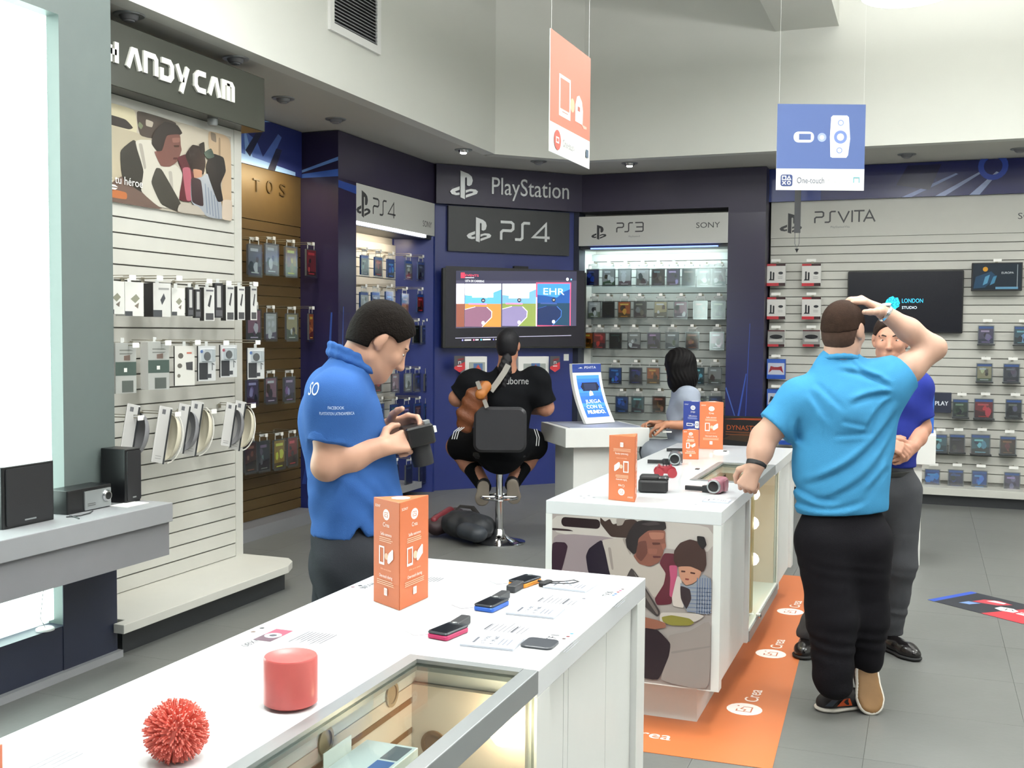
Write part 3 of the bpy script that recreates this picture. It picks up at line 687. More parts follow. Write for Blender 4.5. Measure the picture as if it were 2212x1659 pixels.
def light_sign(name, M, u0, u1, z0, z1, d, label, draw):
    o = M @ Vector(((u0+u1)/2, z0, 0)); t = thing(name, o, label, 'sign')
    MB().box((u0, z0, -.10), (u1, z1, d), M).build('panel', mat('sign_white', '#cfcfcb', .4), t, bev=.002)
    P = PR(M @ Matrix.Translation((u0, z0, d))); P.rect(.002, .002, u1-u0-.002, z1-z0-.002, '#c6c6c2'); draw(P, u1-u0, z1-z0); P.build('lettering', t); return t
def d4(P, w, h):
    ps_logo(P, .12, h*.5, .25, '#3a3a3c'); ps_word(P, '4', .29, h*.50, .145, '#3a3a3c', .016); P.text('SONY', w-.17, h*.32, .06, '#4a4a4c', w=.2)
light_sign('bay_sign', FP, o0, o1+.02, 2.535, 2.855, .004, 'white sign with four-lettered console logo over the warm lit bay', d4)
XQ = XR+.016; uz = lambda px, py: (lambda q: (q.y, q.z))(onX(px, py, XR+.30))
FR_ = frame((XR+.016, 0, 0), (0, 1)); GP = 'game cases in the warm lit bay'
PRW = [[(789, 573, 'dark grey'), (821, 576, 'red'), (850, 580, 'blue'), (885, 583, 'grey'), (914, 585, 'dark grey')],
       [(790, 652, 'white'), (817, 652, 'pale grey'), (843, 650, 'blue'), (879, 655, 'brown'), (909, 655, 'red')],
       [(880, 722, 'navy'), (902, 722, 'black'), (922, 722, 'navy')],
       [(797, 826, 'brown'), (821, 827, 'red'), (855, 827, 'pink'), (885, 826, 'white'), (907, 826, 'navy'), (926, 826, 'dark grey')],
       [(826, 893, 'blue'), (853, 893, 'teal'), (882, 893, 'purple'), (908, 890, 'brown'), (926, 890, 'dark grey')],
       [(838, 965, 'red'), (860, 965, 'dark grey'), (884, 962, 'black'), (928, 960, 'navy')],
       [(857, 1028, 'black', .14, .2), (889, 1026, 'black', .14, .2), (915, 1022, 'black', .14, .2)]]
for r, row in enumerate(PRW):
    wallrow(pb, FR_, uz, r, 'the warm lit bay', GP, row, out=.28, rowi=r, band='#2b59b5' if r in (0, 1, 4) else None, jitter=.4, tagdz=.085)

# --- diagonal corner with the large television
FC = frame((CA.x, CA.y, 0), (u.x, u.y)); LC = (CB-CA).length
cn = thing('corner_backdrop', (CA.x*.5+CB.x*.5, CA.y*.5+CB.y*.5, 0), 'royal blue diagonal corner panel behind the large television', 'wall panel')
MB().box((0, 0, -.14), (LC, 2.88, -.06), FC).build('panel', M_BLUE, cn)
hd2 = thing('corner_header', (CA.x*.5+CB.x*.5, CA.y*.5+CB.y*.5, 2.86), 'dark violet corner header with silver game brand lettering', 'sign')
MB().box((-.02, 2.86, -.14), (LC+.02, 3.245, .03), FC).build('panel', mat('violet_header', '#2d2740', .4, var=.1, scale=2), hd2)
M_SILV = mat('silver_letter', '#c9cbcc', .3, metal=.2)
def solid_logo(M, x, y, k, dz, m, parent, name='logo'):
    P = PR(ID); ps_logo(P, x, y, k, '#fff'); B = MB()
    for f in P.f: B.prism([P.v[i][:2] for i in f], 0, dz, M)
    return B.build(name, m, parent)
FCH = FC @ Matrix.Translation((0, 0, .03))
solid_logo(FCH, .27, 3.06, .30, .015, M_SILV, hd2)
solid_text('PlayStation', FCH, 1.015, 3.04, .18, .88, .012, M_SILV, 'lettering', hd2)
cs = thing('corner_sign', (CA.x*.5+CB.x*.5, CA.y*.5+CB.y*.5, 2.48), 'charcoal corner sign with pale console logo above large television', 'sign')
MB().box((.13, 2.40, -.06), (LC-.10, 2.85, -.02), FC).build('panel', M_DARK, cs)
FCS = FC @ Matrix.Translation((0, 0, -.02))
solid_logo(FCS, .46, 2.63, .27, .008, M_SILV, cs)
P = PR(ID); ps_word(P, '4', .70, 2.63, .19, '#fff', .027)
for g0, g1 in ((0, 7), (7, 12), (12, 15)):
    B = MB()
    for f in P.f[g0:g1]: B.prism([P.v[i][:2] for i in f], 0, .008, FCS)
    B.build('letter', M_SILV, cs)

def television(name, M, w, h, d, label, draw, standoff=.05, mount=True):
    o = M @ Vector((w/2, 0, 0)); t = thing(name, o, label, 'television')
    MB().rbox(w, h, .012, standoff, standoff+d, M, 4, w/2, h/2).build('bezel', M_BLACK, t, bev=.003)
    if mount: MB().box((w*.3, h*.3, 0), (w*.7, h*.7, standoff), M).build('wall_mount', M_BLACKM, t)
    P = PR(M @ Matrix.Translation((0, 0, standoff+d)), step=.0002, z0=.0006); draw(P, w, h); P.build('screen', t, SCREEN()); return t
cpl = lambda px, py, out=0: (lambda q: ((q.xy-CA).dot(u), q.z))(plane_pt(px, py, out))
def plane_pt(px, py, out):
    r = ray(px, py); n3 = Vector((nrm.x, nrm.y, 0)); p0 = Vector((CA.x, CA.y, 0))+n3*out
    return CO+r*((p0-CO).dot(n3)/r.dot(n3))
def tv1(P, w, h):
    X = lambda a: (a-135)/1165*w; Yy = lambda b, a=0: h-(b-905-.03*(a-135))/655*h
    def rc(a0, b0, a1, b1, c): P.poly([(X(a0), Yy(b1, a0)), (X(a1), Yy(b1, a1)), (X(a1), Yy(b0, a1)), (X(a0), Yy(b0, a0))], c)
    P.rect(X(155), Yy(1545, 155), X(1285), Yy(925, 1285)+.0, '#0a0812')
    rc(235, 930, 1215, 1400, '#3c3a50'); rc(235, 930, 1215, 1010, '#2a2a3e')
    P.text('EVENTS', X(358), Yy(968, 358), .022, '#e8405a', w=X(410)-X(305)); rc(272, 945, 302, 990, '#e0344e'); rc(305, 984, 375, 990, '#c9c9d2')
    P.text('LISTA DE CARRERAS', X(380), Yy(1014, 380), .022, '#f2f2f6', w=X(453)-X(305))
    P.circ(X(1136), Yy(998, 1136), .016, '#e9e9f0'); P.circ(X(1168), Yy(1000, 1168), .01, '#6fa8c8')
    def card(a0, a1, sky, hill, road, grass, night=False):
        b0, b1 = 1036, 1388
        rc(a0, b0, a1, b1, sky)
        L = lambda k, b: (X(a0+(a1-a0)*k), Yy(b, a0))
        P.poly([L(0, 1130), L(.25, 1135), L(.6, 1150), L(.8, 1100), L(1, 1075), L(1, 1220), L(0, 1220)], hill)
        P.poly([L(0, 1200), L(1, 1195), L(1, b1), L(0, b1)], grass); P.poly([L(.1, 1195), L(.6, 1195), L(.6, 1207), L(.1, 1207)], '#e07aa0' if not night else '#39508a')
        P.poly([L(0, 1245), L(.3, 1222), L(.6, 1222), L(.73, 1262), L(.72, 1310), L(.45, b1), L(0, b1)], road)
        P.stroke([L(.6, 1224), L(.74, 1262), L(.73, 1310), L(.47, b1)], .007, '#f0eef4' if not night else '#3a6ab0'); P.stroke([L(0, 1247), L(.28, 1224)], .005, '#f0eef4' if not night else '#2a4a90')
        P.circ(X((a0+a1)/2), Yy(1170, a0), .022, '#23242c'); P.text('01', X((a0+a1)/2), Yy(1170, a0), .018, '#fff'); P.circ(X((a0+a1)/2), Yy(1356, a0), .018, '#f4f0f8')
    rc(237, 1036, 300, 1200, '#f4f4f8'); rc(237, 1200, 300, 1390, '#7d4a3c')
    card(304, 590, '#f3f5fb', '#58a0dc', '#7a566a', '#b57f3e'); rc(360, 1075, 525, 1150, '#ffffff')
    card(598, 872, '#f6f6fb', '#6b9ed8', '#7d7498', '#7a8a48'); rc(650, 1080, 815, 1158, '#ffffff')
    rc(872, 1026, 1164, 1396, '#f0506e'); rc(872, 1150, 880, 1396, '#f6f2f6'); card(882, 1156, '#3d86cc', '#1f4a8a', '#17284f', '#1a3a52', True)
    P.text('EHR', X(1020), Yy(1102, 1000), .07, '#e4eef8', w=X(1110)-X(935))
    rc(228, 1478, 1170, 1484, '#8d8a9c')
    for k, (a, c) in enumerate(((285, '#8a86c8'), (372, '#c86a8a'), (430, '#5aa8b8'), (528, '#6a68a0'))): P.circ(X(a), Yy(1499, a), .009, c)
    for a0, a1 in ((300, 352), (384, 410), (442, 505), (545, 570)): rc(a0, 1494, a1, 1504, '#d8d6e2')
t0 = cpl(957, 578, .07); t1 = cpl(1267, 592, .07); tb = cpl(958, 752, .07)
FTV = FC @ Matrix.Translation((t0[0], tb[1], -.06))
TVW, TVH = t1[0]-t0[0], t0[1]-tb[1]
tv = television('television', FTV, TVW, TVH, .05, 'large wall television showing a racing game menu in the corner', tv1, .08)
MB().rbox(.16, .04, .006, .09, .13, FTV, 2, TVW*.53, TVH+.022).build('camera_bar', M_BLACKM, tv)
# demo shelf boxes and pennants below
for px, py, l in ((993, 786, 'red and grey paper pennant left of the game player'), (1199, 786, 'red and grey paper pennant right of the game player')):
    a, z = cpl(px, py, .10); t = thing('pennant', FC @ Vector((a, z-.08, .1)), l, 'pennant', 'pennants under the television')
    Fp = FC @ Matrix.Translation((a, z, .10)); w2 = .058
    MB().prism([(-w2, .08), (w2*.96, .08), (w2, -.05), (0, -.085), (-w2, -.05)], -.002, 0, Fp).build('card', mat('pennant_card', '#4a4a50', .6), t)
    P = PR(Fp); P.poly([(-w2, -.05), (0, -.085), (w2, -.05), (w2*.98, .02), (-w2*.98, -.03)], '#c8323c'); P.poly([(-w2*.5, .03), (w2*.7, .04), (w2*.8, .06), (-w2*.3, .05)], '#7a2a30')
    P.stroke([(-.012, -.005), (-.012, .022), (.012, .022), (.012, -.005)], .005, '#eee').rect(-.025, -.026, .025, -.018, '#eee').build('printed_mark', t)
for px0, px1, py0, py1, l in ((1003, 1050, 770, 850, 'white demo console cabinet left of the game player'), (1118, 1183, 770, 880, 'white demo console cabinet right of the game player')):
    a0, z1_ = cpl(px0, py0, .04); a1, z0_ = cpl(px1, py1, .04); t = thing('demo_cabinet', FC @ Vector(((a0+a1)/2, z0_, 0)), l, 'cabinet', 'white cabinets under the television')
    MB().box((a0, z0_, -.06), (a1, z1_, .06), FC).build('body', M_WHITEP, t, bev=.003)
    MB().rbox((a1-a0)*.72, (z1_-z0_)*.8, .004, .06, .064, FC, 2, (a0+a1)/2+.01, (z0_+z1_)/2-.02).build('door', mat('demo_glass', '#9aa09c', .2), t)
    P = PR(FC @ Matrix.Translation((0, 0, .064))); c_ = (a0+a1)/2+.02; z_ = z1_-.11; P.rect(c_-.05, z_-.04, c_+.05, z_+.04, '#4a6a9a').poly([(c_-.04, z_-.03), (c_+.04, z_-.03), (c_, z_+.03)], '#b8483a').build('printed_card', t)
for px, py in ((986, 850), (1224, 772)):
    a, z = cpl(px, py, -.05); tag(MB().box((a-.03, z-.035, -.06), (a+.03, z+.035, -.057), FC).build('notice_card', M_TAG), 'small white notice on blue panel %s of the game player' % ('left' if px < 1000 else 'right'), 'notice')

# --- bay with white sign right of the corner
YB = 10.86; FB = frame((0, YB, 0), (1, 0))
xc0, xc1 = onY(1571, 600, YB).x, onY(1652, 600, YB).x
rb = thing('violet_bay_right', (-2.5, YB, 0), 'dark violet wall bay with pale slatted recess right of the corner', 'display unit')
bx('column', (xc0, YB, 0), (xc1, 11.25, 3.245), M_PURPLE, rb)
MB().prism([(CB.x+.0, YB), (xc0, YB), (xc0, 11.25), (-3.6, 11.25)], 2.86, 3.245).build('fascia', M_PURPLE, rb)
YS = 11.17
slats(rb, frame((0, YS, 0), (1, 0)), -3.42, xc0, .16, 2.44, mat('cool_white_slat', '#aeb4b0', .45, var=.03), M_SLATB)
bx('back_panel', (-3.6, YS+.02, 0), (xc0, 11.25, 2.86), M_SLAT, rb)
bx('left_return', (CB.x-.06, YB+.02, 0), (CB.x, YS, 2.86), M_NAVY, rb)
bx('shelf', (-3.4, YB+.04, .06), (xc0, YS, .12), M_LGREY, rb)
bx('soffit_board', (-3.42, YB+.03, 2.47), (xc0, YS, 2.50), M_DARK, rb)
bx('light_tube', (-3.3, YB+.005, 2.472), (xc0-.1, YB+.02, 2.484), mat('led_blue', '#aac', .5, emit='#5a78ff', es=4), rb)
ld = bpy.data.lights.new('lamp', 'AREA'); ld.shape = 'RECTANGLE'; ld.size = 1.4; ld.size_y = .05; ld.energy = 9; ld.color = (.82, 1, .98)
lo = bpy.data.objects.new('lamp', ld); COL.objects.link(lo); lo.parent = rb; lo.location = Vector((-2.65, YB+.10, 2.45))-rb.location; lo.rotation_euler = (R(30), 0, 0)
P = PR(frame((xc0, YB, 0), (1, 0)))
cwid = xc1-xc0; P.grad(0, .01, cwid, 2.1, '#26306e', '#322c42').rect(0, 2.1, cwid, 2.8, '#322c42')
P.poly([(.12, .75), (.2, 1.2), (.21, 1.2), (.14, .75)], '#3a54a8'); P.poly([(.0, 1.05), (.11, .72), (.12, .72), (.01, 1.06)], '#4660ac'); P.poly([(.2, .75), (.23, 1.7), (.235, 1.7), (.21, .75)], '#33489a')
P.build('printed_streaks', rb, PRINTG())
def d3(P, w, h):
    ps_logo(P, .22, h*.47, .165, '#37373a'); ps_word(P, '3', .41, h*.60, .10, '#4a4a4c', .013); P.text('PlayStation3', .60, h*.28, .018, '#77777a'); P.text('SONY', w-.20, h*.6, .058, '#4a4a4c', w=.24)
light_sign('bay_sign', FB, CB.x+.002, xc0, 2.505, 2.81, .006, 'white sign with small console logo over the pale slatted recess', d3)
GB = 'game cases on the pale slatted recess'
FBs = frame((0, YS-.016, 0), (1, 0)); uz = lambda px, py: (lambda q: (q.x, q.z))(onY(px, py, YS-.15))
def zr(L, cy): return [(1220+a/3.19, 420+cy/3.19, c) for a, c in L]
BR = [zr([(195, 'navy'), (305, 'pale grey'), (415, 'white'), (540, 'white'), (645, 'dark grey'), (750, 'purple'), (855, 'dark grey'), (960, 'pale grey'), (1062, 'pale grey')], 572),  # third and fourth covers: glare put into their white colour
      zr([(205, 'white'), (300, 'black'), (412, 'orange'), (520, 'dark grey'), (663, 'cream'), (800, 'pink'), (935, 'brown'), (1060, 'green')], 795),
      zr([(155, 'orange'), (240, 'red'), (350, 'black'), (480, 'pale grey'), (615, 'purple'), (740, 'grey'), (880, 'brown'), (1050, 'pink')], 1008),
      zr([(350, 'blue'), (490, 'navy'), (612, 'orange'), (915, 'teal'), (1035, 'pale grey')], 1250),
      zr([(395, 'blue'), (505, 'teal'), (650, 'brown'), (930, 'dark grey'), (1040, 'navy')], 1448)]
for r, row in enumerate(BR):
    wallrow(rb, FBs, uz, r, 'the pale recess', GB, row, out=.15, rowi=r, jitter=.3, tagdz=.1)
# big dark game box leaning at the column foot
q = onY(1601, 940, YB-.12); t = thing('game_box', (q.x, YB-.12, q.z-.19), 'large black boxed game with orange title lettering by the violet column', 'box')
Fq = frame((q.x, YB-.08, q.z), (1, 0)); MB().box((-.2, -.18, -.08), (.2, .18, 0), Fq).build('box', M_BLACKM, t)
P = PR(Fq); P.poly([(-.19, -.05), (.19, -.08), (.19, .0), (.05, .03), (-.1, .0)], '#3a2a1c'); P.poly([(-.19, .15), (.19, .15), (.19, .17), (.0, .165)], '#a8481f'); P.text('DYNASTY', .0, .07, .05, '#b5521f', w=.3).lines(-.16, .16, (.025, .0), .012, '#6a3a1c', .3).lines(-.1, .08, (-.12,), .014, '#555', .2).build('printed_front', t)

# --- white slatted wall at the right
YV = 11.12; FV = frame((0, YV, 0), (1, 0)); xv0 = onY(1664, 600, YV).x; xv1 = 2.6
vw = thing('white_slatwall', (.5, YV, 0), 'long white slatted wall with base shelf along the right back side', 'display unit')
slats(vw, FV, xv0, xv1, .20, 2.56, M_SLAT, M_SLATB)
bx('sign_board', (xv0, YV-.02, 2.56), (xv1, YV+.02, 2.92), M_SLAT, vw)
bx('back_panel', (xv0, YV+.02, 0), (xv1, YV+.12, 2.92), M_SLAT, vw)
bx('base_shelf', (xv0, 10.80, .10), (xv1, YV, .17), M_SLAT, vw, bev=.003)
bx('kick_board', (xv0, 10.86, 0), (xv1, YV, .10), M_DARK, vw)
P = PR(frame((0, YV-.02, 0), (1, 0)))
q = onY(1700, 482, YV); ps_logo(P, q.x+.04, q.z, .22, '#3f3f42'); P.build('logo_print', vw); P = PR(frame((0, YV-.02, 0), (1, 0))); q = onY(1760, 470, YV); P.rect(q.x-.03, q.z-.075, q.x+.6, q.z+.075, '#bfbeb7'); ps_word(P, 'VITA', q.x, q.z, .115, '#4a4a4c', .015)
q = onY(1815, 491, YV); P.build('lettering', vw); P = PR(frame((0, YV-.02, 0), (1, 0))); P.text('PlayStationVita', q.x, q.z, .022, '#77777a'); P.build('lettering', vw); P = PR(frame((0, YV-.02, 0), (1, 0))); q = onY(2232, 466, YV); P.text('SONY', q.x, q.z, .06, '#4a4a4c', w=.26)
P.build('lettering', vw)
vg = thing('graphic_band', (.5, YV, 2.92), 'dark blue streaked graphic strip above the white right wall', 'graphic')
bx('board', (xc1, YV-.06, 2.92), (xv1, YV+.12, 3.245), M_BLUE2, vg)
P = PR(frame((xc1, YV-.06, 2.92), (1, 0))); P.rect(0, 0, xv1-xc1, .325, '#20245a')
P.rect(.0, 0, .5, .325, '#2c3f86')
for a, b, c in ((1.25, 1.75, '#6f7fae'), (1.55, 1.95, '#8793b8'), (1.85, 2.1, '#8f9cc0')): P.poly([(a, 0), (a+.09, 0), (b, .2), (b-.02, .21)], c)
P.ring(2.05, .26, .13, .05, '#2f49a8'); P.poly([(1.2, .12), (1.5, .06), (1.6, .3), (1.3, .3)], '#1a1c40'); P.build('printed_graphic', vg, PRINTG())
uzv = lambda px, py: (lambda q: (q.x, q.z))(onY(px, py, YV-.12)); FVs = frame((0, YV-.016, 0), (1, 0))
def acc_box(px, py, w, h, kind, label):
    a, z = uzv(px, py); d = .055; out = .125
    t = thing('accessory_box', FVs @ Vector((a, z-h/2, out)), label, 'box', 'accessory boxes in two columns on the white right wall')
    F = FVs @ Matrix.Translation((a, z, out))
    MB().box((-w/2, -h/2, -d), (w/2, h/2, 0), F).build('carton', M_WHITEP if kind != 'blue' else mat('blue_carton', '#2c4f9e', .4), t, bev=.001)
    P = PR(F)
    if kind == 'white':
        P.rect(-w/2, -h/2, w/2, h/2, '#cfcdca').rect(-w/2, h/2-.022, w/2, h/2, '#3a2426').rect(-w/2, h/2-.022, 0, h/2, '#a62f36').rect(-w/2, -h/2, w/2, -h/2+.03, '#3a2426').rect(-w/2, -h/2, w*.15, -h/2+.03, '#b02f38')
        P.poly([(-w*.34, -h*.18), (-w*.1, -h*.2), (-w*.08, -h*.25), (-w*.4, -h*.25)], '#26262a').rect(-w*.33, -h*.2, -w*.24, h*.16, '#26262a', .006).rect(-w*.18, -h*.2, -w*.09, h*.12, '#26262a', .006).circ(w*.25, h*.08, w*.13, '#303034', ry=h*.06).lines(w*.1, w*.4, (-.02, -.035), .005, '#9a9a98')
    elif kind == 'grey':
        P.rect(-w/2, -h/2, w/2, h/2, '#8b8a88').rect(-w/2, -h/2, w/2, -h/2+.025, '#3a2426').rect(-w/2, -h/2, w*.15, -h/2+.025, '#a8323a').rect(-w/2, h/2-.012, w/2, h/2, '#55242a').circ(0, h*.1, w*.38, '#1e1e21', ry=h*.13).rect(-w*.4, -h*.2, w*.4, -h*.06, '#b5b3b0')
    else:
        P.rect(-w/2, -h/2, w/2, h/2, '#3a5db0').rect(-w*.45, -h*.28, w*.45, h*.3, '#b8bccb').rect(-w*.5, -h/2, w*.5, -h*.32, '#2b50a8')
        c = '#8e2f35' if 'red' in label else '#33363f'
        P.poly([(-w*.4, -h*.2), (-w*.3, h*.15), (-w*.1, h*.1), (w*.1, h*.1), (w*.3, h*.15), (w*.4, -h*.2), (w*.22, -h*.05), (-w*.22, -h*.05)], c)
    P.build('printed_front', t, PRINTG())
    hook(vw, FVs, a, z+h/2+.03, out+.03, w=.09)
for r, (py, kd, h) in enumerate(((594, 'white', .22), (666, 'white', .22), (731, 'grey', .165), (797, 'blue', .2), (862, 'blue', .2), (939, 'blue', .2))):
    for c_, px in enumerate((1677, 1753)):
        if r >= 3 and c_ == 1 and r != 5: continue
        acc_box(px+(26 if r == 5 and c_ == 0 else 0) if not (r == 5 and c_ == 1) else 1740, py, .18 if kd != 'grey' else .165, h, kd,
                '%s box in %s row, %s column beside the violet column' % ({'white': 'white and red charger', 'grey': 'grey and red battery', 'blue': 'blue red-controller' if r == 3 else 'blue controller'}[kd], ROW[r], ('left', 'right')[c_]))
def tv2(P, w, h):
    P.rect(.012, .012, w-.012, h-.012, '#05060c'); cx, cy = w*.40, h*.48; k = .065
    P.poly([(cx+k*r_*math.cos(R(a)), cy+k*r_*math.sin(R(a))) for a, r_ in ((0, 1), (25, .95), (50, 1.1), (72, .85), (90, 1.05), (120, .98), (150, 1), (180, 1.05), (205, 1.0), (225, .9), (245, 1.1), (262, .95), (285, 1.2), (305, .9), (330, 1.02))], '#25c4ea')
    P.stroke([(cx-.03, cy-.035), (cx+.01, cy+.005)], .006, '#0a4258').stroke([(cx+.01, cy-.035), (cx-.03, cy+.005)], .006, '#0a4258').stroke([(cx-.04, cy+.045), (cx-.04, cy+.02), (cx-.015, cy+.02), (cx-.015, cy+.045)], .005, '#0a4258', True).stroke([(cx+.0, cy+.022), (cx+.035, cy+.022), (cx+.018, cy+.055)], .005, '#0a4258', True).ring(cx+.045, cy-.01, .018, .005, '#0a4258')
    P.text('LONDON', w*.57, h*.52, .042, '#35b8ee', w=.19).text('STUDIO', w*.545, h*.41, .026, '#cfe6f6', w=.135)
a = onY(1832, 588, YV-.08); b = onY(2079, 719, YV-.08); at_ = onY(1832, 720, YV-.08)
television('television', frame((a.x, YV-.016, b.z-.006), (1, 0)), b.x-a.x, a.z-at_.z, .045, 'black wall television with glowing cyan studio logo on white slats', tv2, .03)
a, z = uzv(2153, 598); t = thing('boxed_console', FVs @ Vector((a, z-.1, .12)), 'wide dark boxed game console set hung right of the television', 'box')
F = FVs @ Matrix.Translation((a, z, .14)); MB().box((-.215, -.13, -.1), (.215, .13, 0), F).build('carton', M_BLACKM, t, bev=.002)
P = PR(F); P.rect(-.205, -.12, .205, .12, '#1b2630').circ(-.1, .07, .022, '#c08a2a').poly([(-.2, -.11), (-.1, -.1), (.0, .0), (-.05, .05), (-.18, .0)], '#223f58').poly([(-.12, -.08), (-.08, -.06), (-.06, .02), (-.1, .0)], '#4f86a6').poly([(-.06, -.08), (-.02, -.06), (.0, .01), (-.03, .0)], '#3f7696').text('EUROPA', .09, .035, .02, '#c8d0d6').rect(-.01, -.115, .18, -.095, '#5f8fae').rect(.17, -.1, .175, .11, '#9aa4aa').build('printed_front', t, PRINTG())
hook(vw, FVs, a, z+.15, .16, w=.07)
GV = 'game cases standing on white right wall holders'
VR = [[(525, 507, 'purple'), (740, 510, 'teal')], [(515, 732, 'cream'), (676, 735, 'dark grey')], [(372, 945, 'green'), (512, 948, 'red'), (690, 948, 'dark grey')],
      [(247, 1155, 'teal'), (352, 1155, 'black'), (492, 1160, 'teal'), (656, 1168, 'brown')], [(204, 1362, 'blue'), (344, 1365, 'navy'), (486, 1372, 'blue'), (680, 1383, 'purple')]]
for r, row in enumerate(VR):
    for i, (a_, b_, c_) in enumerate(row):
        a, z = uzv(1940+a_/2.765, 540+b_/2.765); ww, hh = .13, .165
        if r == 3 and i == 2 or r == 2 and i == 1: ww, hh = .16, .18
        t = game_case(FVs, a, z, .10+.01*((i+r) % 3), c_, '%s game case %s from left in %s row of white right wall' % (c_, ORD[i], ROW[r]), GV, ww, hh, band='#3f6fc0', seed=r*9+i+300, tab=False)
        F = FVs @ Matrix.Translation((a, z, .10+.01*((i+r) % 3)))
        MB().box((-ww*.55, -hh/2-.016, -.09), (ww*.6, -hh/2-.005, .02), F).build('holder', M_DARK, t)
        hook(vw, FVs, a+.01, z+hh/2+.05, .13, w=.08)

# ------------------------------------------------------------------ display tables
M_WARM = mat('warm_cream_board', '#d8c8bc', .5, var=.05)
M_BULB = mat('bulb_lit', '#fff', .4, emit='#ffe6bc', es=30)
M_SLOT = mat('brown_groove', '#7a5636', .7)
XL_, XR_, ZT = -1.46, -.73, .90
def warm_bulb(parent, p, r, e):
    MB().lathe([(.002, -r), (r*.6, -r*.8), (r*.95, -r*.3), (r, .05*r), (r*.8, r*.6), (r*.4, r*.92), (.002, r)], 20, Matrix.Translation(p)).build('bulb', M_BULB, parent, True)
    ld = bpy.data.lights.new('lamp', 'POINT'); ld.energy = e; ld.shadow_soft_size = r*1.02; ld.color = (1, .80, .58)
    lo = bpy.data.objects.new('lamp', ld); COL.objects.link(lo); lo.parent = parent; lo.location = Vector(p)-wloc(parent)
def table(label, y0, y1, nx, n0, n1, v0, v1, panels):
    t = thing('display_table', ((XL_+XR_)/2, (y0+y1)/2, 0), label, 'display table')
    MB().prism([(XL_, y0), (XR_, y0), (XR_, n0), (nx, n0), (nx, n1), (XR_, n1), (XR_, y1), (XL_, y1)], ZT-.055, ZT).build('top', M_TABLE, t, bev=.002)
    zb = .18
    bx('side_panel', (XL_, y0+.02, zb), (XL_+.02, y1-.02, ZT-.055), M_TABSIDE, t)
    for yy in (y0, y1-.025): bx('end_panel', (XL_, yy, zb), (XR_, yy+.025, ZT-.055), M_TABSIDE, t)
    bx('plinth', (XL_+.11, y0+.13, 0), (XR_-.11, y1-.13, zb), M_TABSIDE, t)
    # right side: corner posts and recessed vertical panels
    for a, b in panels: bx('side_panel', (XR_-.035, a+.0015, zb), (XR_-.018, b-.0015, ZT-.055), M_TABSIDE, t)
    for a, b in ((y0+.025, y0+.06), (y1-.09, y1-.025), (v1, v1+.08), (v0-.04, v0)): bx('post', (XR_-.03, a, zb), (XR_, b, ZT-.055), M_TABSIDE, t)
    # glazed case
    bx('case_floor', (nx, v0, zb), (XR_-.002, v1, zb+.05), M_TABSIDE, t)
    bx('case_back', (nx-.015, v0, zb+.05), (nx, v1, ZT-.056), M_WARM, t)
    for yy in (v0, v1-.015): bx('case_end', (nx, yy, zb+.05), (XR_-.02, yy+.015, ZT-.056), M_WARM, t)
    for zz in (.81, .745): bx('slot', (nx, v0+.016, zz-.006), (nx+.002, v1-.016, zz+.006), M_SLOT, t)
    w = .03
    bx('rail', (nx-.012, n0, ZT-.02), (nx+w-.012, n1, ZT+.004), M_ALU, t); bx('rail', (nx+w-.012, n1-w*.9, ZT-.02), (XR_-w, n1, ZT+.004), M_ALU, t); bx('rail', (nx+w-.012, n0, ZT-.02), (XR_-w, n0+w*.9, ZT+.004), M_ALU, t)
    bx('rail', (XR_-w, n0, ZT-.045), (XR_+.003, n1, ZT+.004), M_ALU, t, bev=.002)
    bx('rail', (XR_-w, v0, zb-.005), (XR_+.004, v1, zb+.045), M_ALU, t)
    bx('top_glass', (nx+w-.012, n0+w*.9, ZT-.010), (XR_-w, n1-w*.9, ZT-.004), M_GLASS, t)
    bx('front_glass', (XR_-.012, v0, zb+.045), (XR_-.006, v1, ZT-.05), M_GLASS, t)
    return t
T1 = table('nearest long white display table with glazed case and small cameras on top', .35, 2.98, -1.01, .55, 2.06, .55, 2.06, ((2.14, 2.29), (2.29, 2.325), (2.325, 2.64), (2.64, 2.89)))
for px, py in ((846, 1500), (703, 1600)):
    q = onX(px, py, -1.009); yy, zz = q.y, q.z
    MB().lathe([(.026, 0), (.026, .004), (.019, .004), (.019, .001), (.002, .001)], 24, frame((-1.01, yy, zz), (0, 1))).build('grommet', mat('grommet_tan', '#a08a70', .5), T1, True)
MB().lathe([(.03, 0), (.03, .004), (.022, .004), (.022, .001), (.002, .001)], 24, frame(onY(938, 1608, 2.044), (1, 0))).build('grommet', M_SLOT, T1, True)
q = onX(1093, 1575, -.775); warm_bulb(T1, (q.x, q.y, q.z), .036, 3.2); warm_bulb(T1, (-.8, 1.1, .8), .036, 3)
bx('glass_shelf', (-1.0, .9, .73), (-.79, 1.84, .736), M_GLASS, T1)
T2 = table('second long white display table with family photograph on its near end', 4.21, 6.75, -1.02, 5.06, 5.82, 4.98, 6.0, ((4.27, 4.94), (6.08, 6.66)))
bx('light_bar', (XR_-.05, 5.24, .24), (XR_-.03, 5.30, .83), mat('pale_wood', '#d9b98a', .5, var=.1), T2)
for px, py in ((1642, 1056), (1640, 1131), (1640, 1209)):
    q = onX(px, py, XR_-.012-.0); warm_bulb(T2, (XR_-.044, q.y, min(q.z, .81)), .031, 1.6)
warm_bulb(T2, (-.85, 5.5, .7), .03, 3)
MB().lathe([(.012, 0), (.012, .02), (.004, .024)], 12, frame((XR_, 5.22, .24), (0, 1))).build('door_knob', M_CHROME, T2, True)
FE = frame((XL_+.028, 4.21, .185), (1, 0)); ew = XR_-XL_-.06; eh = ZT-.055-.185
P = PR(FE, step=.00015); family_photo(P, ew, eh); P.build('family_photo', T2, PRINTG())

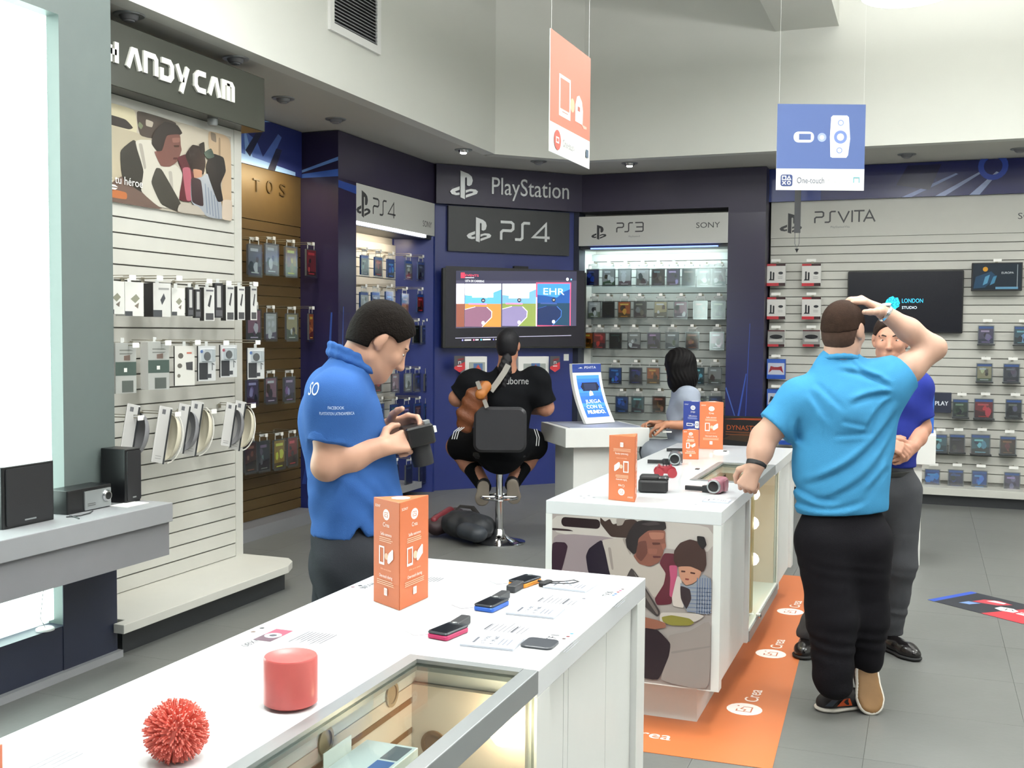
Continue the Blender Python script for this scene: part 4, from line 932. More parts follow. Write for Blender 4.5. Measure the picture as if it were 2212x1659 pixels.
# triangular cartons
def tri_carton(pts, h, col, label, flip=False, z=ZT, motif='phone'):
    c = Vector((sum(p[0] for p in pts)/3, sum(p[1] for p in pts)/3, z)); t = thing('carton', c, label, 'carton', 'triangular demonstration cartons')
    m = mat('carton_'+col.strip('#'), col, .4, var=.03)
    ar = sum(pts[i][0]*pts[(i+1) % 3][1]-pts[(i+1) % 3][0]*pts[i][1] for i in range(3))
    if ar < 0: pts = [pts[0], pts[2], pts[1]]
    MB().prism([tuple(p) for p in pts], z+.0005, z+h).build('box', m, t, bev=.0012)
    WHT = '#f0e9e4'; TH = '#eab596' if col != '#2a3a86' else '#8f9bd0'
    for i in range(3):
        a, b = Vector(pts[i]), Vector(pts[(i+1) % 3]); w = (b-a).length
        M = frame((a.x, a.y, z), tuple((b-a).normalized()))
        if flip: M = M @ Matrix.Translation((w, h, 0)) @ Matrix.Rotation(math.pi, 4, 'Z')
        P = PR(M, step=.0001, z0=.0005); k = w/.13; y = lambda f: h*f
        P.rect(.001, .001, w-.001, h-.001, col)
        P.text('SONY', .022*k, y(.93), .007, WHT, w=.026*k)
        P.circ(w*.5, y(.86), .016*k, WHT, ry=h*.052); P.stroke([(w*.5-.008*k, y(.84)), (w*.5-.008*k, y(.88)), (w*.5+.008*k, y(.88)), (w*.5+.008*k, y(.84))], .0016, col, True); P.stroke([(w*.5-.007*k, y(.85)), (w*.5, y(.868)), (w*.5+.007*k, y(.85))], .0014, col)
        P.text('Crea' if col != '#2a3a86' else 'Juega', w*.5, y(.765), .011, WHT); P.text('Selfie extremo', w*.5, y(.675), .0085, WHT, w=w*.42).lines(w*.24, w*.76, (y(.64), y(.622), y(.605)), .0022, TH, .15, i)
        if motif == 'phone':
            P.stroke([(w*.25, y(.39)), (w*.25, y(.55)), (w*.42, y(.55)), (w*.42, y(.39))], .0042, WHT, True).rect(w*.25, y(.385), w*.42, y(.405), WHT).circ(w*.52, y(.47), .009*k, TH)
            P.poly([(w*.56, y(.44)), (w*.60, y(.5)), (w*.75, y(.55)), (w*.78, y(.54)), (w*.78, y(.46)), (w*.62, y(.405)), (w*.57, y(.41))], WHT)
        else:
            P.stroke([(w*.2, y(.45)), (w*.2, y(.5)), (w*.48, y(.5)), (w*.48, y(.45))], .004, WHT, True).circ(w*.55, y(.475), .008, TH).rect(w*.62, y(.4), w*.82, y(.56), WHT, .006).ring(w*.72, y(.48), .009, .003, col)
        P.text('Selfie con tu cámara', w*.5, y(.345), .005, TH, w=w*.4).text('One-touch sharing', w*.5, y(.275), .0085, WHT, w=w*.5).lines(w*.16, w*.84, (y(.235), y(.217), y(.2)), .002, TH, .15, i+4)
        P.rect(w*.44, y(.1), w*.56, y(.17), WHT, .002).stroke([(w*.47, y(.115)), (w*.47, y(.155)), (w*.53, y(.115)), (w*.53, y(.155))], .0014, col)
        P.build('printed_face', t)
    P = PR(frame((c.x, c.y, z+h), (1, 0), V=(0, 1, 0)), step=.0001, z0=.0006); P.circ(0, .0, .024, WHT if not flip else col).lines(-.01, .012, (.006, 0, -.006), .0022, '#8a7a74', .3).build('printed_top', t)
    return t
OR = '#c0683f'
v2 = lambda px, py: tuple(onZ(px, py, ZT).xy)
tri_carton([(-1.213, 2.385), (-1.318, 2.445), (-1.205, 2.535)], .272, OR, 'tall orange triangular carton standing on the nearest table')
tri_carton([(-1.225, 4.33), (-1.105, 4.30), (-1.135, 4.45)], .272, OR, 'orange triangular carton standing upside down on second table near corner', flip=True)
tri_carton([(-1.265, 6.47), (-1.125, 6.49), (-1.20, 6.60)], .285, OR, 'tall orange triangular carton at the far end of second table')
tri_carton([(-1.405, 6.66), (-1.275, 6.62), (-1.32, 6.73)], .275, '#2a3a86', 'blue triangular carton at the far end of second table', motif='speaker')
tri_carton([(-1.245, 5.89), (-1.158, 5.915), (-1.20, 5.97)], .165, OR, 'small orange carton standing in front of the blue carton')

# things on the nearest table
q = onZ(628, 1523, ZT); t = thing('candle', (q.x, q.y, ZT), 'thick red pillar candle standing on the nearest table', 'candle')
T = Matrix.Translation((q.x, q.y, ZT))
MB().lathe([(.012, .0), (.03, .0), (.03, .004), (.012, .004)], 24, T).build('base', M_DARK, t, True)
MB().lathe([(.002, .004), (.044, .004), (.0500, .008), (.0500, .091), (.048, .0945), (.041, .0935), (.033, .091), (.02, .0895), (.002, .089)], 48, T).build('wax', mat('red_wax', '#bd5c58', .32, var=.1, scale=30), t, True)
q = onZ(381, 1640, ZT); t = thing('spiky_ball', (q.x, q.y, ZT), 'coral red spiky rubber ball lying on the nearest table', 'ball')
r0 = .051; C0 = Vector((q.x, q.y, ZT+r0*.92)); rr = random.Random(3); M_CORAL = mat('coral_rubber', '#e07a6c', .45, var=.15, scale=80)
MB().lathe([(.001, -.036), (.02, -.03), (.034, -.014), (.036, 0), (.034, .014), (.02, .03), (.001, .036)], 20, Matrix.Translation(C0)).build('core', M_CORAL, t, True)
B = MB(); NS = 900
for i in range(NS):
    z = 1-2*(i+.5)/NS; a = i*2.39996; s_ = math.sqrt(1-z*z); d = Vector((s_*math.cos(a), s_*math.sin(a), z)); d = (d+Vector((rr.uniform(-.12, .12) for _ in range(3)))).normalized()
    L = r0*rr.uniform(.94, 1.06); p0 = C0+d*.033; p1 = C0+d*L
    if p1.z < ZT+.0015: p1 = p0+d*(p0.z-ZT-.0015)/max(1e-3, -d.z)
    e = d.orthogonal().normalized(); f = d.cross(e); n = len(B.v); w = .0017
    B.v += [tuple(p0+e*w*1.1), tuple(p0+f*w*1.1), tuple(p0-e*w*1.1), tuple(p0-f*w*1.1), tuple(p1+e*w*.8), tuple(p1+f*w*.8), tuple(p1-e*w*.8), tuple(p1-f*w*.8)]
    B.f += [(n, n+1, n+5, n+4), (n+1, n+2, n+6, n+5), (n+2, n+3, n+7, n+6), (n+3, n, n+4, n+7), (n+4, n+5, n+6, n+7)]
B.build('bristles', M_CORAL, t)['kind'] = 'stuff'
def small_camera(c, ang, col, label, hang, strap=False):
    t = thing('compact_camera', (c[0], c[1], ZT), label, 'camera', 'compact cameras lying on the nearest table')
    T = Matrix.Translation((c[0], c[1], ZT)) @ Matrix.Rotation(ang, 4, 'Z')
    MB().rbox(.094, .056, .008, .0008, .012, T, 4, edge=.002).build('shell', mat('camera_'+col.strip('#'), col, .3, metal=.3), t)
    MB().rbox(.093, .055, .007, .012, .018, T, 4, edge=.002).build('screen_back', mat('camera_slate', '#2b3036', .25), t)
    MB().rbox(.07, .044, .002, .018, .0184, T, 2, -.006, 0).build('screen', mat('dark_screen', '#12161c', .1), t)
    MB().lathe([(.006, 0), (.006, .002), (.002, .003)], 12, T @ Matrix.Translation((.038, .008, .018))).build('dial', M_ALU, t)
    H = T @ Matrix.Translation((hang[0], hang[1], 0)) @ Matrix.Rotation(hang[2], 4, 'Z')
    B = MB(); B.rbox(.07, .026, .004, .0008, .02, H, 3, .035, 0, edge=.002); B.build('security_tether', M_DARK, t)
    if strap:
        B = MB(); B.rbox(.05, .02, .006, .001, .012, T, 3, .02, -.055, edge=.002); B.build('strap_pad', M_BLACKM, t)
        B = MB(); B.tube([(.02, -.03, .01), (.03, -.07, .004), (.055, -.11, .004), (.09, -.12, .004), (.1, -.1, .004), (.07, -.085, .004), (.04, -.06, .006)], .0035, 7, T); B.build('wrist_strap', M_BLACKM, t, True)
    B = MB(); B.tube([(-.02, .03, .003), (-.05, .06, .002), (-.03, .1, .002)], .0007, 5, T); B.build('tether_wire', M_LGREY, t)
def zc(px, py): return onZ(px, py, ZT)
q = zc(968, 1372); small_camera((q.x, q.y), R(80), '#b02a5a', 'compact camera with magenta edge nearest the glazed case', (.04, .01, R(10)))
q = zc(1062, 1313); small_camera((q.x, q.y), R(84), '#2f63c0', 'compact camera with blue edge in middle of three', (.04, .01, R(5)))
q = zc(1134, 1262); small_camera((q.x, q.y), R(78), '#d98a2a', 'compact camera with orange edge and looped wrist strap', (-.04, -.01, R(190)), True)
def price_plate(px, py, w, d, label, mark=True, ang=0, z=ZT):
    q = onZ(px, py, z); t = thing('price_plate', (q.x, q.y, z), label, 'price plate', 'clear price plates on the tables')
    T = Matrix.Translation((q.x, q.y, z)) @ Matrix.Rotation(ang, 4, 'Z')
    MB().rbox(w, d, .002, .0005, .005, T, 2).build('plate', mat('acrylic_card', '#b9bec8', .15), t)
    P = PR(T @ Matrix.Translation((0, 0, .005)) @ Matrix.Rotation(R(90), 4, 'Z'), step=.0001); P.rect(-d*.46, -w*.46, d*.46, w*.46, '#c2c6d0').lines(-d*.3, d*.25, (w*.3,), .006, '#50535c', .2, 2).text('¢ 74 900', 0, w*.13, .011, '#3c3e46', w=d*.6).text('¢ 139 600', 0, -w*.03, .011, '#3c3e46', w=d*.62).lines(-d*.3, d*.3, (-w*.17, -w*.25, -w*.33), .004, '#7d808a', .3, 5)
    P.build('printed_price', t)
price_plate(1065, 1388, .125, .10, 'clear price plate beside the magenta-edged camera', ang=R(4)); price_plate(1157, 1322, .125, .10, 'clear price plate beside the blue-edged camera', ang=R(2)); price_plate(1232, 1267, .125, .10, 'clear price plate beside the orange-edged camera', ang=R(-3))
t = thing('sensor_pad', zc(1166, 1393), 'dark grey rounded pad lying by the price plates', 'pad'); q = zc(1166, 1393)
MB().rbox(.075, .07, .014, .0006, .006, Matrix.Translation((q.x, q.y, ZT)), 5, edge=.0015).build('pad', mat('pad_grey', '#3f4248', .3), t)
# printed product graphics on the table top
Pt = PR(frame((0, 0, ZT), (0, 1), V=(-1, 0, 0)), step=.00008, z0=.0004)
def tp(px, py): q = zc(px, py); return q.y, -q.x
def dots(P, L):
    for px, py, c in L: a, b = tp(px, py); P.circ(a, b, .0045, c)
dots(Pt, ((1235, 1369, '#3f86c8'), (1227, 1375, '#7a3038'), (1218, 1380, '#4a3c3c'), (1345, 1273, '#503c40'), (1340, 1276, '#a83a6a'), (1335, 1279, '#c8464a'), (1330, 1283, '#3a6ac8'), (1325, 1286, '#5a86c8')))
NP = lambda: PR(frame((0, 0, ZT), (0, 1), V=(-1, 0, 0)), step=.00008, z0=.0004)
Pt.build('printed_dots', T1)['kind'] = 'stuff'; Pt = NP()
a, b = tp(1192, 1378); Pt.text('TF1', a, b, .022, '#3f4148', w=.05); Pt.build('printed_name', T1); Pt = NP(); a, b = tp(1313, 1283); Pt.text('TX30', a, b, .02, '#3f4148', w=.055)
Pt.build('printed_name', T1); Pt = NP()
a, b = tp(1275, 1298); Pt.rect(a-.03, b-.045, a+.025, b+.03, '#9a9da6').rect(a-.028, b-.01, a+.022, b+.028, '#b2b4bc').circ(a+.015, b+.022, .005, '#55575e')
Pt.build('printed_picture', T1)
for px, py, s_ in ((1103, 1358, 1), (1213, 1298, 2)):
    Pt = NP(); a, b = tp(px, py); Pt.lines(a-.035, a+.05, [b+.05-k*.011 for k in range(9)], .0022, '#70727a', .5, s_).lines(a-.03, a+.03, (b+.055, b-.012), .004, '#44464e', .3, s_); Pt.build('printed_text', T1)
for px, py, s_ in ((1215, 1400, 3), (1325, 1305, 4)):
    Pt = NP(); a, b = tp(px, py); Pt.lines(a-.03, a+.09, [b-.0-k*.006 for k in range(4)], .0016, '#84868e', .4, s_); Pt.build('printed_text', T1)
Pl = PR(frame((0, 0, ZT), (0, -1), V=(1, 0, 0)), step=.00008, z0=.0004)
def tq(px, py): q = zc(px, py); return -q.y, q.x
a, b = tq(590, 1373); Pl.rect(a-.05, b-.024, a+.045, b+.022, '#b0455a').rect(a+.0, b-.024, a+.045, b+.022, '#5a4450').circ(a-.0, b, .02, '#b9bac2').circ(a, b, .009, '#4a4a52')
NL = lambda: PR(frame((0, 0, ZT), (0, -1), V=(1, 0, 0)), step=.00008, z0=.0004)
Pl.build('printed_picture', T1); Pl = NL()
a, b = tq(546, 1387); Pl.text('WX80', a, b, .02, '#55565c', w=.07); Pl.build('printed_name', T1); Pl = NL(); a, b = tq(675, 1380); Pl.lines(a-.05, a+.05, [b+.035-k*.009 for k in range(9)], .0024, '#55575e', .5, 9)
Pl.build('printed_text', T1); Pl = NL()
dotl = ((566, 1357, '#3a3c40'), (547, 1365, '#6a5a54'), (778, 1265, '#3a3c40'), (762, 1268, '#8a6a74'))
for px, py, c in dotl: a, b = tq(px, py); Pl.circ(a, b, .006, c)
Pl.build('printed_dots', T1)['kind'] = 'stuff'; Pl = NL()
a, b = tq(795, 1265); Pl.text('WX300', a, b, .02, '#55565c', w=.07); Pl.build('printed_name', T1); Pl = NL(); a, b = tq(932, 1254); Pl.lines(a-.04, a+.03, [b+.02-k*.009 for k in range(5)], .003, '#44464c', .5, 12)
Pl.build('printed_text', T1); Pl = NL()
a, b = tq(100, 1652); Pl.lines(a-.06, a+.05, [b+.02-k*.012 for k in range(4)], .003, '#8a8c92', .6, 13)
Pl.build('printed_text', T1)
t = thing('carton_block', zc(8, 1655), 'corner of a small orange block at the bottom left table edge', 'block'); q = onZ(6, 1668, ZT)
bx('block', (q.x-.05, q.y-.06, ZT+.0005), (q.x, q.y, ZT+.045), mat('terracotta_card', '#b9694a', .5), t)
MB().prism([(q.x+.001, q.y-.012), (q.x+.03, q.y+.012), (q.x+.001, q.y+.006)], ZT+.0005, ZT+.0015).build('flap', M_GREY, t)
# boxed console inside the glazed case
bxx, byy, bz0, bz1 = -.935, 1.73, .738, .81
t = thing('boxed_device', (bxx, byy, bz0), 'white open carton with blue and grey pictures inside the near glazed case', 'box')
bx('carton', (bxx-.055, byy-.08, bz0), (bxx+.055, byy+.08, bz1), M_WHITEP, t, bev=.001)
P = PR(frame((bxx, byy, bz1), (0, 1), V=(-1, 0, 0)), step=.0002); P.rect(-.078, -.053, .078, .053, '#c4c6ca').rect(.005, -.048, .07, -.012, '#5a5c66').rect(-.065, -.048, -.002, -.012, '#3a5a94').build('printed_lid', t)
MB().box((bxx-.0565, byy-.08, bz1), (bxx-.055, byy+.02, bz1+.03)).build('open_flap', M_WHITEP, t)

# things on the second table
def camcorder(px, py, ang, body, label, L=.11, r=.026, handle=True):
    q = zc(px, py); t = thing('camcorder', (q.x, q.y, ZT), label, 'camcorder'); T = Matrix.Translation((q.x, q.y, ZT)) @ Matrix.Rotation(ang, 4, 'Z')
    m = mat('camcorder_'+body.strip('#'), body, .3)
    MB().rbox(r*2, r*2.1, r*.7, -L/2, L/2, T @ Matrix.Translation((0, 0, r*1.08)) @ Matrix.Rotation(R(90), 4, 'X'), 6, edge=.004).build('body', m, t, True)
    F = T @ Matrix.Translation((0, -L/2, r*1.08)) @ Matrix.Rotation(R(90), 4, 'X')
    MB().lathe([(r*.95, 0), (r*.95, .012), (r*.8, .014), (r*.74, .012), (r*.74, .006)], 28, F).build('lens_ring', M_ALU, t, True)
    MB().lathe([(r*.73, .008), (r*.5, .010), (.001, .010)], 24, F).build('lens', M_BLACK, t, True)
    if handle:
        B = MB(); B.rbox(.02, .016, .004, 0, .10, T @ Matrix.Translation((-r-.012, -.02, .014)) @ Matrix.Rotation(R(-90), 4, 'Y'), 3); B.build('security_arm', M_BLACKM, t)
        bx('clamp', (-r-.03, -.035, .001), (-r+.002, -.005, .03), M_BLACKM, t, M=T)
    MB().rbox(.05, .04, .003, 0, .006, T @ Matrix.Translation((r+.002, .0, r*1.1)) @ Matrix.Rotation(R(90), 4, 'Y'), 2).build('side_screen', m, t)
    return t
camcorder(1551, 1064, R(-8), '#94606c', 'pink camcorder with silver lens ring at corner of second table', .11, .031)
camcorder(1458, 1003, R(10), '#4a4a4e', 'dark silver camcorder behind the red toy carriage', .1, .032)
q = zc(1411, 1062); t = thing('camera_bag', (q.x, q.y, ZT), 'bulky black camera case beside the upside-down carton', 'camera case')
T = Matrix.Translation((q.x, q.y, ZT)) @ Matrix.Rotation(R(12), 4, 'Z')
MB().rbox(.13, .10, .02, .001, .055, T, 5, edge=.008).build('body', M_BLACKM, t, True); MB().rbox(.09, .075, .02, .05, .075, T, 5, -.015, 0, edge=.008).build('lid', M_BLACKM, t, True)
MB().rbox(.05, .05, .016, .05, .07, T, 5, .042, -.01, edge=.006).build('lens_mount', M_BLACK, t, True)
q = zc(1437, 1030); t = thing('toy_carriage', (q.x, q.y, ZT), 'red toy carriage with spoked wheels on the second table', 'toy')
T = Matrix.Translation((q.x, q.y, ZT)) @ Matrix.Rotation(R(15), 4, 'Z'); M_TOY = mat('toy_red', '#8e2a32', .35)
MB().prism([(-.04, .02), (.04, .02), (.036, .032), (.03, .06), (.015, .052), (-.02, .05), (-.03, .062), (-.042, .04)], -.035, .035, T @ Matrix.Rotation(R(90), 4, 'X')).build('body', M_TOY, t)
for sx in (-1, 1):
    for sy in (-.03, .03):
        wh = MB().lathe([(.02, -.002), (.023, -.002), (.023, .002), (.02, .002)], 20, T @ Matrix.Translation((sx*.046*.7, sy*1.5, .0235)) @ Matrix.Rotation(R(90), 4, 'X')).build('wheel', M_TOY, t)
        B = MB()
        for k in range(4): B.tube([(.021*math.cos(k*.785), 0, .021*math.sin(k*.785)), (-.021*math.cos(k*.785), 0, -.021*math.sin(k*.785))], .0014, 5, T @ Matrix.Translation((sx*.046*.7, sy*1.5, .0235)))
        B.build('spokes', M_TOY, wh)
for k in range(3): MB().tube([(-.01+k*.015, .0, .05), (-.015+k*.017, .005, .085)], .002, 5, T).build('railing', M_BLACK, t)
t = thing('security_arm', zc(1462, 975), 'short black display arm lying in front of the blue carton', 'arm'); q = zc(1462, 975)
MB().rbox(.12, .022, .005, .001, .018, Matrix.Translation((q.x, q.y, ZT)) @ Matrix.Rotation(R(25), 4, 'Z'), 3).build('bar', M_BLACKM, t)
for px, py, l in ((1497, 1016, 'white oval base with dark chip beside the far glazed opening'), (1558, 977, 'white oval base with dark chip in front of tall carton')):
    q = zc(px, py); t = thing('oval_stand', (q.x, q.y, ZT), l, 'stand', 'white oval display stands'); T = Matrix.Translation((q.x, q.y, ZT))
    MB().lathe([(.045, .0005), (.045, .006), (.042, .008), (.002, .008)], 30, T @ Matrix.Scale(1.6, 4, (0, 1, 0))).build('oval', M_WHITEP, t, True)
    bx('chip', (.015, -.03, .008), (.035, .005, .012), M_DARK, t, M=T)
price_plate(1549, 1083, .11, .09, 'clear price plate in front of the pink camcorder')
Pq = PR(frame((0, 0, ZT), (0, 1), V=(-1, 0, 0)), step=.00008, z0=.0004)
for px, py, c in ((1255, 1072, '#4a4a50'), (1262, 1076, '#6a6a70'), (1272, 1071, '#4a4a50'), (1283, 1075, '#5a5a60'), (1482, 1092, '#77797f'), (1503, 1090, '#66686e')):
    a, b = tp(px, py); Pq.circ(a, b, .006, c)
Pq.build('printed_dots', T2)['kind'] = 'stuff'

# ------------------------------------------------------------------ floor graphics
fm = thing('floor_mat', (-1.1, 5.6, 0), 'orange floor graphic with white round logos beneath second table', 'floor graphic')
MB().prism([(-1.66, 3.93), (-.487, 3.965), (-.61, 7.25), (-1.66, 7.25)], .0006, .002).build('sheet', mat('orange_floor_vinyl', '#bd6a3d', .42, var=.05, scale=4), fm)
P = PR(frame((0, 0, .002), (0, 1), V=(-1, 0, 0)), step=.0002)
for px, py, tx, ty in ((1707, 1322, 1715, 1305), (1665, 1413, 1675, 1390), (1608, 1533, 1622, 1502)):
    q = onZ(px, py, 0); P.circ(q.y, -q.x, .075, '#efe3dc', ry=.075); k = .03
    P.stroke([(q.y-k*.2, -q.x+k), (q.y-k, -q.x+k), (q.y-k, -q.x-k), (q.y+k, -q.x-k), (q.y+k, -q.x+k*.3)], .006, '#b86a48').stroke([(q.y-k*.9, -q.x), (q.y-k*.2, -q.x-k*.2), (q.y, -q.x+k*.5), (q.y+k*.7, -q.x+k*.2)], .006, '#b86a48').circ(q.y+k*1.1, -q.x+k*1.0, .005, '#b86a48')
    P.text('Crea', q.y+.185, -q.x-.01, .062, '#f0e2da', bold=.001)
    P.build('printed_logo', fm); P = PR(frame((0, 0, .002), (0, 1), V=(-1, 0, 0)), step=.0002)
q = onZ(1408, 1588, 0); P = PR(frame((q.x, q.y, .002), (1, 0), V=(0, 1, 0)), step=.0002); P.text('Crea', -.02, 0, .075, '#f0e2da', bold=.001); P.circ(-.22, 0, .075, '#efe3dc'); P.build('printed_logo', fm)
a, b, c_ = onZ(2004, 1296, 0), onZ(2169, 1338, 0), onZ(2092, 1277, 0)
U2 = (b-a).normalized(); V2 = Vector((-U2.y, U2.x, 0)); ln = .62; wd_ = (c_-a).dot(V2)
fg = thing('floor_sticker', a+U2*.3+V2*.15, 'red, black and blue floor sticker on grey tiles at right', 'floor graphic')
F2 = Matrix(((U2.x, V2.x, 0, a.x), (U2.y, V2.y, 0, a.y), (0, 0, 1, .0004), (0, 0, 0, 1)))
MB().box((0, 0, 0), (ln, wd_, .001), F2).build('sheet', mat('sticker_black', '#22242c', .4), fg)
P = PR(F2 @ Matrix.Translation((0, 0, .001)), step=.0002); P.rect(0, 0, ln, wd_, '#23252e').rect(0, 0, .045, wd_, '#2a4aa8').poly([(.36, 0), (ln, 0), (ln, wd_), (.46, wd_)], '#b8323c').poly([(.16, .2), (.3, .24), (.34, .33), (.24, .35), (.17, .3)], '#b03a46').poly([(.2, .28), (.3, .3), (.3, .33), (.22, .33)], '#c8ccd4').poly([(.14, .1), (.2, .12), (.22, .2), (.15, .18)], '#6a86b4')
P.poly([(.33, .17), (.38, .15), (.45, .17), (.45, .22), (.40, .25), (.33, .23)], '#eceaea').stroke([(.35, .2), (.38, .22), (.39, .18), (.41, .22), (.43, .2)], .008, '#2a2a2e').rect(.47, .16, .6, .19, '#f0e6e6').rect(.47, .2, .57, .215, '#e8c8ca').build('printed_graphic', fg)

# ------------------------------------------------------------------ demo pods
def quad_from(FL, FR, BL): return [tuple(FL), tuple(FR), tuple(FR+BL-FL), tuple(BL)]
zt = .90
FL, FR, BL = onZ(1222, 926, zt).xy, onZ(1403, 924, zt).xy, onZ(1169, 911, zt).xy
pdq = quad_from(FL, FR, BL); ctr = (FL+FR+BL-FL+FL*0+BL*0+FR*0)/1
cen = (Vector(pdq[0])+Vector(pdq[1])+Vector(pdq[2])+Vector(pdq[3]))/4
pd = thing('demo_pod', (cen.x, cen.y, 0), 'white demo pod carrying a blue curved display, left of second table', 'display stand')
ins = lambda k, L: [tuple(cen+(Vector(p)-cen)*k) for p in L]
MB().prism(pdq, zt-.14, zt).build('head', M_TABSIDE, pd, bev=.003)
MB().prism(ins(.72, pdq), 0, zt-.14).build('column', M_TABSIDE, pd)
MB().prism(ins(.86, pdq), zt, zt+.004).build('desk_mat', mat('mat_print', '#8f94a4', .4, var=.2, scale=6), pd)
ds = thing('curved_display', (cen.x, cen.y, zt+.004), 'curved white display stand with blue screen on the demo pod', 'display')
aR = Vector((math.cos(YAW), math.sin(YAW), 0)); bD = Vector((-math.sin(YAW), math.cos(YAW), 0))
Nn = (aR*.62-bD*.78).normalized(); Uu = Vector((-Nn.y, Nn.x, 0)).normalized()
if Uu.dot(aR) < 0: Uu = -Uu
base = at(1298, 915, onZ(1298, 915, zt+.004) and (onZ(1298, 915, zt+.004)-CO).dot(_F)); hh_ = .45; wd2 = .15
prof = []
for k in range(13):
    f = k/12; prof.append((Nn*(.0-.17*(1-(1-f)**1.9)), zt+.008+hh_*f))
B = MB(); vs_ = []; fs = []
for n_, z_ in prof:
    for s_ in (-1, 1):
        for d_ in (0, -.03):
            p = Vector((base.x, base.y, 0))+n_+Uu*wd2*s_+Nn*d_; vs_.append((p.x, p.y, z_))
for k in range(12):
    i = k*4; j = i+4
    fs += [(i, i+2, j+2, j), (i+1, j+1, j+3, i+3), (i, j, j+1, i+1), (i+2, i+3, j+3, j+2)]
fs += [(0, 1, 3, 2), (48, 50, 51, 49)]
B.add(vs_, fs).build('stand', M_WHITEP, ds, True)
def curved_print(u0, u1, f0, f1, shapes, name, m):
    """shapes in unit square; follows the curve of the stand"""
    V = []; F_ = []; C_ = []; z0_ = .0012
    def ev(x, y, lift):
        f = f0+(f1-f0)*y; g = max(0, min(11.999, f*12)); i = int(g); r_ = g-i
        n_ = prof[i][0]*(1-r_)+prof[i+1][0]*r_; zz = prof[i][1]*(1-r_)+prof[i+1][1]*r_
        p = Vector((base.x, base.y, 0))+n_+Uu*(wd2*(-1+2*(u0+(u1-u0)*x)))+Nn*lift; return (p.x, p.y, zz)
    P = PR(ID); shapes(P)
    for f, c in zip(P.f, P.c):
        pts = [P.v[i] for i in f]; n = len(V); lift = z0_+pts[0][2]
        V.extend(ev(a, b, lift) for a, b, _ in pts); F_.append(tuple(range(n, n+len(pts)))); C_.append(c)
    mk(name, V, F_, m, ds, cols=C_)
def hdr(P):
    for k in range(6): P.poly([(0, k/6), (1, k/6), (1, (k+1)/6), (0, (k+1)/6)], '#27408c', False)
    P.z += .0004; ps_logo(P, .28, .55, .16, '#fff'); P.text('PSVITA', .62, .58, .3, '#fff', w=.4)
curved_print(0, 1, .85, .995, hdr, 'header_print', PRINT())
def scr(P):
    for k in range(12): P.poly([(0, k/12), (1, k/12), (1, (k+1)/12), (0, (k+1)/12)], ('#2b55c8', '#2a58d0', '#2f62da', '#3a74e4')[k % 4], False)
    P.z += .0006
    for y0 in (.62, .66, .70, .74, .78): P.rect(.12+abs(y0-.7)*.8, y0, .94-abs(y0-.7)*.8, y0+.045, '#1b1f30')
    P.rect(.26, .64, .8, .80, '#232a44'); P.poly([(.42, .5), (.6, .52), (.58, .6), (.5, .63), (.44, .58)], '#e8eef8'); P.text('JUEGA', .5, .36, .085, '#eaf2ff', w=.68).text('CON EL', .5, .245, .085, '#eaf2ff', w=.72).text('MUNDO.', .5, .125, .085, '#ffffff', w=.76, bold=.008)
curved_print(.12, .90, .10, .80, scr, 'screen', SCREEN())

p2 = thing('demo_pod', (-.03, 8.05, 0), 'white demo pod with blue sign behind the man in dark blue shirt', 'display stand')
bx('head', (-.26, 7.87, .71), (.085, 8.3, .915), M_TABSIDE, p2, bev=.003)
bx('column', (-.2, 7.93, 0), (.0, 8.25, .71), M_TABSIDE, p2)
bs = thing('blue_sign', (.0, 8.02, .915), 'upright blue sign with white figures on the right demo pod', 'sign')
Fs = frame((-.1, 7.98, .92), (1, .12)); MB().box((0, 0, -.012), (.17, .30, 0), Fs).build('board', mat('sign_blue', '#2a5aae', .35), bs)
P = PR(Fs); P.text('4G', .10, .17, .03, '#dfe8f6').rect(.05, .1, .15, .108, '#cfdcf0').rect(.05, .075, .14, .082, '#cfdcf0').rect(.1, .03, .115, .05, '#fff').rect(.13, .25, .14, .28, '#e6eefa').build('printed_front', bs)
q = onY(2033, 870, YV-.12); bs = thing('dark_sign', (q.x, YV-.12, q.z-.1), 'dark navy board with white capital lettering hung beside the blue sign', 'sign')
Fs = frame((q.x-.16, YV-.12, q.z-.095), (1, 0)); MB().box((0, 0, -.1), (.25, .19, 0), Fs).build('board', M_NAVY, bs)
P = PR(Fs); P.rect(.002, .002, .248, .188, '#20263a').text('PLAY', .165, .09, .042, '#e4e8f0', w=.115, bold=.001).build('printed_front', bs)

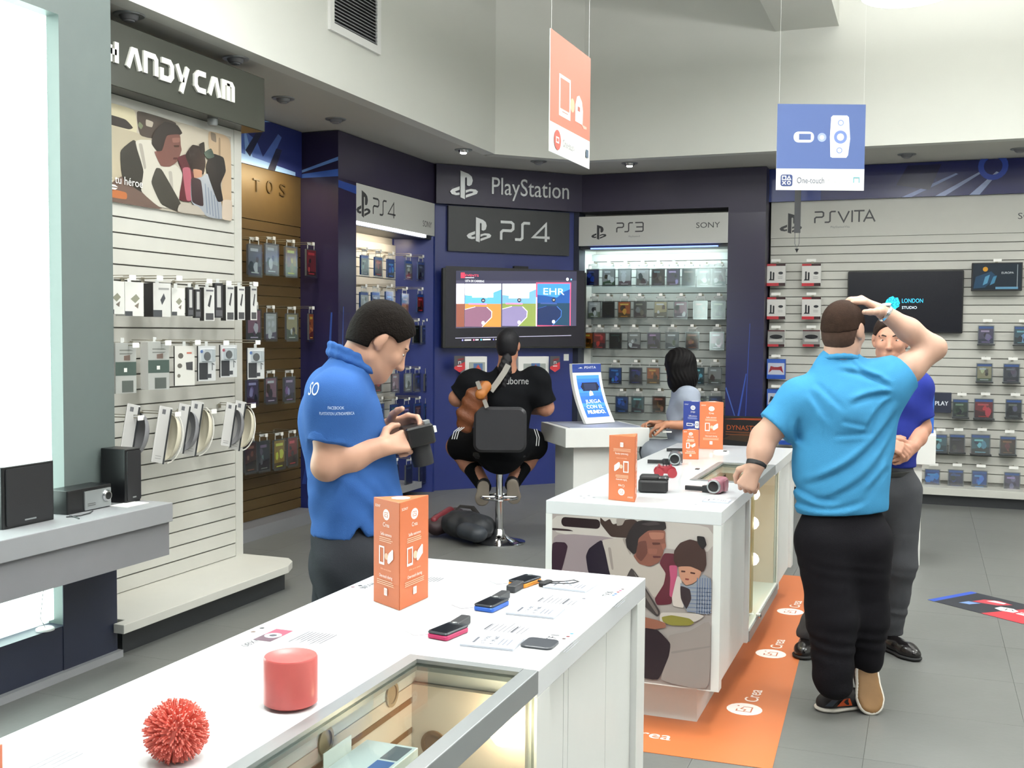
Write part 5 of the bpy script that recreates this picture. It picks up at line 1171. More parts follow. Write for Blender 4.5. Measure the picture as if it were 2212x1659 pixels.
# ------------------------------------------------------------------ hanging signs
a, b = at(1187, 330, 4.4), at(1273, 362, 4.88); zb_ = (a.z+b.z)/2
U3 = Vector((b.x-a.x, b.y-a.y)); w3 = U3.length; h3 = at(1192, 68, 4.4).z-a.z
hs = thing('hanging_sign', (a.x, a.y, zb_), 'orange and white square sign hanging edge-on above second table', 'sign')
Fh = frame((a.x, a.y, zb_), tuple(U3)); MB().box((0, 0, -.004), (w3, h3, 0), Fh).build('board', M_WHITEP, hs)
def orange_sign(P, w, h):
    P.rect(0, 0, w, h, '#dcdcd8').rect(0, h*.25, w, h, '#bb6d58'); WT = '#e9e2dc'
    P.stroke([(w*.22, h*.35), (w*.22, h*.67), (w*.47, h*.67), (w*.47, h*.35)], .014, WT, True).rect(w*.21, h*.34, w*.48, h*.40, WT).rect(w*.28, h*.375, w*.42, h*.383, '#a07060').circ(w*.53, h*.48, w*.055, '#e0a888', ry=h*.06)
    P.poly([(w*.6, h*.36), (w*.6, h*.5), (w*.64, h*.58), (w*.7, h*.6), (w*.77, h*.56), (w*.8, h*.48), (w*.79, h*.36)], WT).poly([(w*.77, h*.36), (w*.9, h*.36), (w*.9, h*.34), (w*.82, h*.33)], '#e0a090').rect(w*.66, h*.46, w*.72, h*.5, '#a05a4a')
    P.circ(w*.17, h*.12, w*.08, '#c4574a').stroke([(w*.14, h*.10), (w*.14, h*.14), (w*.2, h*.14), (w*.2, h*.1)], .006, '#f0e0da', True).text('One-touch', w*.44, h*.12, .032, '#8a8a8c', w=w*.28).text('Sharing', w*.71, h*.12, .028, '#c4c4c2', w=w*.2).rect(w*.88, h*.09, w*.95, h*.16, '#4a5a6a')
P = PR(Fh); orange_sign(P, w3, h3); P.build('printed_front', hs)
for f in (.03, .97): MB().tube([Fh @ Vector((w3*f, h3, -.002)), Vector(((Fh @ Vector((w3*f, 0, 0))).x, (Fh @ Vector((w3*f, 0, 0))).y, ZC))], .0007, 5).build('string', M_WHITEP, hs)
a, b = at(1676, 411, 6.2), at(1866, 411, 6.2); h3 = at(1680, 227, 6.2).z-a.z; U3 = Vector((b.x-a.x, b.y-a.y)); w3 = U3.length
hs = thing('hanging_sign', (a.x, a.y, a.z), 'blue and white square sign hanging above the far end of second table', 'sign')
Fh = frame((a.x, a.y, (a.z+b.z)/2), tuple(U3)); MB().box((0, 0, -.004), (w3, h3, 0), Fh).build('board', M_WHITEP, hs)
P = PR(Fh); w, h = w3, h3; P.rect(0, 0, w, h, '#ecebea').rect(0, h*.25, w, h, '#4a5f94'); WT = '#f2f1f4'
P.poly(rrect(w*.19, h*.555, w*.42, h*.68, h*.055, 5), WT).rect(w*.25, h*.585, w*.385, h*.655, '#4a5f94').circ(w*.51, h*.615, w*.05, '#9aa8dc').circ(w*.51, h*.615, w*.025, '#e2e6f8')
P.poly([(w*.61, h*.39), (w*.63, h*.38), (w*.79, h*.38), (w*.81, h*.41), (w*.83, h*.6), (w*.81, h*.85), (w*.79, h*.87), (w*.63, h*.87), (w*.61, h*.85), (w*.6, h*.62)], WT)
P.ring(w*.72, h*.62, w*.075, w*.035, '#6a7fb8').ring(w*.72, h*.785, w*.035, w*.012, '#7f92c4').ring(w*.71, h*.465, w*.035, w*.012, '#7f92c4')
P.rect(w*.05, h*.045, w*.185, h*.18, '#2f3f70', .012); cx, cy = w*.117, h*.112; k = .02
P.stroke([(cx-k*1.2, cy+k*.2), (cx-k*1.2, cy+k*1.2), (cx-k*.2, cy+k*1.2), (cx-k*.2, cy+k*.2)], .005, '#fff', True).stroke([(cx+k*.2, cy+k*.2), (cx+k*1.2, cy+k*.2), (cx+k*.7, cy+k*1.2)], .005, '#fff', True).stroke([(cx-k*1.2, cy-k*1.2), (cx-k*.2, cy-k*.2)], .005, '#fff').stroke([(cx-k*.2, cy-k*1.2), (cx-k*1.2, cy-k*.2)], .005, '#fff').ring(cx+k*.7, cy-k*.7, k*.55, .005, '#fff')
P.text('One-touch', w*.39, h*.115, .036, '#5a6070', w=w*.31).text('Play', w*.66, h*.115, .03, '#d2d2d4', w=w*.18).stroke([(w*.88, h*.09), (w*.88, h*.15), (w*.94, h*.15), (w*.94, h*.09)], .005, '#5aa0a8'); P.build('printed_front', hs)
for f in (.02, .98): MB().tube([Fh @ Vector((w3*f, h3, -.002)), Vector(((Fh @ Vector((w3*f, 0, 0))).x, (Fh @ Vector((w3*f, 0, 0))).y, ZC))], .0007, 5).build('string', M_WHITEP, hs)
a = onY(1724, 405, 10.4); b = onY(1719, 503, 10.4); t = thing('hanging_strap', (b.x, 10.4, b.z), 'dark grey strap hanging down below the blue square sign', 'strap')
MB().box((-.028, b.z, -.006), (.028, ZS, .006), frame((a.x, 10.4, 0), (1, 0))).build('strap', mat('dark_strap', '#45464a', .6), t)
MB().tube([(a.x-.02, 10.4, b.z), (a.x-.02, 10.4, b.z-.1), (a.x, 10.4, b.z-.15), (a.x+.02, 10.4, b.z-.1), (a.x+.02, 10.4, b.z)], .003, 6).build('wire_loop', M_GREY, t)
MB().lathe([(.001, -.035), (.012, -.01), (.02, 0), (.001, .004)], 10, Matrix.Translation((a.x, 10.4, b.z-.15))).build('plumb', M_DARK, t)

# ------------------------------------------------------------------ hanging goods on the white unit
FH2 = frame((XH+.016, 0, 0), (0, 1)); GH = 'packs hung on the white slatted unit'
def hz(px, py, out): q = onX(px, py, XH+.016+out); return q.y, q.z
def pack_box(px, py, w, h, d, label, style, out=.2, turn=0):
    u_, z_ = hz(px, py, out); t = thing('hanging_box', FH2 @ Vector((u_, z_-h/2, out)), label, 'box', GH)
    F = FH2 @ Matrix.Translation((u_, z_, out)) @ Matrix.Rotation(R(turn), 4, 'Y')
    m = M_WHITEP if style in ('white', 'half') else M_BLACKM
    MB().box((-w/2, -h/2, -d), (w/2, h/2, 0), F).build('carton', m, t, bev=.001)
    P = PR(F)
    if style == 'white': P.rect(-w/2, -h/2, w/2, h/2, '#cfcfca').poly([(-w*.2, h*.0), (w*.1, h*.15), (w*.3, h*.02), (w*.05, -h*.12)], '#7d7d6c').poly([(0, -h*.2), (w*.25, -h*.1), (w*.2, -h*.28)], '#6e655c').rect(-w*.5, -h*.5, -w*.1, -h*.36, '#3a3d40')
    elif style == 'pad': P.rect(-w/2, -h/2, w/2, h/2, '#c2c2be').poly([(-w*.1, h*.0), (w*.1, h*.2), (w*.2, h*.05), (0, -h*.15)], '#3a3c40').rect(-w*.5, -h*.5, w*.0, -h*.3, '#3a3d40').rect(-w*.2, h*.3, w*.4, h*.36, '#8a8a88')
    elif style == 'pole': P.rect(-w/2, -h/2, w/2, h/2, '#bdbdba').poly([(-w*.15, -h*.05), (w*.1, h*.28), (w*.25, h*.26), (w*.05, -h*.1)], '#2b2b2e').rect(-w*.35, -h*.47, w*.4, -h*.27, '#3a3a3c').rect(-w*.3, h*.38, w*.4, h*.43, '#55555a')
    elif style == 'slim': P.rect(-w/2, -h/2, w/2, h/2, '#232326').rect(-w*.25, -h*.2, w*.25, h*.42, '#a8a8a6').rect(-w*.4, -h*.45, w*.4, -h*.28, '#4a4a4e')
    elif style == 'half': P.rect(-w/2, -h/2, w/2, h/2, '#9a9c98').rect(-w/2, -h*.15, w/2, h*.12, '#3a4a44').lines(-w*.3, w*.4, (h*.35, h*.28), .006, '#6a6c68').rect(-w*.2, -h*.48, w*.35, -h*.25, '#4a504c').rect(-w*.1, -h*.08, w*.05, h*.0, '#d0d2ce').poly([(-w*.1, h*.15), (w*.2, h*.15), (w*.2, h*.26), (-w*.1, h*.24)], '#6a5850')
    elif style == 'mini': P.rect(-w/2, -h/2, w/2, h/2, '#c4c3bd').circ(-w*.2, h*.25, w*.13, '#55524c', ry=h*.07).circ(-w*.25, 0, w*.12, '#55524c', ry=h*.06).poly([(w*.05, h*.08), (w*.4, h*.1), (w*.4, -h*.12), (w*.08, -h*.1)], '#3a3a3c').circ(-w*.3, -h*.25, w*.08, '#6a665e').rect(w*.1, h*.3, w*.35, h*.34, '#a85a4a')
    elif style == 'blister': P.rect(-w/2, -h/2, w/2, h/2, '#b4b6b6').rect(-w*.45, -h*.46, w*.05, h*.02, '#26282c').rect(-w*.0, -h*.42, w*.25, -h*.3, '#35373c').stroke([(w*.3, -h*.2), (w*.3, h*.0), (w*.42, -h*.04)], .006, '#55575a').rect(-w*.4, h*.06, w*.4, h*.44, '#c6c8ca').circ(w*.02, h*.2, w*.2, '#3a3c42', ry=h*.13).circ(-w*.3, h*.34, w*.08, '#b04a5a' if 'red' in label else '#3a62a0')
    P.build('printed_front', t)
    if style == 'blister': MB().rbox(w*.7, h*.36, .01, .0, .03, F, 4, 0, h*.22, edge=.006).build('bubble', M_CLEAR, t)
    MB().box((-.010, h/2, -d/2-.001), (.010, h/2+.025, -d/2+.001), F).build('hang_tab', mat('frosted_tab', '#b9bbb9', .4), t)
    return u_, z_
ROWA = [(250, 643, .09, .165, .09, 'white', 'first'), (290, 646, .10, .175, .11, 'white', 'second'), (350, 648, .10, .18, .11, 'pad', 'third'), (385, 652, .075, .15, .06, 'white', 'fourth'),
        (412, 652, .035, .16, .03, 'slim', 'fifth'), (428, 656, .035, .16, .03, 'slim', 'sixth'), (452, 657, .065, .19, .05, 'pole', 'seventh'), (473, 649, .05, .2, .03, 'slim', 'eighth'), (497, 654, .055, .21, .06, 'pole', 'ninth'), (521, 655, .05, .2, .05, 'pole', 'tenth'), (548, 655, .045, .205, .06, 'pole', 'eleventh')]
for px, py, w, h, d, s_, o_ in ROWA:
    nm = {'white': 'white accessory box', 'pad': 'white boxed remote', 'slim': 'slim black accessory box', 'pole': 'white and black boxed stylus'}[s_]
    u_, z_ = pack_box(px, py, w, h, d, '%s %s from left in upper row of white unit' % (nm, o_), s_, .22, -24)
for px, py in ((286, 600), (345, 601), (387, 601), (452, 608), (494, 612), (552, 614)):
    u_, z_ = hz(px, py, .26); hook(hu, FH2, u_, z_, .26, w=.05)
ROWB = [(272, 795, .12, .26, .06, 'half', 'first'), (343, 790, .13, .255, .07, 'half', 'second'), (399, 790, .13, .22, .01, 'mini', 'third'), (447, 785, .12, .20, .012, 'blister', 'fourth'), (494, 780, .12, .19, .012, 'blister', 'fifth'), (553, 785, .13, .19, .012, 'blister', 'sixth')]
for px, py, w, h, d, s_, o_ in ROWB:
    nm = {'half': 'grey green battery pack', 'mini': 'white card of small adapters', 'blister': 'clear blister pack with red dot' if o_ == 'fifth' else 'clear blister pack'}[s_]
    pack_box(px, py, w, h, d, '%s %s from left in middle row of white unit' % (nm, o_), s_, .21, -16)
for px, py in ((293, 746), (363, 741), (427, 740), (488, 741), (557, 740)):
    u_, z_ = hz(px, py, .26); hook(hu, FH2, u_, z_, .26, w=.05)
def pouch(px, py, label, sz=1, out=.22, lean=14, dark=False):
    u_, z_ = hz(px, py, out); t = thing('pouch_pack', FH2 @ Vector((u_, z_-.12, out)), label, 'pack', GH)
    F = FH2 @ Matrix.Translation((u_, z_, out)) @ Matrix.Rotation(R(-lean), 4, 'Z') @ Matrix.Rotation(R(-22), 4, 'Y')
    MB().rbox(.06*sz, .235*sz, .004, -.004, 0, F, 3, -.02, 0).build('card', mat('pack_card', '#b9b8b6', .5), t)
    P = PR(F); P.rect(-.049, -.116*sz, .007, .116*sz, '#b2b1af').rect(-.038, .085*sz, -.018, .105*sz, '#55565a').lines(-.04, -.0, (-.09*sz, -.1*sz), .004, '#8a8a88').build('printed_card', t)
    MB().box((.008, -.12*sz, -.004), (.016, .11*sz, .004), F).build('spine', M_DARK, t)
    B = MB(); n1, n2 = 14, 8; vs_ = []; fs = []
    for i in range(n1+1):
        th = math.pi*i/n1-math.pi/2
        for j in range(n2+1):
            ph = math.pi*j/n2; vs_.append((.016+.055*sz*math.cos(th)*(.25+.75*math.sin(ph)), -.01+.095*sz*math.sin(th), .05*sz*math.cos(ph)*math.cos(th)))
    for i in range(n1):
        for j in range(n2): k = i*(n2+1)+j; fs.append((k, k+1, k+n2+2, k+n2+1))
    B.add(vs_, fs, F).build('moulded_pouch', mat('pearl_pouch', '#c9c3b0', .3) if not dark else M_GREY, t, True)
    if not dark: MB().tube([F @ Vector((.02+.066*sz*math.cos(a), -.01+.108*sz*math.sin(a), .0)) for a in [R(-80+16*k) for k in range(11)]], .004, 6).build('rim', mat('pouch_rim', '#dcdad4', .3), t, True)
for px, py, l, s_, dk in ((288, 933, 'dim grey pouch pack at left end of lower row on white unit', 1.2, True), (357, 940, 'pearl grey moulded pouch pack second in lower row', 1.3, False), (399, 926, 'grey carded pouch pack third in lower row', 1.15, True), (426, 926, 'pearl white moulded pouch pack fourth in lower row', 1.3, False), (500, 918, 'dark carded pouch pack near the white end post', 1.1, True), (520, 920, 'pearl white moulded pouch pack overlapping the white end post', 1.25, False)):
    pouch(px, py, l, s_, dark=dk)
for px, py in ((304, 903), (384, 895), (462, 889), (547, 877)):
    u_, z_ = hz(px, py, .26); hook(hu, FH2, u_, z_, .26, w=.05)

# ------------------------------------------------------------------ people: smooth bodies grown from joints
A3 = lambda v: np.array(v, dtype=np.float64)
def nz(v): v = A3(v); return v/np.linalg.norm(v)
class Body:
    """collects rounded limbs; mesh() wraps them in one smooth skin"""
    def __init__(s): s.p = []
    def cap(s, a, b, r1, r2=None, k=.02, n=None, f=1, cut=None):
        s.p.append(('c', A3(a), A3(b), r1, r1 if r2 is None else r2, k, None if n is None else nz(n), f, cut)); return s
    def chain(s, pts, rs, k=.02, n=None, f=1):
        for i in range(len(pts)-1): s.cap(pts[i], pts[i+1], rs[i], rs[i+1], k, n, f)
        return s
    def ell(s, c, r, X, Y, k=.02, cut=None):
        X = nz(X); Y = A3(Y); Y = nz(Y-X*(Y@X)); s.p.append(('e', A3(c), A3(r), np.array([X, Y, np.cross(X, Y)]), k, cut)); return s
    def mesh(s, res, lo=None, hi=None, cuts=(), disp=None, subs=()):
        los, his = [], []
        for q in s.p:
            if q[0] == 'c': r = max(q[3], q[4])*max(1, q[7]); los.append(np.minimum(q[1], q[2])-r); his.append(np.maximum(q[1], q[2])+r)
            else: r = q[2].max(); los.append(q[1]-r); his.append(q[1]+r)
        L = np.min(los, 0)-3*res; Hh = np.max(his, 0)+3*res
        if lo is not None: L = np.maximum(L, A3(lo))
        if hi is not None: Hh = np.minimum(Hh, A3(hi))
        N = np.ceil((Hh-L)/res).astype(int)+1
        D = np.full(N, .06, np.float32); ax = [L[i]+res*np.arange(N[i]) for i in range(3)]
        for q, l, h in zip(s.p, los, his):
            k = q[5] if q[0] == 'c' else q[4]; m = k+.012+2*res
            i0 = np.clip(((l-m-L)/res).astype(int), 0, N); i1 = np.clip(((h+m-L)/res).astype(int)+2, 0, N)
            if (i1 <= i0).any(): continue
            sl = tuple(slice(a, b) for a, b in zip(i0, i1))
            X, Y, Z = np.meshgrid(ax[0][sl[0]], ax[1][sl[1]], ax[2][sl[2]], indexing='ij', sparse=True)
            if q[0] == 'c':
                _, a, b, r1, r2, k, n, f, cut = q; d = b-a; L2 = max(d@d, 1e-9)
                t = np.clip(((X-a[0])*d[0]+(Y-a[1])*d[1]+(Z-a[2])*d[2])/L2, 0, 1)
                px, py, pz = X-a[0]-t*d[0], Y-a[1]-t*d[1], Z-a[2]-t*d[2]
                if n is not None:
                    w = (px*n[0]+py*n[1]+pz*n[2])*(1/f-1); px, py, pz = px+n[0]*w, py+n[1]*w, pz+n[2]*w
                dd = np.sqrt(px*px+py*py+pz*pz)-(r1+(r2-r1)*t)
                if n is not None and f < 1: dd = dd*(f+(1-f)*.5)
            else:
                _, c, r, Rm, k, cut = q; x, y, z = X-c[0], Y-c[1], Z-c[2]
                qs = [(Rm[i][0]*x+Rm[i][1]*y+Rm[i][2]*z)/r[i] for i in range(3)]
                k0 = np.sqrt(qs[0]**2+qs[1]**2+qs[2]**2); k1 = np.sqrt((qs[0]/r[0])**2+(qs[1]/r[1])**2+(qs[2]/r[2])**2)+1e-9
                dd = k0*(k0-1)/k1
            if cut is not None:
                for cp, cn in cut: cn = nz(cn); dd = np.maximum(dd, (X-cp[0])*cn[0]+(Y-cp[1])*cn[1]+(Z-cp[2])*cn[2])
            A = D[sl]; h_ = np.clip(.5+.5*(A-dd)/k, 0, 1)
            D[sl] = A*(1-h_)+dd*h_-k*h_*(1-h_)
        X, Y, Z = np.meshgrid(*ax, indexing='ij', sparse=True)
        if disp is not None: D += disp(X, Y, Z).astype(np.float32)
        for cp, cn in cuts: cn = nz(cn); D = np.maximum(D, (X-cp[0])*cn[0]+(Y-cp[1])*cn[1]+(Z-cp[2])*cn[2])
        for sb in subs: D = np.maximum(D, -sb(X, Y, Z))
        return nets(D, L, res)
def nets(D, L, res):
    ins = D < 0; n = np.array(D.shape)-1
    def c8(A): return [A[i:n[0]+i, j:n[1]+j, k:n[2]+k] for i in (0, 1) for j in (0, 1) for k in (0, 1)]
    cnt = sum(a.astype(np.int8) for a in c8(ins)); act = (cnt > 0) & (cnt < 8)
    idx = np.argwhere(act); vid = np.full(n, -1, np.int64); vid[act] = np.arange(len(idx))
    acc = np.zeros((len(idx), 3)); num = np.zeros(len(idx))
    cv = np.stack([D[idx[:, 0]+i, idx[:, 1]+j, idx[:, 2]+k] for i in (0, 1) for j in (0, 1) for k in (0, 1)], 1)
    offs = np.array([(i, j, k) for i in (0, 1) for j in (0, 1) for k in (0, 1)], float)
    for a in range(8):
        for b in range(a+1, 8):
            if abs(offs[a]-offs[b]).sum() != 1: continue
            va, vb = cv[:, a], cv[:, b]; m = (va < 0) != (vb < 0)
            t = va[m]/(va[m]-vb[m]); acc[m] += offs[a]+(offs[b]-offs[a])*t[:, None]; num[m] += 1
    V = L+(idx+acc/num[:, None])*res; Q = []
    for ax in range(3):
        b, c = (ax+1) % 3, (ax+2) % 3
        s0 = [slice(None)]*3; s1 = [slice(None)]*3; s0[ax] = slice(0, -1); s1[ax] = slice(1, None)
        ch = ins[tuple(s0)] != ins[tuple(s1)]; e = np.argwhere(ch)
        ok = (e[:, b] > 0) & (e[:, c] > 0) & (e[:, b] < n[b]) & (e[:, c] < n[c]); e = e[ok]
        if not len(e): continue
        def cell(db, dc): q = e.copy(); q[:, b] -= db; q[:, c] -= dc; return vid[q[:, 0], q[:, 1], q[:, 2]]
        f = np.stack([cell(1, 1), cell(0, 1), cell(0, 0), cell(1, 0)], 1)
        fl = ~ins[tuple(s0)][tuple(np.argwhere(ch)[ok].T)]
        f[fl] = f[fl][:, ::-1]; Q.append(f)
    F = np.concatenate(Q) if Q else np.zeros((0, 4), int); F = F[(F >= 0).all(1)]
    return V, F
def relax(V, F, it=2):
    for _ in range(it):
        S = np.zeros_like(V); c = np.zeros(len(V))
        for i in range(4):
            a, b = F[:, i], F[:, (i+1) % 4]
            np.add.at(S, a, V[b]); np.add.at(c, a, 1)
        m = c > 0; V = V.copy(); V[m] = .5*V[m]+.5*S[m]/c[m][:, None]
    return V
def skin(name, m, parent, parts, sm=1, origin=None):
    Vs, Fs, n = [], [], 0
    for V, F in parts:
        V = relax(V, F, sm) if sm else V; Vs.append(V); Fs.append(F+n); n += len(V)
    return mk(name, np.concatenate(Vs), np.concatenate(Fs), m, parent, True, origin=origin)
def ribbon(path, w, nrm_, th, m, name, parent):
    B = MB(); pts = [A3(p) for p in path]; vs_ = []; fs = []
    for i, p in enumerate(pts):
        t = nz(pts[min(i+1, len(pts)-1)]-pts[max(i-1, 0)]); n = A3(nrm_[i] if isinstance(nrm_, list) else nrm_); n = nz(n-t*(n@t)); b = np.cross(t, n)
        vs_ += [tuple(p+b*w/2), tuple(p-b*w/2), tuple(p-b*w/2+n*th), tuple(p+b*w/2+n*th)]
    for i in range(len(pts)-1):
        k = i*4
        for a, b_ in ((0, 1), (1, 2), (2, 3), (3, 0)): fs.append((k+a, k+b_, k+4+b_, k+4+a))
    fs += [(3, 2, 1, 0), tuple(len(vs_)-4+i for i in range(4))]
    return B.add(vs_, fs).build(name, m, parent, True)

def head(B, c, f, u, s=1.0, ears=True, jaw=1.0):
    """c = centre of the skull, f = facing, u = crown"""
    f = nz(f); u = A3(u); u = nz(u-f*(f@u)); r = np.cross(f, u); c = A3(c); p = lambda x, y, z: c+(r*x+f*y+u*z)*s
    B.ell(p(0, -.008, .025), A3((.073, .092, .085))*s, r, f, .02)
    B.ell(p(0, .022, -.03), A3((.064, .072, .085))*s, r, f, .03)
    B.ell(p(0, .045, -.085), A3((.042*jaw, .042, .034))*s, r, f, .03)
    B.cap(p(-.045, .0, -.07), p(0, .07, -.095), .022*s, .02*s, .02); B.cap(p(.045, .0, -.07), p(0, .07, -.095), .022*s, .02*s, .02)
    B.cap(p(0, .088, .005), p(0, .108, -.032), .008*s, .0125*s, .012); B.ell(p(0, .1, -.036), A3((.016, .011, .009))*s, r, f, .006)
    B.cap(p(-.034, .078, .022), p(.034, .078, .022), .010*s, .010*s, .012)
    B.cap(p(-.016, .087, -.066), p(.016, .087, -.066), .0065*s, .0065*s, .006); B.cap(p(-.014, .085, -.078), p(.014, .085, -.078), .0075*s, .0075*s, .006)
    for sx in (-1, 1):
        B.ell(p(sx*.035, .066, -.025), A3((.022, .02, .02))*s, r, f, .02)
        if ears:
            B.ell(p(sx*.077, -.012, -.005), A3((.010, .02, .032))*s, r*1+f*(-.35*sx), f+r*.35*sx, .006); B.ell(p(sx*.074, .0, -.03), A3((.008, .01, .014))*s, r, f, .006)
    return p
def eyes(p, s, parent, iris='#3a2a20'):
    for sx in (-1, 1):
        q = p(sx*.031, .077, .002); f = nz(p(0, 1, 0)-p(0, 0, 0))
        B = Body(); B.ell(q, A3((.0105, .0105, .0045))*s, p(1, 0, 0)-p(0, 0, 0), f, .002); V, F = B.mesh(.002); e = skin('eye', mat('eye_white', '#e4ddd4', .2), parent, [(V, F)], 0)
        B = Body(); B.ell(q+f*.006*s, A3((.0052, .0062, .0042))*s, p(1, 0, 0)-p(0, 0, 0), f, .001); V, F = B.mesh(.0016); skin('iris', mat('iris_'+iris.strip('#'), iris, .15), e, [(V, F)], 0)
    for sx in (-1, 1):
        B = MB(); B.tube([p(sx*.014, .09, .021), p(sx*.03, .088, .027), p(sx*.05, .074, .02)], [.003, .004, .002], 6); B.build('eyebrow', mat('brow_hair', '#241a14', .8), parent, True)
def hair_cap(p, s, m, parent, th=.010, line=.045, back=-.06, seed=0, bumps=.003, side=.0, res=.005, extra=None):
    """short hair: shell over the skull, cut along the hairline"""
    r = nz(p(1, 0, 0)-p(0, 0, 0)); f = nz(p(0, 1, 0)-p(0, 0, 0)); u = nz(p(0, 0, 1)-p(0, 0, 0)); B = Body()
    B.ell(p(0, -.008, .026), (A3((.073, .092, .085))+th/s)*s, r, f, .02); B.ell(p(0, -.03, -.03), (A3((.066, .06, .065))+th*.6/s)*s, r, f, .03)
    if extra: extra(B)
    g = lambda X, Y, Z: bumps*np.sin(260*X+3*seed+90*Z)*np.sin(240*Y+120*Z)*np.cos(90*Z+seed)
    face = p(0, .066, line); cuts = [(face, f*.85-u*.5), (p(0, 0, back), -u*.9+f*.25)]
    def ear(X, Y, Z):
        d = 1e3
        for sx in (-1, 1): q = p(sx*.08, .02, -.03); d = np.minimum(d, np.sqrt((X-q[0])**2+(Y-q[1])**2+(Z-q[2])**2)-.052*s)
        return d
    V, F = B.mesh(res, cuts=cuts, disp=g, subs=[ear]); return skin('hair', m, parent, [(V, F)], 1)
def hand(B, w, d, n, side, s=1.0, curl=(.3, .35, .4, .45), thumb=.5, spread=.06, tuck=.0):
    """w wrist, d towards the knuckles, n out of the back of the hand, side=+1 thumb on d x n side"""
    d = nz(d); n = A3(n); n = nz(n-d*(n@d)); t = np.cross(d, n)*side; w = A3(w); k0 = .004
    B.cap(w-d*.02, w+d*.03, .026*s, .030*s, .015, n, .62)
    for i in range(4): B.cap(w+d*.02*s+t*(.012-.009*i)*s, w+d*.088*s*(1-.03*abs(i-1))+t*(.028-.019*i)*s, .013*s, .0115*s, .012)
    Ls = (.042, .046, .043, .034)
    for i in range(4):
        q = w+d*.088*s*(1-.03*abs(i-1))+t*(.028-.019*i)*s; dd = nz(d+t*(spread*(1.5-i))); r = .0098*s*(1 if i < 3 else .88); c = curl[i]
        for j, (ln, ck) in enumerate(((1, 1.0), (.62, 1.25), (.5, .8))):
            a = c*ck; dd = nz(dd*math.cos(a)-n*math.sin(a)) if j == 0 else nz(dd*math.cos(a)-nn*math.sin(a)); nn = nz(n-dd*(n@dd)) if abs(n@dd) < .98 else nn
            if j: nn = nz(np.cross(dd, np.cross(nn0, dd)))
            nn0 = nn; e = q+dd*Ls[i]*s*ln; B.cap(q, e, r, r*.92, k0); q = e; r *= .92
    q = w+d*.018*s+t*.024*s; dd = nz(d*.62+t*.75-n*thumb*.35)
    for ln, r1, r2 in ((.042, .0145, .0125), (.033, .012, .011), (.026, .011, .0095)):
        e = q+dd*ln*s; B.cap(q, e, r1*s, r2*s, .006); q = e; dd = nz(dd+d*.35-n*thumb*.35-t*tuck)
def sleeve_cut(p, d): return [(A3(p), nz(d))]
def foot_shoe(name, heel, toe, m, parent, sole=None, h=.07, w=.043, up=(0, 0, 1), ankle=None, res=.006, rim=None):
    """shoe from heel to toe (points on the sole)"""
    heel, toe = A3(heel), A3(toe); d = nz(toe-heel); up = A3(up); up = nz(up-d*(up@d)); L = np.linalg.norm(toe-heel); B = Body()
    B.chain([heel+d*.04+up*.045, heel+d*L*.45+up*.043, heel+d*L*.72+up*.036, toe-d*.045+up*.03], [.04, .038, .042, .034], .03, up, .85)
    if ankle is not None: B.cap(heel+d*.05+up*.05, A3(ankle), .042, .045, .03)
    V, F = B.mesh(res, cuts=[(heel+up*.012, -up)]); o = skin(name, m, parent, [(V, F)], 1)
    B = Body(); B.chain([heel+d*.042+up*.012, heel+d*L*.42+up*.012, heel+d*L*.72+up*.012, toe-d*.045+up*.012], [.044, .036, .046, .038], .03, up, .32)
    V, F = B.mesh(res, cuts=[(heel+up*.001, -up), (heel+up*.02, up)]); skin('sole', sole or M_BLACKM, o, [(V, F)], 0)
    if rim is not None:
        B = Body(); B.chain([heel+d*.042+up*.016, heel+d*L*.42+up*.016, heel+d*L*.72+up*.016, toe-d*.045+up*.016], [.050, .042, .052, .044], .03, up, .36)
        V, F = B.mesh(res, cuts=[(heel+up*.006, -up), (heel+up*.028, up)]); skin('midsole', rim, o, [(V, F)], 0)
    return o
def skinmat(c): return mat('skin_'+c.strip('#'), c, .5, var=.06, scale=25, spec=.35)
def jn(d0): return lambda px, py, dd=0: A3(at(px, py, d0+dd))
DEP = A3(_F); RGT = A3(_R0); UPV = A3((0, 0, 1)); AWY = A3((-math.sin(YAW), math.cos(YAW), 0))
def cloth(name, col, rough=.85): return mat(name, col, rough, var=.07, scale=20, bump=.25, bscale=420, sheen=0, spec=.12)

# === man in blue polo shirt looking down at a camera ==========================================
J = jn(3.55); face = nz(RGT*.93+AWY*.30); lat = nz(np.cross(face, UPV))         # lat = his right, towards the lens
B = Body(); H1 = J(822, 733); hf = nz(face*.80-UPV*.62); hu_ = nz(UPV*.8+face*.62)
p1h = head(B, H1, hf, hu_, 1.03)
nb = J(757, 800); B.cap(nb-UPV*.02, H1-hu_*.055-hf*.03, .062, .056, .03)
pel = J(748, 1190); wst = J(748, 1090); cst = J(732, 905)
B.cap(pel, wst, .10, .10, .05, face, .8); B.cap(wst, cst, .105, .115, .05, face, .8); B.cap(cst, nb-UPV*.03, .1, .06, .06, face, .8)
hpR, hpL = pel+lat*.085-UPV*.03, pel-lat*.085-UPV*.03
gR, gL = A3((hpR[0], hpR[1], 0))+face*.02, A3((hpL[0], hpL[1], 0))-face*.04
for hp, g in ((hpR, gR), (hpL, gL)): B.chain([hp, hp*.55+g*.45+face*.02, g+UPV*.09], [.085, .06, .045], .04)
shR, shL = J(712, 860)+lat*.145+0*face, J(738, 856)-lat*.17
elR, wrR = J(706, 1006, -.15), J(822, 966, -.12)
elL, wrL = J(770, 985, .20), J(838, 922, .06)
B.chain([shR, shR*.5+elR*.5, elR, elR*.55+wrR*.45, wrR], [.062, .054, .045, .045, .031], .03)
B.chain([shL, elL, elL*.5+wrL*.5, wrL], [.058, .044, .042, .029], .03)
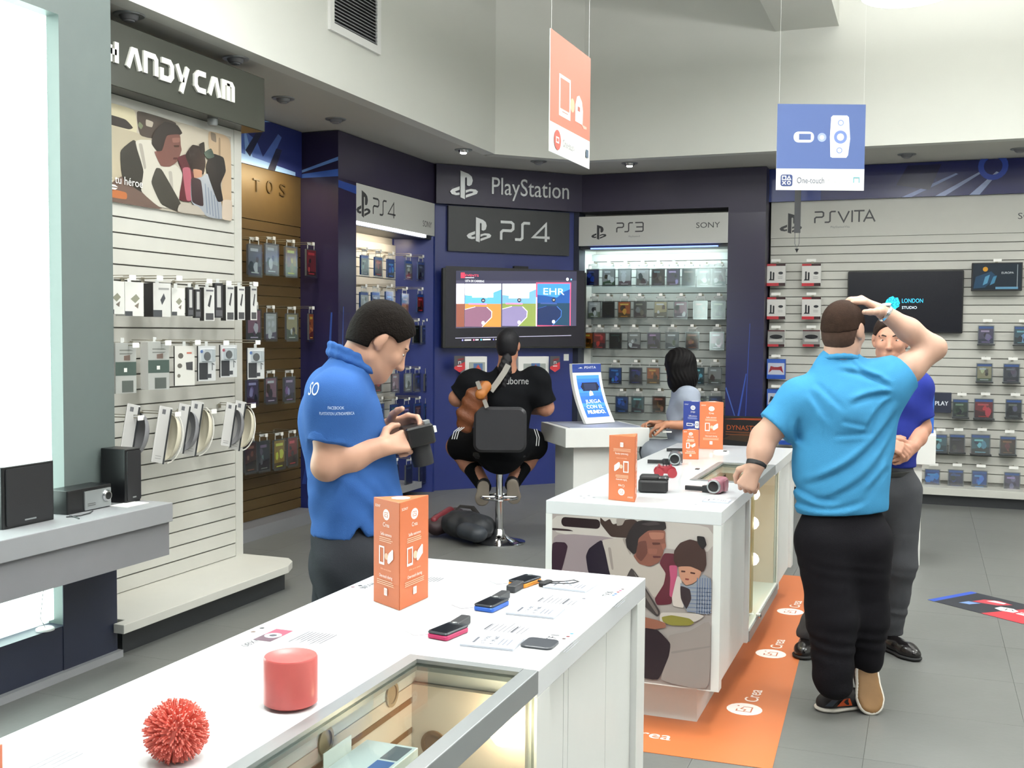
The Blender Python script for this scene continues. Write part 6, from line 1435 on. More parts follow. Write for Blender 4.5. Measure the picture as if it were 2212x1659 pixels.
hR = J(925, 942, -.09); hand(B, wrR, hR-wrR+AWY*.05, lat*.85+UPV*.5, -1, 1.0, (.35, .8, .95, 1.0), .55, tuck=.3)
hL = J(912, 905, .03); hand(B, wrL, hL-wrL, -lat*.75+UPV*.5, 1, 1.0, (.5, .7, .9, 1.0), .5)
SK1 = skinmat('#b38a74')
def whole(Bd, res, regs, rf, m, org):
    V, F = Bd.mesh(res); V = relax(V, F, 1); keep = np.ones(len(F), bool); fc = V[F].mean(1); parts = []
    for c, r in regs: keep &= ~((np.abs(fc-A3(c)) < A3(r)-res*1.5).all(1))
    parts.append((V, F[keep]))
    for c, r in regs: v, f = Bd.mesh(rf, lo=A3(c)-A3(r), hi=A3(c)+A3(r)); parts.append((relax(v, f, 1), f))
    return skin('person', m, None, parts, 0, origin=org)
P1 = whole(B, .009, [(H1-UPV*.02, (.15, .15, .16)), (wrR+nz(hR-wrR)*.09, (.13, .13, .12))], .0036, SK1, (pel[0], pel[1], 0))
tag(P1, 'person in royal blue polo shirt looking down at a camera held in both hands', 'person')
hair_cap(p1h, 1.03, mat('dark_brown_hair', '#15100d', .75, var=.3, scale=60, bump=.5, bscale=200, spec=.08), P1, .016, .058, -.045, 1, .0018)
eyes(p1h, 1.03, P1)
M_POLO = cloth('royal_blue_pique', '#345b98')
B = Body()
B.cap(J(752, 1150), J(752, 1040), .150, .152, .05, face, .80); B.cap(J(752, 1040), J(736, 915), .152, .158, .05, face, .80); B.cap(J(736, 915), J(742, 845), .15, .118, .06, face, .78); B.cap(J(742, 845), nb-UPV*.005, .11, .072, .05, face, .8)
B.cap(J(800, 960), J(812, 1075), .07, .09, .05)
for sh, el, sg in ((shR, elR, 1), (shL, elL, -1)):
    q = sh*.36+el*.64; dd = nz(el-sh); B.cap(sh, q, .084, .070, .05, cut=[(q, dd)]); B.cap(sh, cst, .085, .1, .06)
def fold1(X, Y, Z): return .0035*np.sin(38*Z+22*X+9*np.sin(14*Y+7*Z))*np.clip((1.25-Z)*3, 0, 1)+.002*np.sin(60*X-25*Z+20*Y)
hemz = at(745, 1166, 3.55).z
sl = J(775, 1138, -.13)
slit = lambda X, Y, Z: np.abs((X-sl[0])*face[0]+(Y-sl[1])*face[1])-np.clip((sl[2]+.005-Z)*.6, -.01, 1)+np.where((X-sl[0])*lat[0]+(Y-sl[1])*lat[1] < -.08, 1, 0)
V, F = B.mesh(.007, cuts=[(A3((0, 0, hemz-.008)), -UPV+face*.06)], disp=fold1, subs=[slit]); s1 = skin('polo_shirt', M_POLO, P1, [(V, F)], 2)
# collar, sleeve bands
B = Body(); ring = []
for k in range(17):
    a = 2*math.pi*k/16; ring.append(nb+UPV*.035+face*(.012+.078*math.cos(a))+lat*.078*math.sin(a)-UPV*.035*math.cos(a)*1.1)
for k in range(16): B.cap(ring[k]-UPV*.012, ring[k+1]-UPV*.012, .014, .014, .01); 
for k in range(16): B.cap(ring[k]+UPV*.014, ring[k+1]+UPV*.014, .009, .009, .01)
V, F = B.mesh(.005); skin('collar', M_POLO, s1, [(V, F)], 2)
q = shR*.36+elR*.64; dd = nz(elR-shR); B = Body(); B.cap(q-dd*.028, q-dd*.002, .0735, .0725, .006, cut=[(q, dd), (q-dd*.030, -dd)]); V, F = B.mesh(.004); skin('sleeve_band', M_POLO, s1, [(V, F)], 1)
qs = shR*.62+elR*.38; fw_ = nz(np.cross(lat, nz(elR-shR)))
Ft = Matrix(((RGT[0], UPV[0], -AWY[0], 0), (RGT[1], UPV[1], -AWY[1], 0), (RGT[2], UPV[2], -AWY[2], 0), (0, 0, 0, 1)))
def decal(pt, off, w, h, fn, parent, name, U=RGT, N=-AWY):
    U = nz(U); N = nz(N-U*(N@U)); V_ = np.cross(N, U); o = A3(pt)+N*off
    M = Matrix(((U[0], V_[0], N[0], o[0]), (U[1], V_[1], N[1], o[1]), (U[2], V_[2], N[2], o[2]), (0, 0, 0, 1))); P = PR(M, step=.0001); fn(P); return P.build(name, parent)
def drape(o, target_o, d=.0025):
    """lay a print on the cloth below it"""
    md = o.modifiers.new('drape', 'SHRINKWRAP'); md.target = target_o; md.wrap_method = 'PROJECT'; md.use_project_x = md.use_project_y = False; md.use_negative_direction = True; md.use_positive_direction = True; md.offset = d
def drape_np(o, target, N, d=.002):
    """move each vertex along -N onto the target surface"""
    from mathutils.bvhtree import BVHTree
    tw = [v.co+Vector(wloc(target)) for v in target.data.vertices]; bv = BVHTree.FromPolygons(tw, [tuple(p.vertices) for p in target.data.polygons]); L = wloc(o); N = Vector(N).normalized()
    for v in o.data.vertices:
        w_ = v.co+L; h_ = bv.ray_cast(w_+N*.3, -N, .8)
        if h_[0] is not None: v.co = h_[0]+N*(d)-L
pr = decal(J(718, 893, -.3), 0, .1, .03, lambda P: (P.text('FACEBOOK', 0, .012, .010, '#c9d8f0', w=.05), P.text('PLAYSTATION LATINOAMERICA', 0, -.006, .010, '#c9d8f0', w=.105)), s1, 'printed_text'); drape_np(pr, s1, -AWY)
pr = decal(J(652, 843, -.3), 0, .1, .03, lambda P: (P.text('SO', -.012, 0, .042, '#cfe0f4', w=.045)), s1, 'printed_text', nz(RGT-AWY*.6), -AWY-RGT*.35); drape_np(pr, s1, nz(-AWY-RGT*.35))
B = Body(); B.cap(pel+UPV*.03, pel-UPV*.05, .135, .14, .05, face, .85)
for hp, g in ((hpR, gR), (hpL, gL)): B.chain([hp, hp*.5+g*.5+face*.015, g+UPV*.05], [.105, .085, .075], .04)
V, F = B.mesh(.009, cuts=[(A3((0, 0, .03)), -UPV)], disp=lambda X, Y, Z: .003*np.sin(45*Z+30*X)); skin('trousers', cloth('charcoal_denim', '#2a2c31'), P1, [(V, F)], 1)
for g in (gR, gL): foot_shoe('shoe', g-face*.09, g+face*.2, M_BLACKM, P1)
cm = thing('handheld_camera', J(905, 945, -.02), 'dark camera held in both hands of the polo-shirted person', 'camera')
Mc = J(902, 940, -.03); Fm = Matrix(((face[0], lat[0], 0, Mc[0]), (face[1], lat[1], 0, Mc[1]), (0, 0, 1, Mc[2]), (0, 0, 0, 1))) @ Matrix.Rotation(R(-12), 4, 'Y')
MB().rbox(.095, .11, .012, -.03, .035, Fm, 4, .0, 0, edge=.006).build('body', M_BLACK, cm, True)
MB().lathe([(.034, -.03), (.036, -.075), (.034, -.1), (.028, -.1), (.026, -.092), (.002, -.09)], 24, Fm @ Matrix.Translation((.0, .0, 0))).build('lens', M_BLACKM, cm, True)
MB().rbox(.02, .03, .003, .035, .046, Fm, 3, .03, .03).build('mode_dial', M_ALU, cm); MB().rbox(.01, .02, .002, .0, .02, Fm, 2, .055, .02).build('price_tag', M_TAG, cm)

# === man in sky blue T-shirt, hand on his head ===================================================
J = jn(4.52); face = nz(AWY*.80+RGT*.60); lat = nz(np.cross(face, UPV))
B = Body(); H2 = J(1822, 712); hf = nz(AWY*.72+RGT*.70-UPV*.1); p2h = head(B, H2, hf, UPV+hf*.05, 1.06)
nb = J(1812, 785); B.cap(nb-UPV*.03, H2-UPV*.06-hf*.025, .066, .060, .03)
pel = J(1818, 1130); wst = J(1818, 1040); cst = J(1818, 890)
B.cap(pel, wst, .13, .13, .05, AWY, .75); B.cap(wst, cst, .135, .14, .05, AWY, .75); B.cap(cst, nb-UPV*.03, .13, .07, .06, AWY, .75)
shL, shR = J(1727, 866), J(1908, 838)
elL, wrL, fsL = J(1650, 945, .0), J(1633, 1005, -.03), J(1612, 1050, -.02)
elR, wrR = J(2018, 752, .02), J(1908, 674, .02)
B.chain([shL, shL*.5+elL*.5, elL, elL*.5+wrL*.5, wrL], [.072, .062, .052, .050, .037], .03)
B.chain([shR, shR*.5+elR*.5, elR, elR*.5+wrR*.5, wrR], [.072, .06, .047, .047, .033], .03)
hand(B, wrL, fsL-wrL+UPV*0, -AWY*.75-RGT*.55, 1, 1.12, (1.05, 1.15, 1.2, 1.2), .8, tuck=.5)
hR = J(1850, 640, .0); hand(B, wrR, hR-wrR, UPV*.85-AWY*.25+RGT*.1, -1, 1.22, (.5, .5, .55, .6), .5)
hip1, kn1, an1 = J(1785, 1170), J(1797, 1330, -.02), J(1800, 1480, -.02)
hip2, kn2, an2 = J(1862, 1170), J(1868, 1330, .06), J(1872, 1420, .10)
B.chain([hip1, kn1, an1], [.10, .07, .05], .03); B.chain([hip2, kn2, an2], [.10, .07, .05], .03)
SK2 = skinmat('#b89380')
P2 = whole(B, .010, [(H2-UPV*.02, (.16, .16, .17)), (hR*.55+wrR*.45, (.13, .13, .11)), (wrL*.35+fsL*.65, (.1, .1, .1))], .0042, SK2, (pel[0], pel[1], 0))
tag(P2, 'person in sky blue T-shirt, back turned, one hand on head', 'person')
hair_cap(p2h, 1.06, mat('cropped_brown_hair', '#33251e', .8, var=.35, scale=40, bump=.4, bscale=300, spec=.1), P2, .007, .062, .004, 2, .0008, res=.005)
hair_cap(p2h, 1.06, mat('shaved_hair', '#493830', .85, var=.3, scale=70, spec=.1), P2, .003, .058, -.075, 2, .0004, res=.005).name = 'shaved_hair'
M_TEE = cloth('sky_blue_jersey', '#3f86b2', .9)
B = Body()
B.cap(J(1818, 1082), J(1818, 1000), .193, .190, .05, AWY, .68); B.cap(J(1818, 1000), J(1818, 890), .190, .192, .05, AWY, .68); B.cap(J(1818, 890), J(1816, 830), .18, .13, .06, AWY, .68); B.cap(J(1816, 830), nb-UPV*.005, .12, .080, .05, AWY, .75)
qL = shL*.28+elL*.72; ddL = nz(elL-shL); B.cap(shL, qL, .082, .080, .05, cut=[(qL, ddL)]); B.cap(shL, cst, .08, .12, .06)
qR = shR*.62+elR*.38; ddR = nz(elR-shR); B.cap(shR-RGT*.03, qR, .10, .082, .06, cut=[(qR, ddR)]); B.cap(shR, cst+UPV*.02, .10, .12, .07); B.cap(J(1905, 850), J(1895, 960), .07, .06, .05)
c2 = A3(cst)
CR = []                                        # creases of the shirt: (a0, z0) -> (a1, z1), bend, depth, width, in metres from the chest
for px0, py0, px1, py1, bd, dp, wd3 in ((1895, 830, 1800, 800, .01, .010, .012), (1900, 850, 1815, 870, .01, .012, .013), (1905, 862, 1850, 930, .012, .010, .014), (1880, 815, 1830, 785, -.01, .008, .010), (1912, 905, 1740, 1040, -.03, .016, .017), (1905, 960, 1760, 1075, -.03, .010, .016),
        (1720, 1052, 1800, 1070, .02, .010, .014), (1725, 1085, 1850, 1070, .02, .010, .013), (1900, 1010, 1850, 1060, .0, .008, .014), (1740, 850, 1775, 905, .0, .007, .014), (1755, 830, 1800, 880, .0, .006, .012), (1800, 905, 1850, 915, .0, .006, .01), (1790, 935, 1860, 930, .0, .006, .01), (1715, 905, 1730, 960, .01, .008, .014)):
    a_, b_ = J(px0, py0)-c2, J(px1, py1)-c2; CR.append((a_ @ RGT, a_[2], b_ @ RGT, b_[2], bd, dp, wd3))
def fold2(X, Y, Z):
    a = (X-c2[0])*RGT[0]+(Y-c2[1])*RGT[1]; z = Z-c2[2]; out = .002*np.sin(13*a+9*z)*np.sin(11*z-5*a)
    for a0, z0, a1, z1, bd, dp, wd3 in CR:
        L2 = (a1-a0)**2+(z1-z0)**2; L_ = math.sqrt(L2); t = np.clip(((a-a0)*(a1-a0)+(z-z0)*(z1-z0))/L2, -.15, 1.15)
        d = ((a-a0)*(z1-z0)-(z-z0)*(a1-a0))/L_-bd*4*t*(1-t); m = np.clip(t*5+.7, 0, 1)*np.clip((1.1-t)*3, 0, 1)
        out = out+dp*m*(np.exp(-(d/wd3)**2)-.75*np.exp(-((d-wd3*1.7)/wd3)**2))
    return out
V, F = B.mesh(.0065, cuts=[(J(1818, 1104), -UPV+RGT*.06)], disp=fold2); s2 = skin('t_shirt', M_TEE, P2, [(V, F)], 1)
B = Body(); ring = [nb+UPV*.012+AWY*.0+RGT*.074*math.cos(a)+AWY*.07*math.sin(a)-UPV*.02*math.sin(a) for a in [2*math.pi*k/16 for k in range(17)]]
for k in range(16): B.cap(ring[k], ring[k+1], .012, .012, .008)
V, F = B.mesh(.005); skin('neck_band', M_TEE, s2, [(V, F)], 2)
M_BJ = cloth('black_denim', '#17161a')
B = Body(); B.cap(pel+UPV*.02, pel-UPV*.06, .16, .172, .05, AWY, .68)
B.chain([hip1-RGT*.0, kn1, an1+UPV*.02], [.128, .098, .082], .05); B.chain([hip2, kn2, an2], [.125, .092, .075], .05)
V, F = B.mesh(.008, cuts=[(A3((0, 0, .07)), -UPV)], disp=lambda X, Y, Z: .004*np.sin(40*Z+18*X+5*np.sin(20*Z))*np.clip(1.2-Z*1.4, 0, 1)); skin('trousers', M_BJ, P2, [(V, F)], 1)
M_GUM = mat('gum_rubber_sole', '#7d5c36', .6, var=.12, scale=18); M_TRN = mat('black_trainer', '#1d1c20', .6)
a_, b_ = A3(onZ(1856, 1528, 0)), A3(onZ(1762, 1535, 0))
f1 = foot_shoe('shoe', (a_[0], a_[1], 0), (b_[0], b_[1], 0), M_TRN, P2, mat('white_rubber', '#cfc9bf', .5), ankle=an1-UPV*.0)
pr = decal((a_+b_)/2+UPV*.05-AWY*.3, 0, .1, .03, lambda P: (P.poly([(-.02, -.02), (.05, -.02), (.03, .02), (-.0, .02)], '#c8501e'), P.poly([(-.07, -.02), (-.04, -.02), (-.02, .02), (-.04, .02)], '#3a4250')), f1, 'coloured_panel'); drape_np(pr, f1, -AWY)
toe, heel = J(1880, 1547, .02), J(1868, 1425, .10); toe[2] = max(toe[2], .012)
f2 = foot_shoe('shoe', heel-AWY*.03, toe-AWY*.03, M_TRN, P2, M_GUM, up=AWY, ankle=an2, w=.05, rim=mat('white_rubber'))
ws = [wrL+nz(wrL-elL)*.0+RGT*.0]
def band(B, a, d, r, w, m, name, parent, f=1, n=None):
    B = Body(); B.cap(A3(a)-nz(d)*w/2, A3(a)+nz(d)*w/2, r, r, .004, n, f, cut=[(A3(a)+nz(d)*w/2, nz(d)), (A3(a)-nz(d)*w/2, -nz(d))]); V, F = B.mesh(.004); return skin(name, m, parent, [(V, F)], 1)
band(None, wrL*.93+elL*.07, wrL-elL, .0425, .026, M_BLACKM, 'wristband', P2)
wt = band(None, wrR*.95+elR*.05, wrR-elR, .038, .018, M_CHROME, 'watch_strap', P2)
MB().lathe([(.017, 0), (.017, .007), (.002, .008)], 20, Matrix.Translation(Vector(wrR*.95+elR*.05+UPV*.034-AWY*.008)) @ Matrix.Rotation(R(20), 4, 'X')).build('watch_case', M_CHROME, wt, True)

# === man in dark blue shirt facing us =============================================================
J = jn(5.32); face = nz(-AWY*.92-RGT*.30); lat = nz(np.cross(face, UPV))
B = Body(); H3 = J(1924, 732); hf = nz(-AWY*.9-RGT*.38-UPV*.1); p3h = head(B, H3, hf, UPV, 1.02)
nb = J(1932, 795); B.cap(nb-UPV*.03, H3-UPV*.06+hf*-.02, .058, .055, .03)
pel = J(1910, 1035); wst = J(1915, 965); cst = J(1922, 860)
B.cap(pel, wst, .11, .11, .05, AWY, .75); B.cap(wst, cst, .115, .125, .05, AWY, .75); B.cap(cst, nb-UPV*.03, .115, .065, .06, AWY, .75)
sh1, sh2 = J(1862, 832), J(1974, 838)
el1, wr1, hd1 = J(1858, 925, -.02), J(1908, 955, -.18), J(1945, 968, -.2)
el2, wr2, hd2_ = J(1990, 925, .0), J(1972, 965, -.14), J(1945, 985, -.2)
B.chain([sh1, el1, wr1], [.058, .044, .029], .03); B.chain([sh2, el2, el2*.5+wr2*.5, wr2], [.058, .044, .042, .029], .03)
hand(B, wr1, hd1-wr1, -AWY*.7+UPV*.6, -1, 1, (.5, .6, .65, .7), .5); hand(B, wr2, hd2_-wr2, -AWY*.8+RGT*.4+UPV*.2, 1, 1.02, (.5, .55, .6, .65), .5)
hpA, hpB = J(1875, 1060), J(1945, 1060); ftA, ftB = onZ(1750, 1408, 0), onZ(1920, 1400, 0); anA, anB = A3((ftA.x, ftA.y, .09)), A3((ftB.x, ftB.y, .09))
knA, knB = hpA*.48+anA*.52-AWY*.02, hpB*.5+anB*.5-AWY*.03+RGT*.01
B.chain([hpA, knA, anA], [.085, .06, .045], .03); B.chain([hpB, knB, anB], [.085, .06, .045], .03)
SK3 = skinmat('#b5846e')
P3 = whole(B, .010, [(H3-UPV*.02, (.15, .15, .16)), (J(1945, 975, -.2), (.12, .12, .1))], .0045, SK3, (pel[0], pel[1], 0))
tag(P3, 'person in dark blue collared shirt facing the camera with hands clasped', 'person')
hair_cap(p3h, 1.02, mat('short_brown_hair', '#2c211c', .8, var=.3, scale=50, bump=.4, bscale=240, spec=.1), P3, .010, .056, -.05, 4, .002, res=.006)
eyes(p3h, 1.02, P3)
M_SH3 = cloth('ultramarine_cotton', '#283488', .75)
B = Body(); B.cap(J(1915, 1010), J(1918, 930), .142, .148, .05, AWY, .72); B.cap(J(1918, 930), cst, .148, .15, .05, AWY, .72); B.cap(cst, nb-UPV*.0, .145, .075, .06, AWY, .72)
for sh, el in ((sh1, el1), (sh2, el2)):
    q = sh*.25+el*.75; B.cap(sh, q, .078, .07, .05, cut=[(q, nz(el-sh))]); B.cap(sh, cst, .08, .1, .06)
V, F = B.mesh(.008, cuts=[(J(1915, 1008), -UPV)], disp=lambda X, Y, Z: .003*np.sin(40*Z+25*X)); s3 = skin('shirt', M_SH3, P3, [(V, F)], 1)
B = Body(); ring = [nb+UPV*.02+RGT*.07*math.cos(a)+AWY*.066*math.sin(a)+UPV*.02*math.sin(a) for a in [2*math.pi*k/16 for k in range(17)]]
for k in range(16):
    if k not in (11, 12): B.cap(ring[k], ring[k+1], .014, .014, .008)
V, F = B.mesh(.006); skin('collar', M_SH3, s3, [(V, F)], 1)
pr = decal(J(1965, 843, -.3), 0, .1, .03, lambda P: (P.text('WARNER', .0, .012, .016, '#cfd6f0', w=.085), P.text('INTERPLAY', .005, -.01, .014, '#cfd6f0', w=.1), P.poly([(-.085, -.02), (-.06, .03), (-.05, .0)], '#9ac0e8')), s3, 'printed_text'); drape_np(pr, s3, -AWY)
pr = decal(J(1916, 905, -.3), 0, .1, .1, lambda P: P.circ(0, .02, .006, '#c9cfe8'), s3, 'button'); drape_np(pr, s3, -AWY)
pr = decal(J(1914, 945, -.3), 0, .1, .1, lambda P: P.circ(0, .02, .006, '#c9cfe8'), s3, 'button'); drape_np(pr, s3, -AWY)
B = Body(); B.cap(pel+UPV*.04, pel-UPV*.05, .135, .135, .05, AWY, .75)
B.chain([hpA, knA, anA], [.105, .082, .068], .04); B.chain([hpB, knB, anB], [.105, .082, .068], .04)
V, F = B.mesh(.008, cuts=[(A3((0, 0, .075)), -UPV)], disp=lambda X, Y, Z: .004*np.sin(34*Z+20*X+3*np.sin(30*Z))*np.clip(1.1-Z*1.5, .1, 1)); t3 = skin('trousers', cloth('slate_grey_chino', '#4a4b4f'), P3, [(V, F)], 1)
band(None, pel+UPV*.035, UPV, .139, .03, M_BLACK, 'belt', t3, .75, AWY)
M_LEA = mat('black_leather_shoe', '#161314', .22, var=.15)
foot_shoe('shoe', A3((ftA.x, ftA.y, 0))+AWY*.07+RGT*.03, A3((ftA.x, ftA.y, 0))-AWY*.15-RGT*.09, M_LEA, P3, ankle=anA, res=.006)
foot_shoe('shoe', A3((ftB.x, ftB.y, 0))+AWY*.05-RGT*.04, A3((onZ(1988, 1432, 0).x, onZ(1988, 1432, 0).y, 0)), M_LEA, P3, ankle=anB, res=.006)

# === player on the stool, seen from behind ======================================================
J = jn(8.0); face = nz(A3((-nrm.x, -nrm.y, 0))*.6+AWY*.5); 
B = Body(); H4 = J(1098, 745); hf = nz(AWY*.95+RGT*.25); p4h = head(B, H4, hf, UPV, 1.05)
nb = J(1094, 803); B.cap(nb-UPV*.03, H4-UPV*.06-hf*.02, .072, .062, .03)
pel = J(1082, 965, .08); cst = J(1086, 865); wst = J(1084, 925, .03)
B.cap(pel, wst, .16, .155, .05, AWY, .8); B.cap(wst, cst, .155, .16, .05, AWY, .8); B.cap(cst, nb-UPV*.03, .15, .07, .06, AWY, .8)
sh1, sh2 = J(1022, 828), J(1156, 824)
el1, wr1 = J(988, 860, .02), J(1020, 880, .25); el2, wr2 = J(1178, 880, .02), J(1140, 885, .26)
B.chain([sh1, el1, wr1], [.08, .06, .036], .03); B.chain([sh2, el2, wr2], [.08, .062, .036], .03)
hand(B, wr1, AWY*.8+RGT*.4, UPV, 1, 1, (.6, .7, .8, .9)); hand(B, wr2, AWY*.8-RGT*.4, UPV, -1, 1, (.6, .7, .8, .9))
hp1, kn1_, an1_ = J(1050, 958, .12), J(988, 965, .46), J(1046, 1046, .18)
hp2, kn2_, an2_ = J(1112, 958, .12), J(1158, 962, .46), J(1106, 1042, .18)
B.chain([hp1, kn1_, kn1_*.55+an1_*.45, an1_], [.105, .085, .075, .048], .03); B.chain([hp2, kn2_, kn2_*.55+an2_*.45, an2_], [.105, .085, .075, .048], .03)
SK4 = skinmat('#a97760')
P4 = whole(B, .011, [(H4-UPV*.02, (.15, .15, .16))], .006, SK4, (pel[0], pel[1], 0))
tag(P4, 'person in black T-shirt and shorts sitting on a bar stool playing', 'person')
MH4 = mat('black_tied_hair', '#121116', .5, var=.3, scale=60, bump=.3, bscale=250, spec=.3)
hair_cap(p4h, 1.05, MH4, P4, .010, .06, -.075, 5, .001, res=.007)
B = Body(); B.chain([J(1094, 775, -.085), J(1090, 800, -.10), J(1088, 835, -.12)], [.04, .045, .03], .03); V, F = B.mesh(.008, disp=lambda X, Y, Z: .006*np.sin(120*X+50*Z)*np.sin(110*Z)); skin('ponytail', MH4, P4, [(V, F)], 1)
M_BT = cloth('black_jersey', '#101114', .9)
B = Body(); B.cap(J(1082, 960, .06), J(1084, 915, .02), .20, .195, .05, AWY, .8); B.cap(J(1084, 915, .02), cst, .195, .20, .05, AWY, .78); B.cap(cst, nb-UPV*.0, .185, .085, .06, AWY, .78)
for sh, el in ((sh1, el1), (sh2, el2)):
    q = sh*.12+el*.88; B.cap(sh, q, .10, .098, .05, cut=[(q, nz(el-sh))]); B.cap(sh, cst, .1, .13, .06)
V, F = B.mesh(.009, disp=lambda X, Y, Z: .004*np.sin(35*Z+20*X)); s4 = skin('t_shirt', M_BT, P4, [(V, F)], 1)
pr = decal(J(1108, 828, -.5), 0, .2, .1, lambda P: P.text('oodborne', 0, 0, .052, '#8f8f90', w=.23), s4, 'printed_text'); drape_np(pr, s4, -AWY, .004)
B = Body(); B.cap(pel-UPV*.02, pel+UPV*.02, .19, .17, .05, AWY, .85); B.chain([hp1, hp1*.2+kn1_*.8], [.135, .125], .05); B.chain([hp2, hp2*.2+kn2_*.8], [.135, .125], .05); V, F = B.mesh(.009); sp = skin('shorts', M_BT, P4, [(V, F)], 1)
for dx in (0, 5, 10):
    pr = decal(J(984+dx, 938, -.4), 0, .1, .1, lambda P: P.stroke([(.03, .05), (-.01, .02), (-.025, -.035)], .006, '#bdbdbd'), sp, 'stripe'); drape_np(pr, sp, -AWY, .003)
for dx in (0, 5):
    pr = decal(J(1160+dx, 945, -.4), 0, .1, .1, lambda P: P.stroke([(-.02, .06), (.0, .0), (-.005, -.06)], .006, '#a8a8a8'), sp, 'stripe'); drape_np(pr, sp, -AWY, .003)
for an, kn, fx in ((an1_, kn1_, -1), (an2_, kn2_, 1)):
    B = Body(); B.chain([an-UPV*.02, an*.55+kn*.45], [.055, .072], .02); V, F = B.mesh(.008); skin('sock', M_BT, P4, [(V, F)], 1)
    heel = an-AWY*.075+UPV*.02; toe = an-AWY*.01-UPV*.17-RGT*fx*-.02
    up = nz(AWY*.9+UPV*.35)
    so = foot_shoe('trainer', heel+UPV*.01, toe, M_TRN, P4, mat('pale_sole', '#8d8378', .6), up=up, ankle=an, res=.007)
# crossbody bag
M_BRN = mat('brown_leather', '#6a3a1e', .5, var=.25, scale=14, bump=.3, bscale=60)
bg = thing('crossbody_bag', J(1025, 890, -.2), 'brown leather crossbody bag on the back of the stool player', 'bag')
B = Body(); B.chain([J(1045, 838, -.22), J(1026, 862, -.24), J(1010, 898, -.22), J(1006, 918, -.2)], [.05, .075, .075, .06], .03, AWY, .55); V, F = B.mesh(.007, disp=lambda X, Y, Z: .005*np.sin(60*Z+40*X)); skin('pouch', M_BRN, bg, [(V, F)], 1)
B = Body(); B.chain([J(1050, 834, -.27), J(1038, 852, -.29)], [.04, .04], .02, AWY, .5); V, F = B.mesh(.007); skin('flap', mat('tan_leather', '#a05f22', .5, var=.2, scale=20), bg, [(V, F)], 1)
ribbon([J(1098, 788, -.15), J(1090, 803, -.165), J(1075, 825, -.18), J(1060, 845, -.20)], .042, -AWY, .004, mat('grey_webbing', '#8a8680', .7), 'strap', bg)
for px, py in ((1034, 832), (1049, 872)): MB().rbox(.03, .06, .005, 0, .006, frame(J(px, py, -.31), tuple(RGT)) @ Matrix.Rotation(R(20), 4, 'Z'), 2).build('buckle', mat('grey_webbing'), bg)

# bar stool
q = onZ(1078, 1172, 0); st = thing('bar_stool', (q.x, q.y, 0), 'chrome bar stool with black padded back under the seated player', 'bar stool')
T = Matrix.Translation((q.x, q.y, 0)); ssz = float(J(1076, 985, .05)[2])
MB().lathe([(.20, .001), (.20, .01), (.17, .02), (.08, .04), (.045, .07), (.038, .1), (.03, .11)], 40, T).build('base', M_CHROME, st, True)
MB().lathe([(.031, .1), (.031, .36), (.029, .36)], 20, T).build('lower_column', M_CHROME, st, True); MB().lathe([(.036, .34), (.036, .36), (.03, .36), (.026, .37), (.026, ssz-.02)], 20, T).build('gas_column', M_CHROME, st, True)
fz = float(J(1076, 1080, 0)[2]); MB().tube([(q.x+.14*math.cos(a), q.y+.14*math.sin(a), fz) for a in [2*math.pi*k/20 for k in range(21)]], .011, 8).build('foot_ring', M_CHROME, st, True)
MB().tube([(q.x-.14*RGT[0], q.y-.14*RGT[1], fz), (q.x+.14*RGT[0], q.y+.14*RGT[1], fz)], .009, 8).build('foot_bar', M_CHROME, st, True)
MB().rbox(.40, .36, .07, ssz-.02, ssz+.045, T @ Matrix.Rotation(YAW, 4, 'Z') @ Matrix.Translation((0, .03, 0)), 6, edge=.02).build('seat', M_BLACKM, st, True)
c0 = J(1080, 928, -.235); MB().rbox(.385, .33, .06, -.03, .03, frame(c0, tuple(RGT)), 6, edge=.02).build('backrest', mat('black_vinyl', '#26262a', .45, var=.1), st, True)
MB().tube([c0-UPV*.14, A3((q.x, q.y, ssz))-AWY*.1], .014, 8).build('back_bracket', M_CHROME, st)

# === person with long black hair seated behind the second table ==================================
J = jn(8.0); face = nz(-RGT*.8+AWY*.45)
B = Body(); H5 = J(1466, 790); hf = nz(-RGT*.75+AWY*.65); p5h = head(B, H5, hf, UPV, 1.0)
nb = J(1476, 838); B.cap(nb-UPV*.03, H5-UPV*.06-hf*.02, .055, .05, .03)
pel = J(1480, 965); cst = J(1480, 890)
B.cap(pel, cst, .12, .12, .05, face, .8); B.cap(cst, nb-UPV*.03, .115, .06, .06, face, .8)
latv = nz(np.cross(face, UPV)); shA, shB = cst+UPV*.11-AWY*.12, cst+UPV*.11+AWY*.12
elA, wrA = J(1500, 920, -.18), J(1440, 917, -.2); elB, wrB = J(1470, 925, .15), J(1425, 915, .0)
B.chain([shA, elA, wrA], [.055, .043, .028], .03); B.chain([shB, elB, wrB], [.055, .043, .028], .03)
hand(B, wrA, J(1405, 925, -.16)-wrA, UPV-AWY*.4, -1, .95, (.4, .5, .6, .7)); hand(B, wrB, J(1398, 912, 0)-wrB, UPV+AWY*.3, 1, .95, (.4, .5, .6, .7))
hA, kA, aA = J(1480, 975, -.08), J(1412, 978, -.1), J(1425, 1080, -.05); hB, kB, aB = J(1480, 975, .1), J(1408, 975, .1), J(1420, 1080, .1)
B.chain([hA, kA, aA], [.09, .065, .045], .03); B.chain([hB, kB, aB], [.09, .065, .045], .03)
P5 = whole(B, .011, [(J(1410, 918, -.1), (.16, .16, .1))], .0055, skinmat('#a8765c'), (pel[0], pel[1], 0))
tag(P5, 'person with long black hair and grey shirt seated behind second table', 'person')
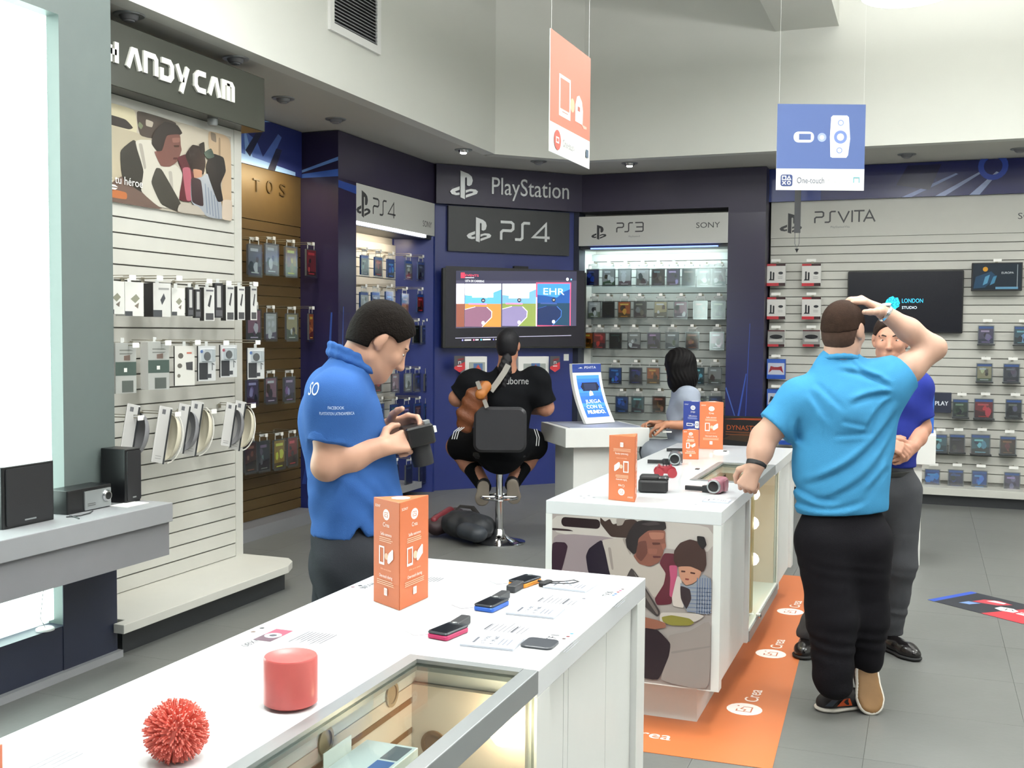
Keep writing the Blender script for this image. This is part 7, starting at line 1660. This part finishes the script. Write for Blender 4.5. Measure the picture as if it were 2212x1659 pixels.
B = Body(); B.ell(H5+UPV*.03, (.098, .108, .105), latv, hf, .03); B.chain([H5-hf*.035+UPV*.02, H5-hf*.045-UPV*.09, H5-hf*.03-UPV*.14], [.1, .098, .085], .04); B.chain([H5+latv*.06, H5+latv*.068-UPV*.12+hf*.01], [.06, .045], .04); B.chain([H5-latv*.06, H5-latv*.068-UPV*.12+hf*.01], [.06, .045], .04)
V, F = B.mesh(.007, disp=lambda X, Y, Z: .003*np.sin(190*X+160*Y+6*np.sin(20*Z)), cuts=[(H5+hf*.085, hf)]); skin('hair', mat('long_black_hair', '#0e0c0d', .6, var=.3, scale=60, spec=.12), P5, [(V, F)], 1)
M_GS = cloth('grey_cotton_shirt', '#8d94a2', .8)
B = Body(); B.cap(pel, J(1480, 925), .15, .148, .05, face, .82); B.cap(J(1480, 925), cst, .148, .145, .05, face, .82); B.cap(cst, nb-UPV*.005, .135, .07, .06, face, .82)
for sh, el in ((shA, elA), (shB, elB)): q = sh*.35+el*.65; B.cap(sh, q, .078, .072, .05, cut=[(q, nz(el-sh))]); B.cap(sh, cst, .08, .1, .05)
V, F = B.mesh(.008, disp=lambda X, Y, Z: .004*np.sin(45*Z+30*Y)); s5 = skin('shirt', M_GS, P5, [(V, F)], 1)
B = Body(); ring = [nb+UPV*.015+RGT*.062*math.cos(a)+AWY*.062*math.sin(a) for a in [2*math.pi*k/14 for k in range(15)]]
for k in range(14): B.cap(ring[k], ring[k+1], .012, .012, .008)
V, F = B.mesh(.006); skin('collar', M_GS, s5, [(V, F)], 1)
B = Body(); B.cap(pel, pel-UPV*.03, .13, .13, .05)
for a, b, c in ((hA, kA, aA), (hB, kB, aB)): B.chain([a, b, c], [.105, .085, .065], .04)
V, F = B.mesh(.009); skin('trousers', cloth('grey_trousers', '#7d828c'), P5, [(V, F)], 1)
for an in (aA, aB): g = A3((an[0], an[1], float(an[2])-.09)); foot_shoe('shoe', g-face*.06, g+face*.18, M_BLACKM, P5, ankle=an, res=.008)
band(None, wrA*.93+elA*.07, wrA-elA, .031, .008, M_BLACKM, 'bracelet', P5)
t = thing('phone', J(1440, 934, -.2), 'small white phone resting on the lap of the long-haired person', 'phone'); MB().rbox(.07, .035, .006, 0, .009, frame(J(1440, 934, -.2), tuple(RGT), V=tuple(AWY)), 3).build('shell', M_WHITEP, t)
sq = pel; st2 = thing('stool', (sq[0], sq[1], 0), 'plain dark stool under the long-haired seated person', 'stool'); sz5 = float(pel[2])-.14
MB().rbox(.36, .36, .08, sz5-.05, sz5, Matrix.Translation((sq[0], sq[1], 0)), 5, edge=.012).build('seat', M_BLACKM, st2, True)
MB().lathe([(.2, .001), (.2, .015), (.03, .03), (.028, sz5-.05)], 24, Matrix.Translation((sq[0], sq[1], 0))).build('pedestal', M_CHROME, st2, True)

# bags on the floor beside the stool
def soft_bag(name, pts, rs, col, label, f=.7, sub=None):
    t = thing(name, (float(np.mean([p[0] for p in pts])), float(np.mean([p[1] for p in pts])), 0), label, 'bag')
    B = Body(); B.chain(pts, rs, .05, UPV, f); V, F = B.mesh(.009, cuts=[(A3((0, 0, .002)), -UPV)], disp=lambda X, Y, Z: .008*np.sin(40*X+22*Z)*np.sin(37*Y+9*Z)); skin('shell', mat('nylon_'+col.strip('#'), col, .6, var=.3, scale=10), t, [(V, F)], 1); return t
g = lambda px, py, z: A3((onZ(px, py, 0).x, onZ(px, py, 0).y, z))
t = soft_bag('backpack', [g(995, 1165, .12), g(1030, 1172, .12)], [.15, .14], '#22252a', 'black backpack lying on the floor beside the stool base')
B = Body(); B.chain([g(1008, 1178, .11), g(1030, 1182, .10)], [.08, .08], .03, UPV, .8); V, F = B.mesh(.009); skin('front_pocket', mat('nylon_pocket', '#2c3138', .55, var=.3), t, [(V, F)], 1)
MB().tube([g(982, 1160, .2), g(993, 1158, .235), g(1020, 1162, .238), g(1032, 1168, .2)], .02, 8, flat=(0, 0, 1)).build('shoulder_strap', M_BLACKM, t, True)
t = soft_bag('duffel_bag', [g(945, 1160, .09), g(978, 1150, .12)], [.10, .11], '#3a2a2e', 'dark red and black bag slumped left of the black backpack')
B = Body(); B.chain([g(938, 1162, .14), g(972, 1152, .18)], [.03, .035], .02); V, F = B.mesh(.008); skin('red_panel', mat('red_nylon', '#7a2630', .5, var=.3), t, [(V, F)], 1)
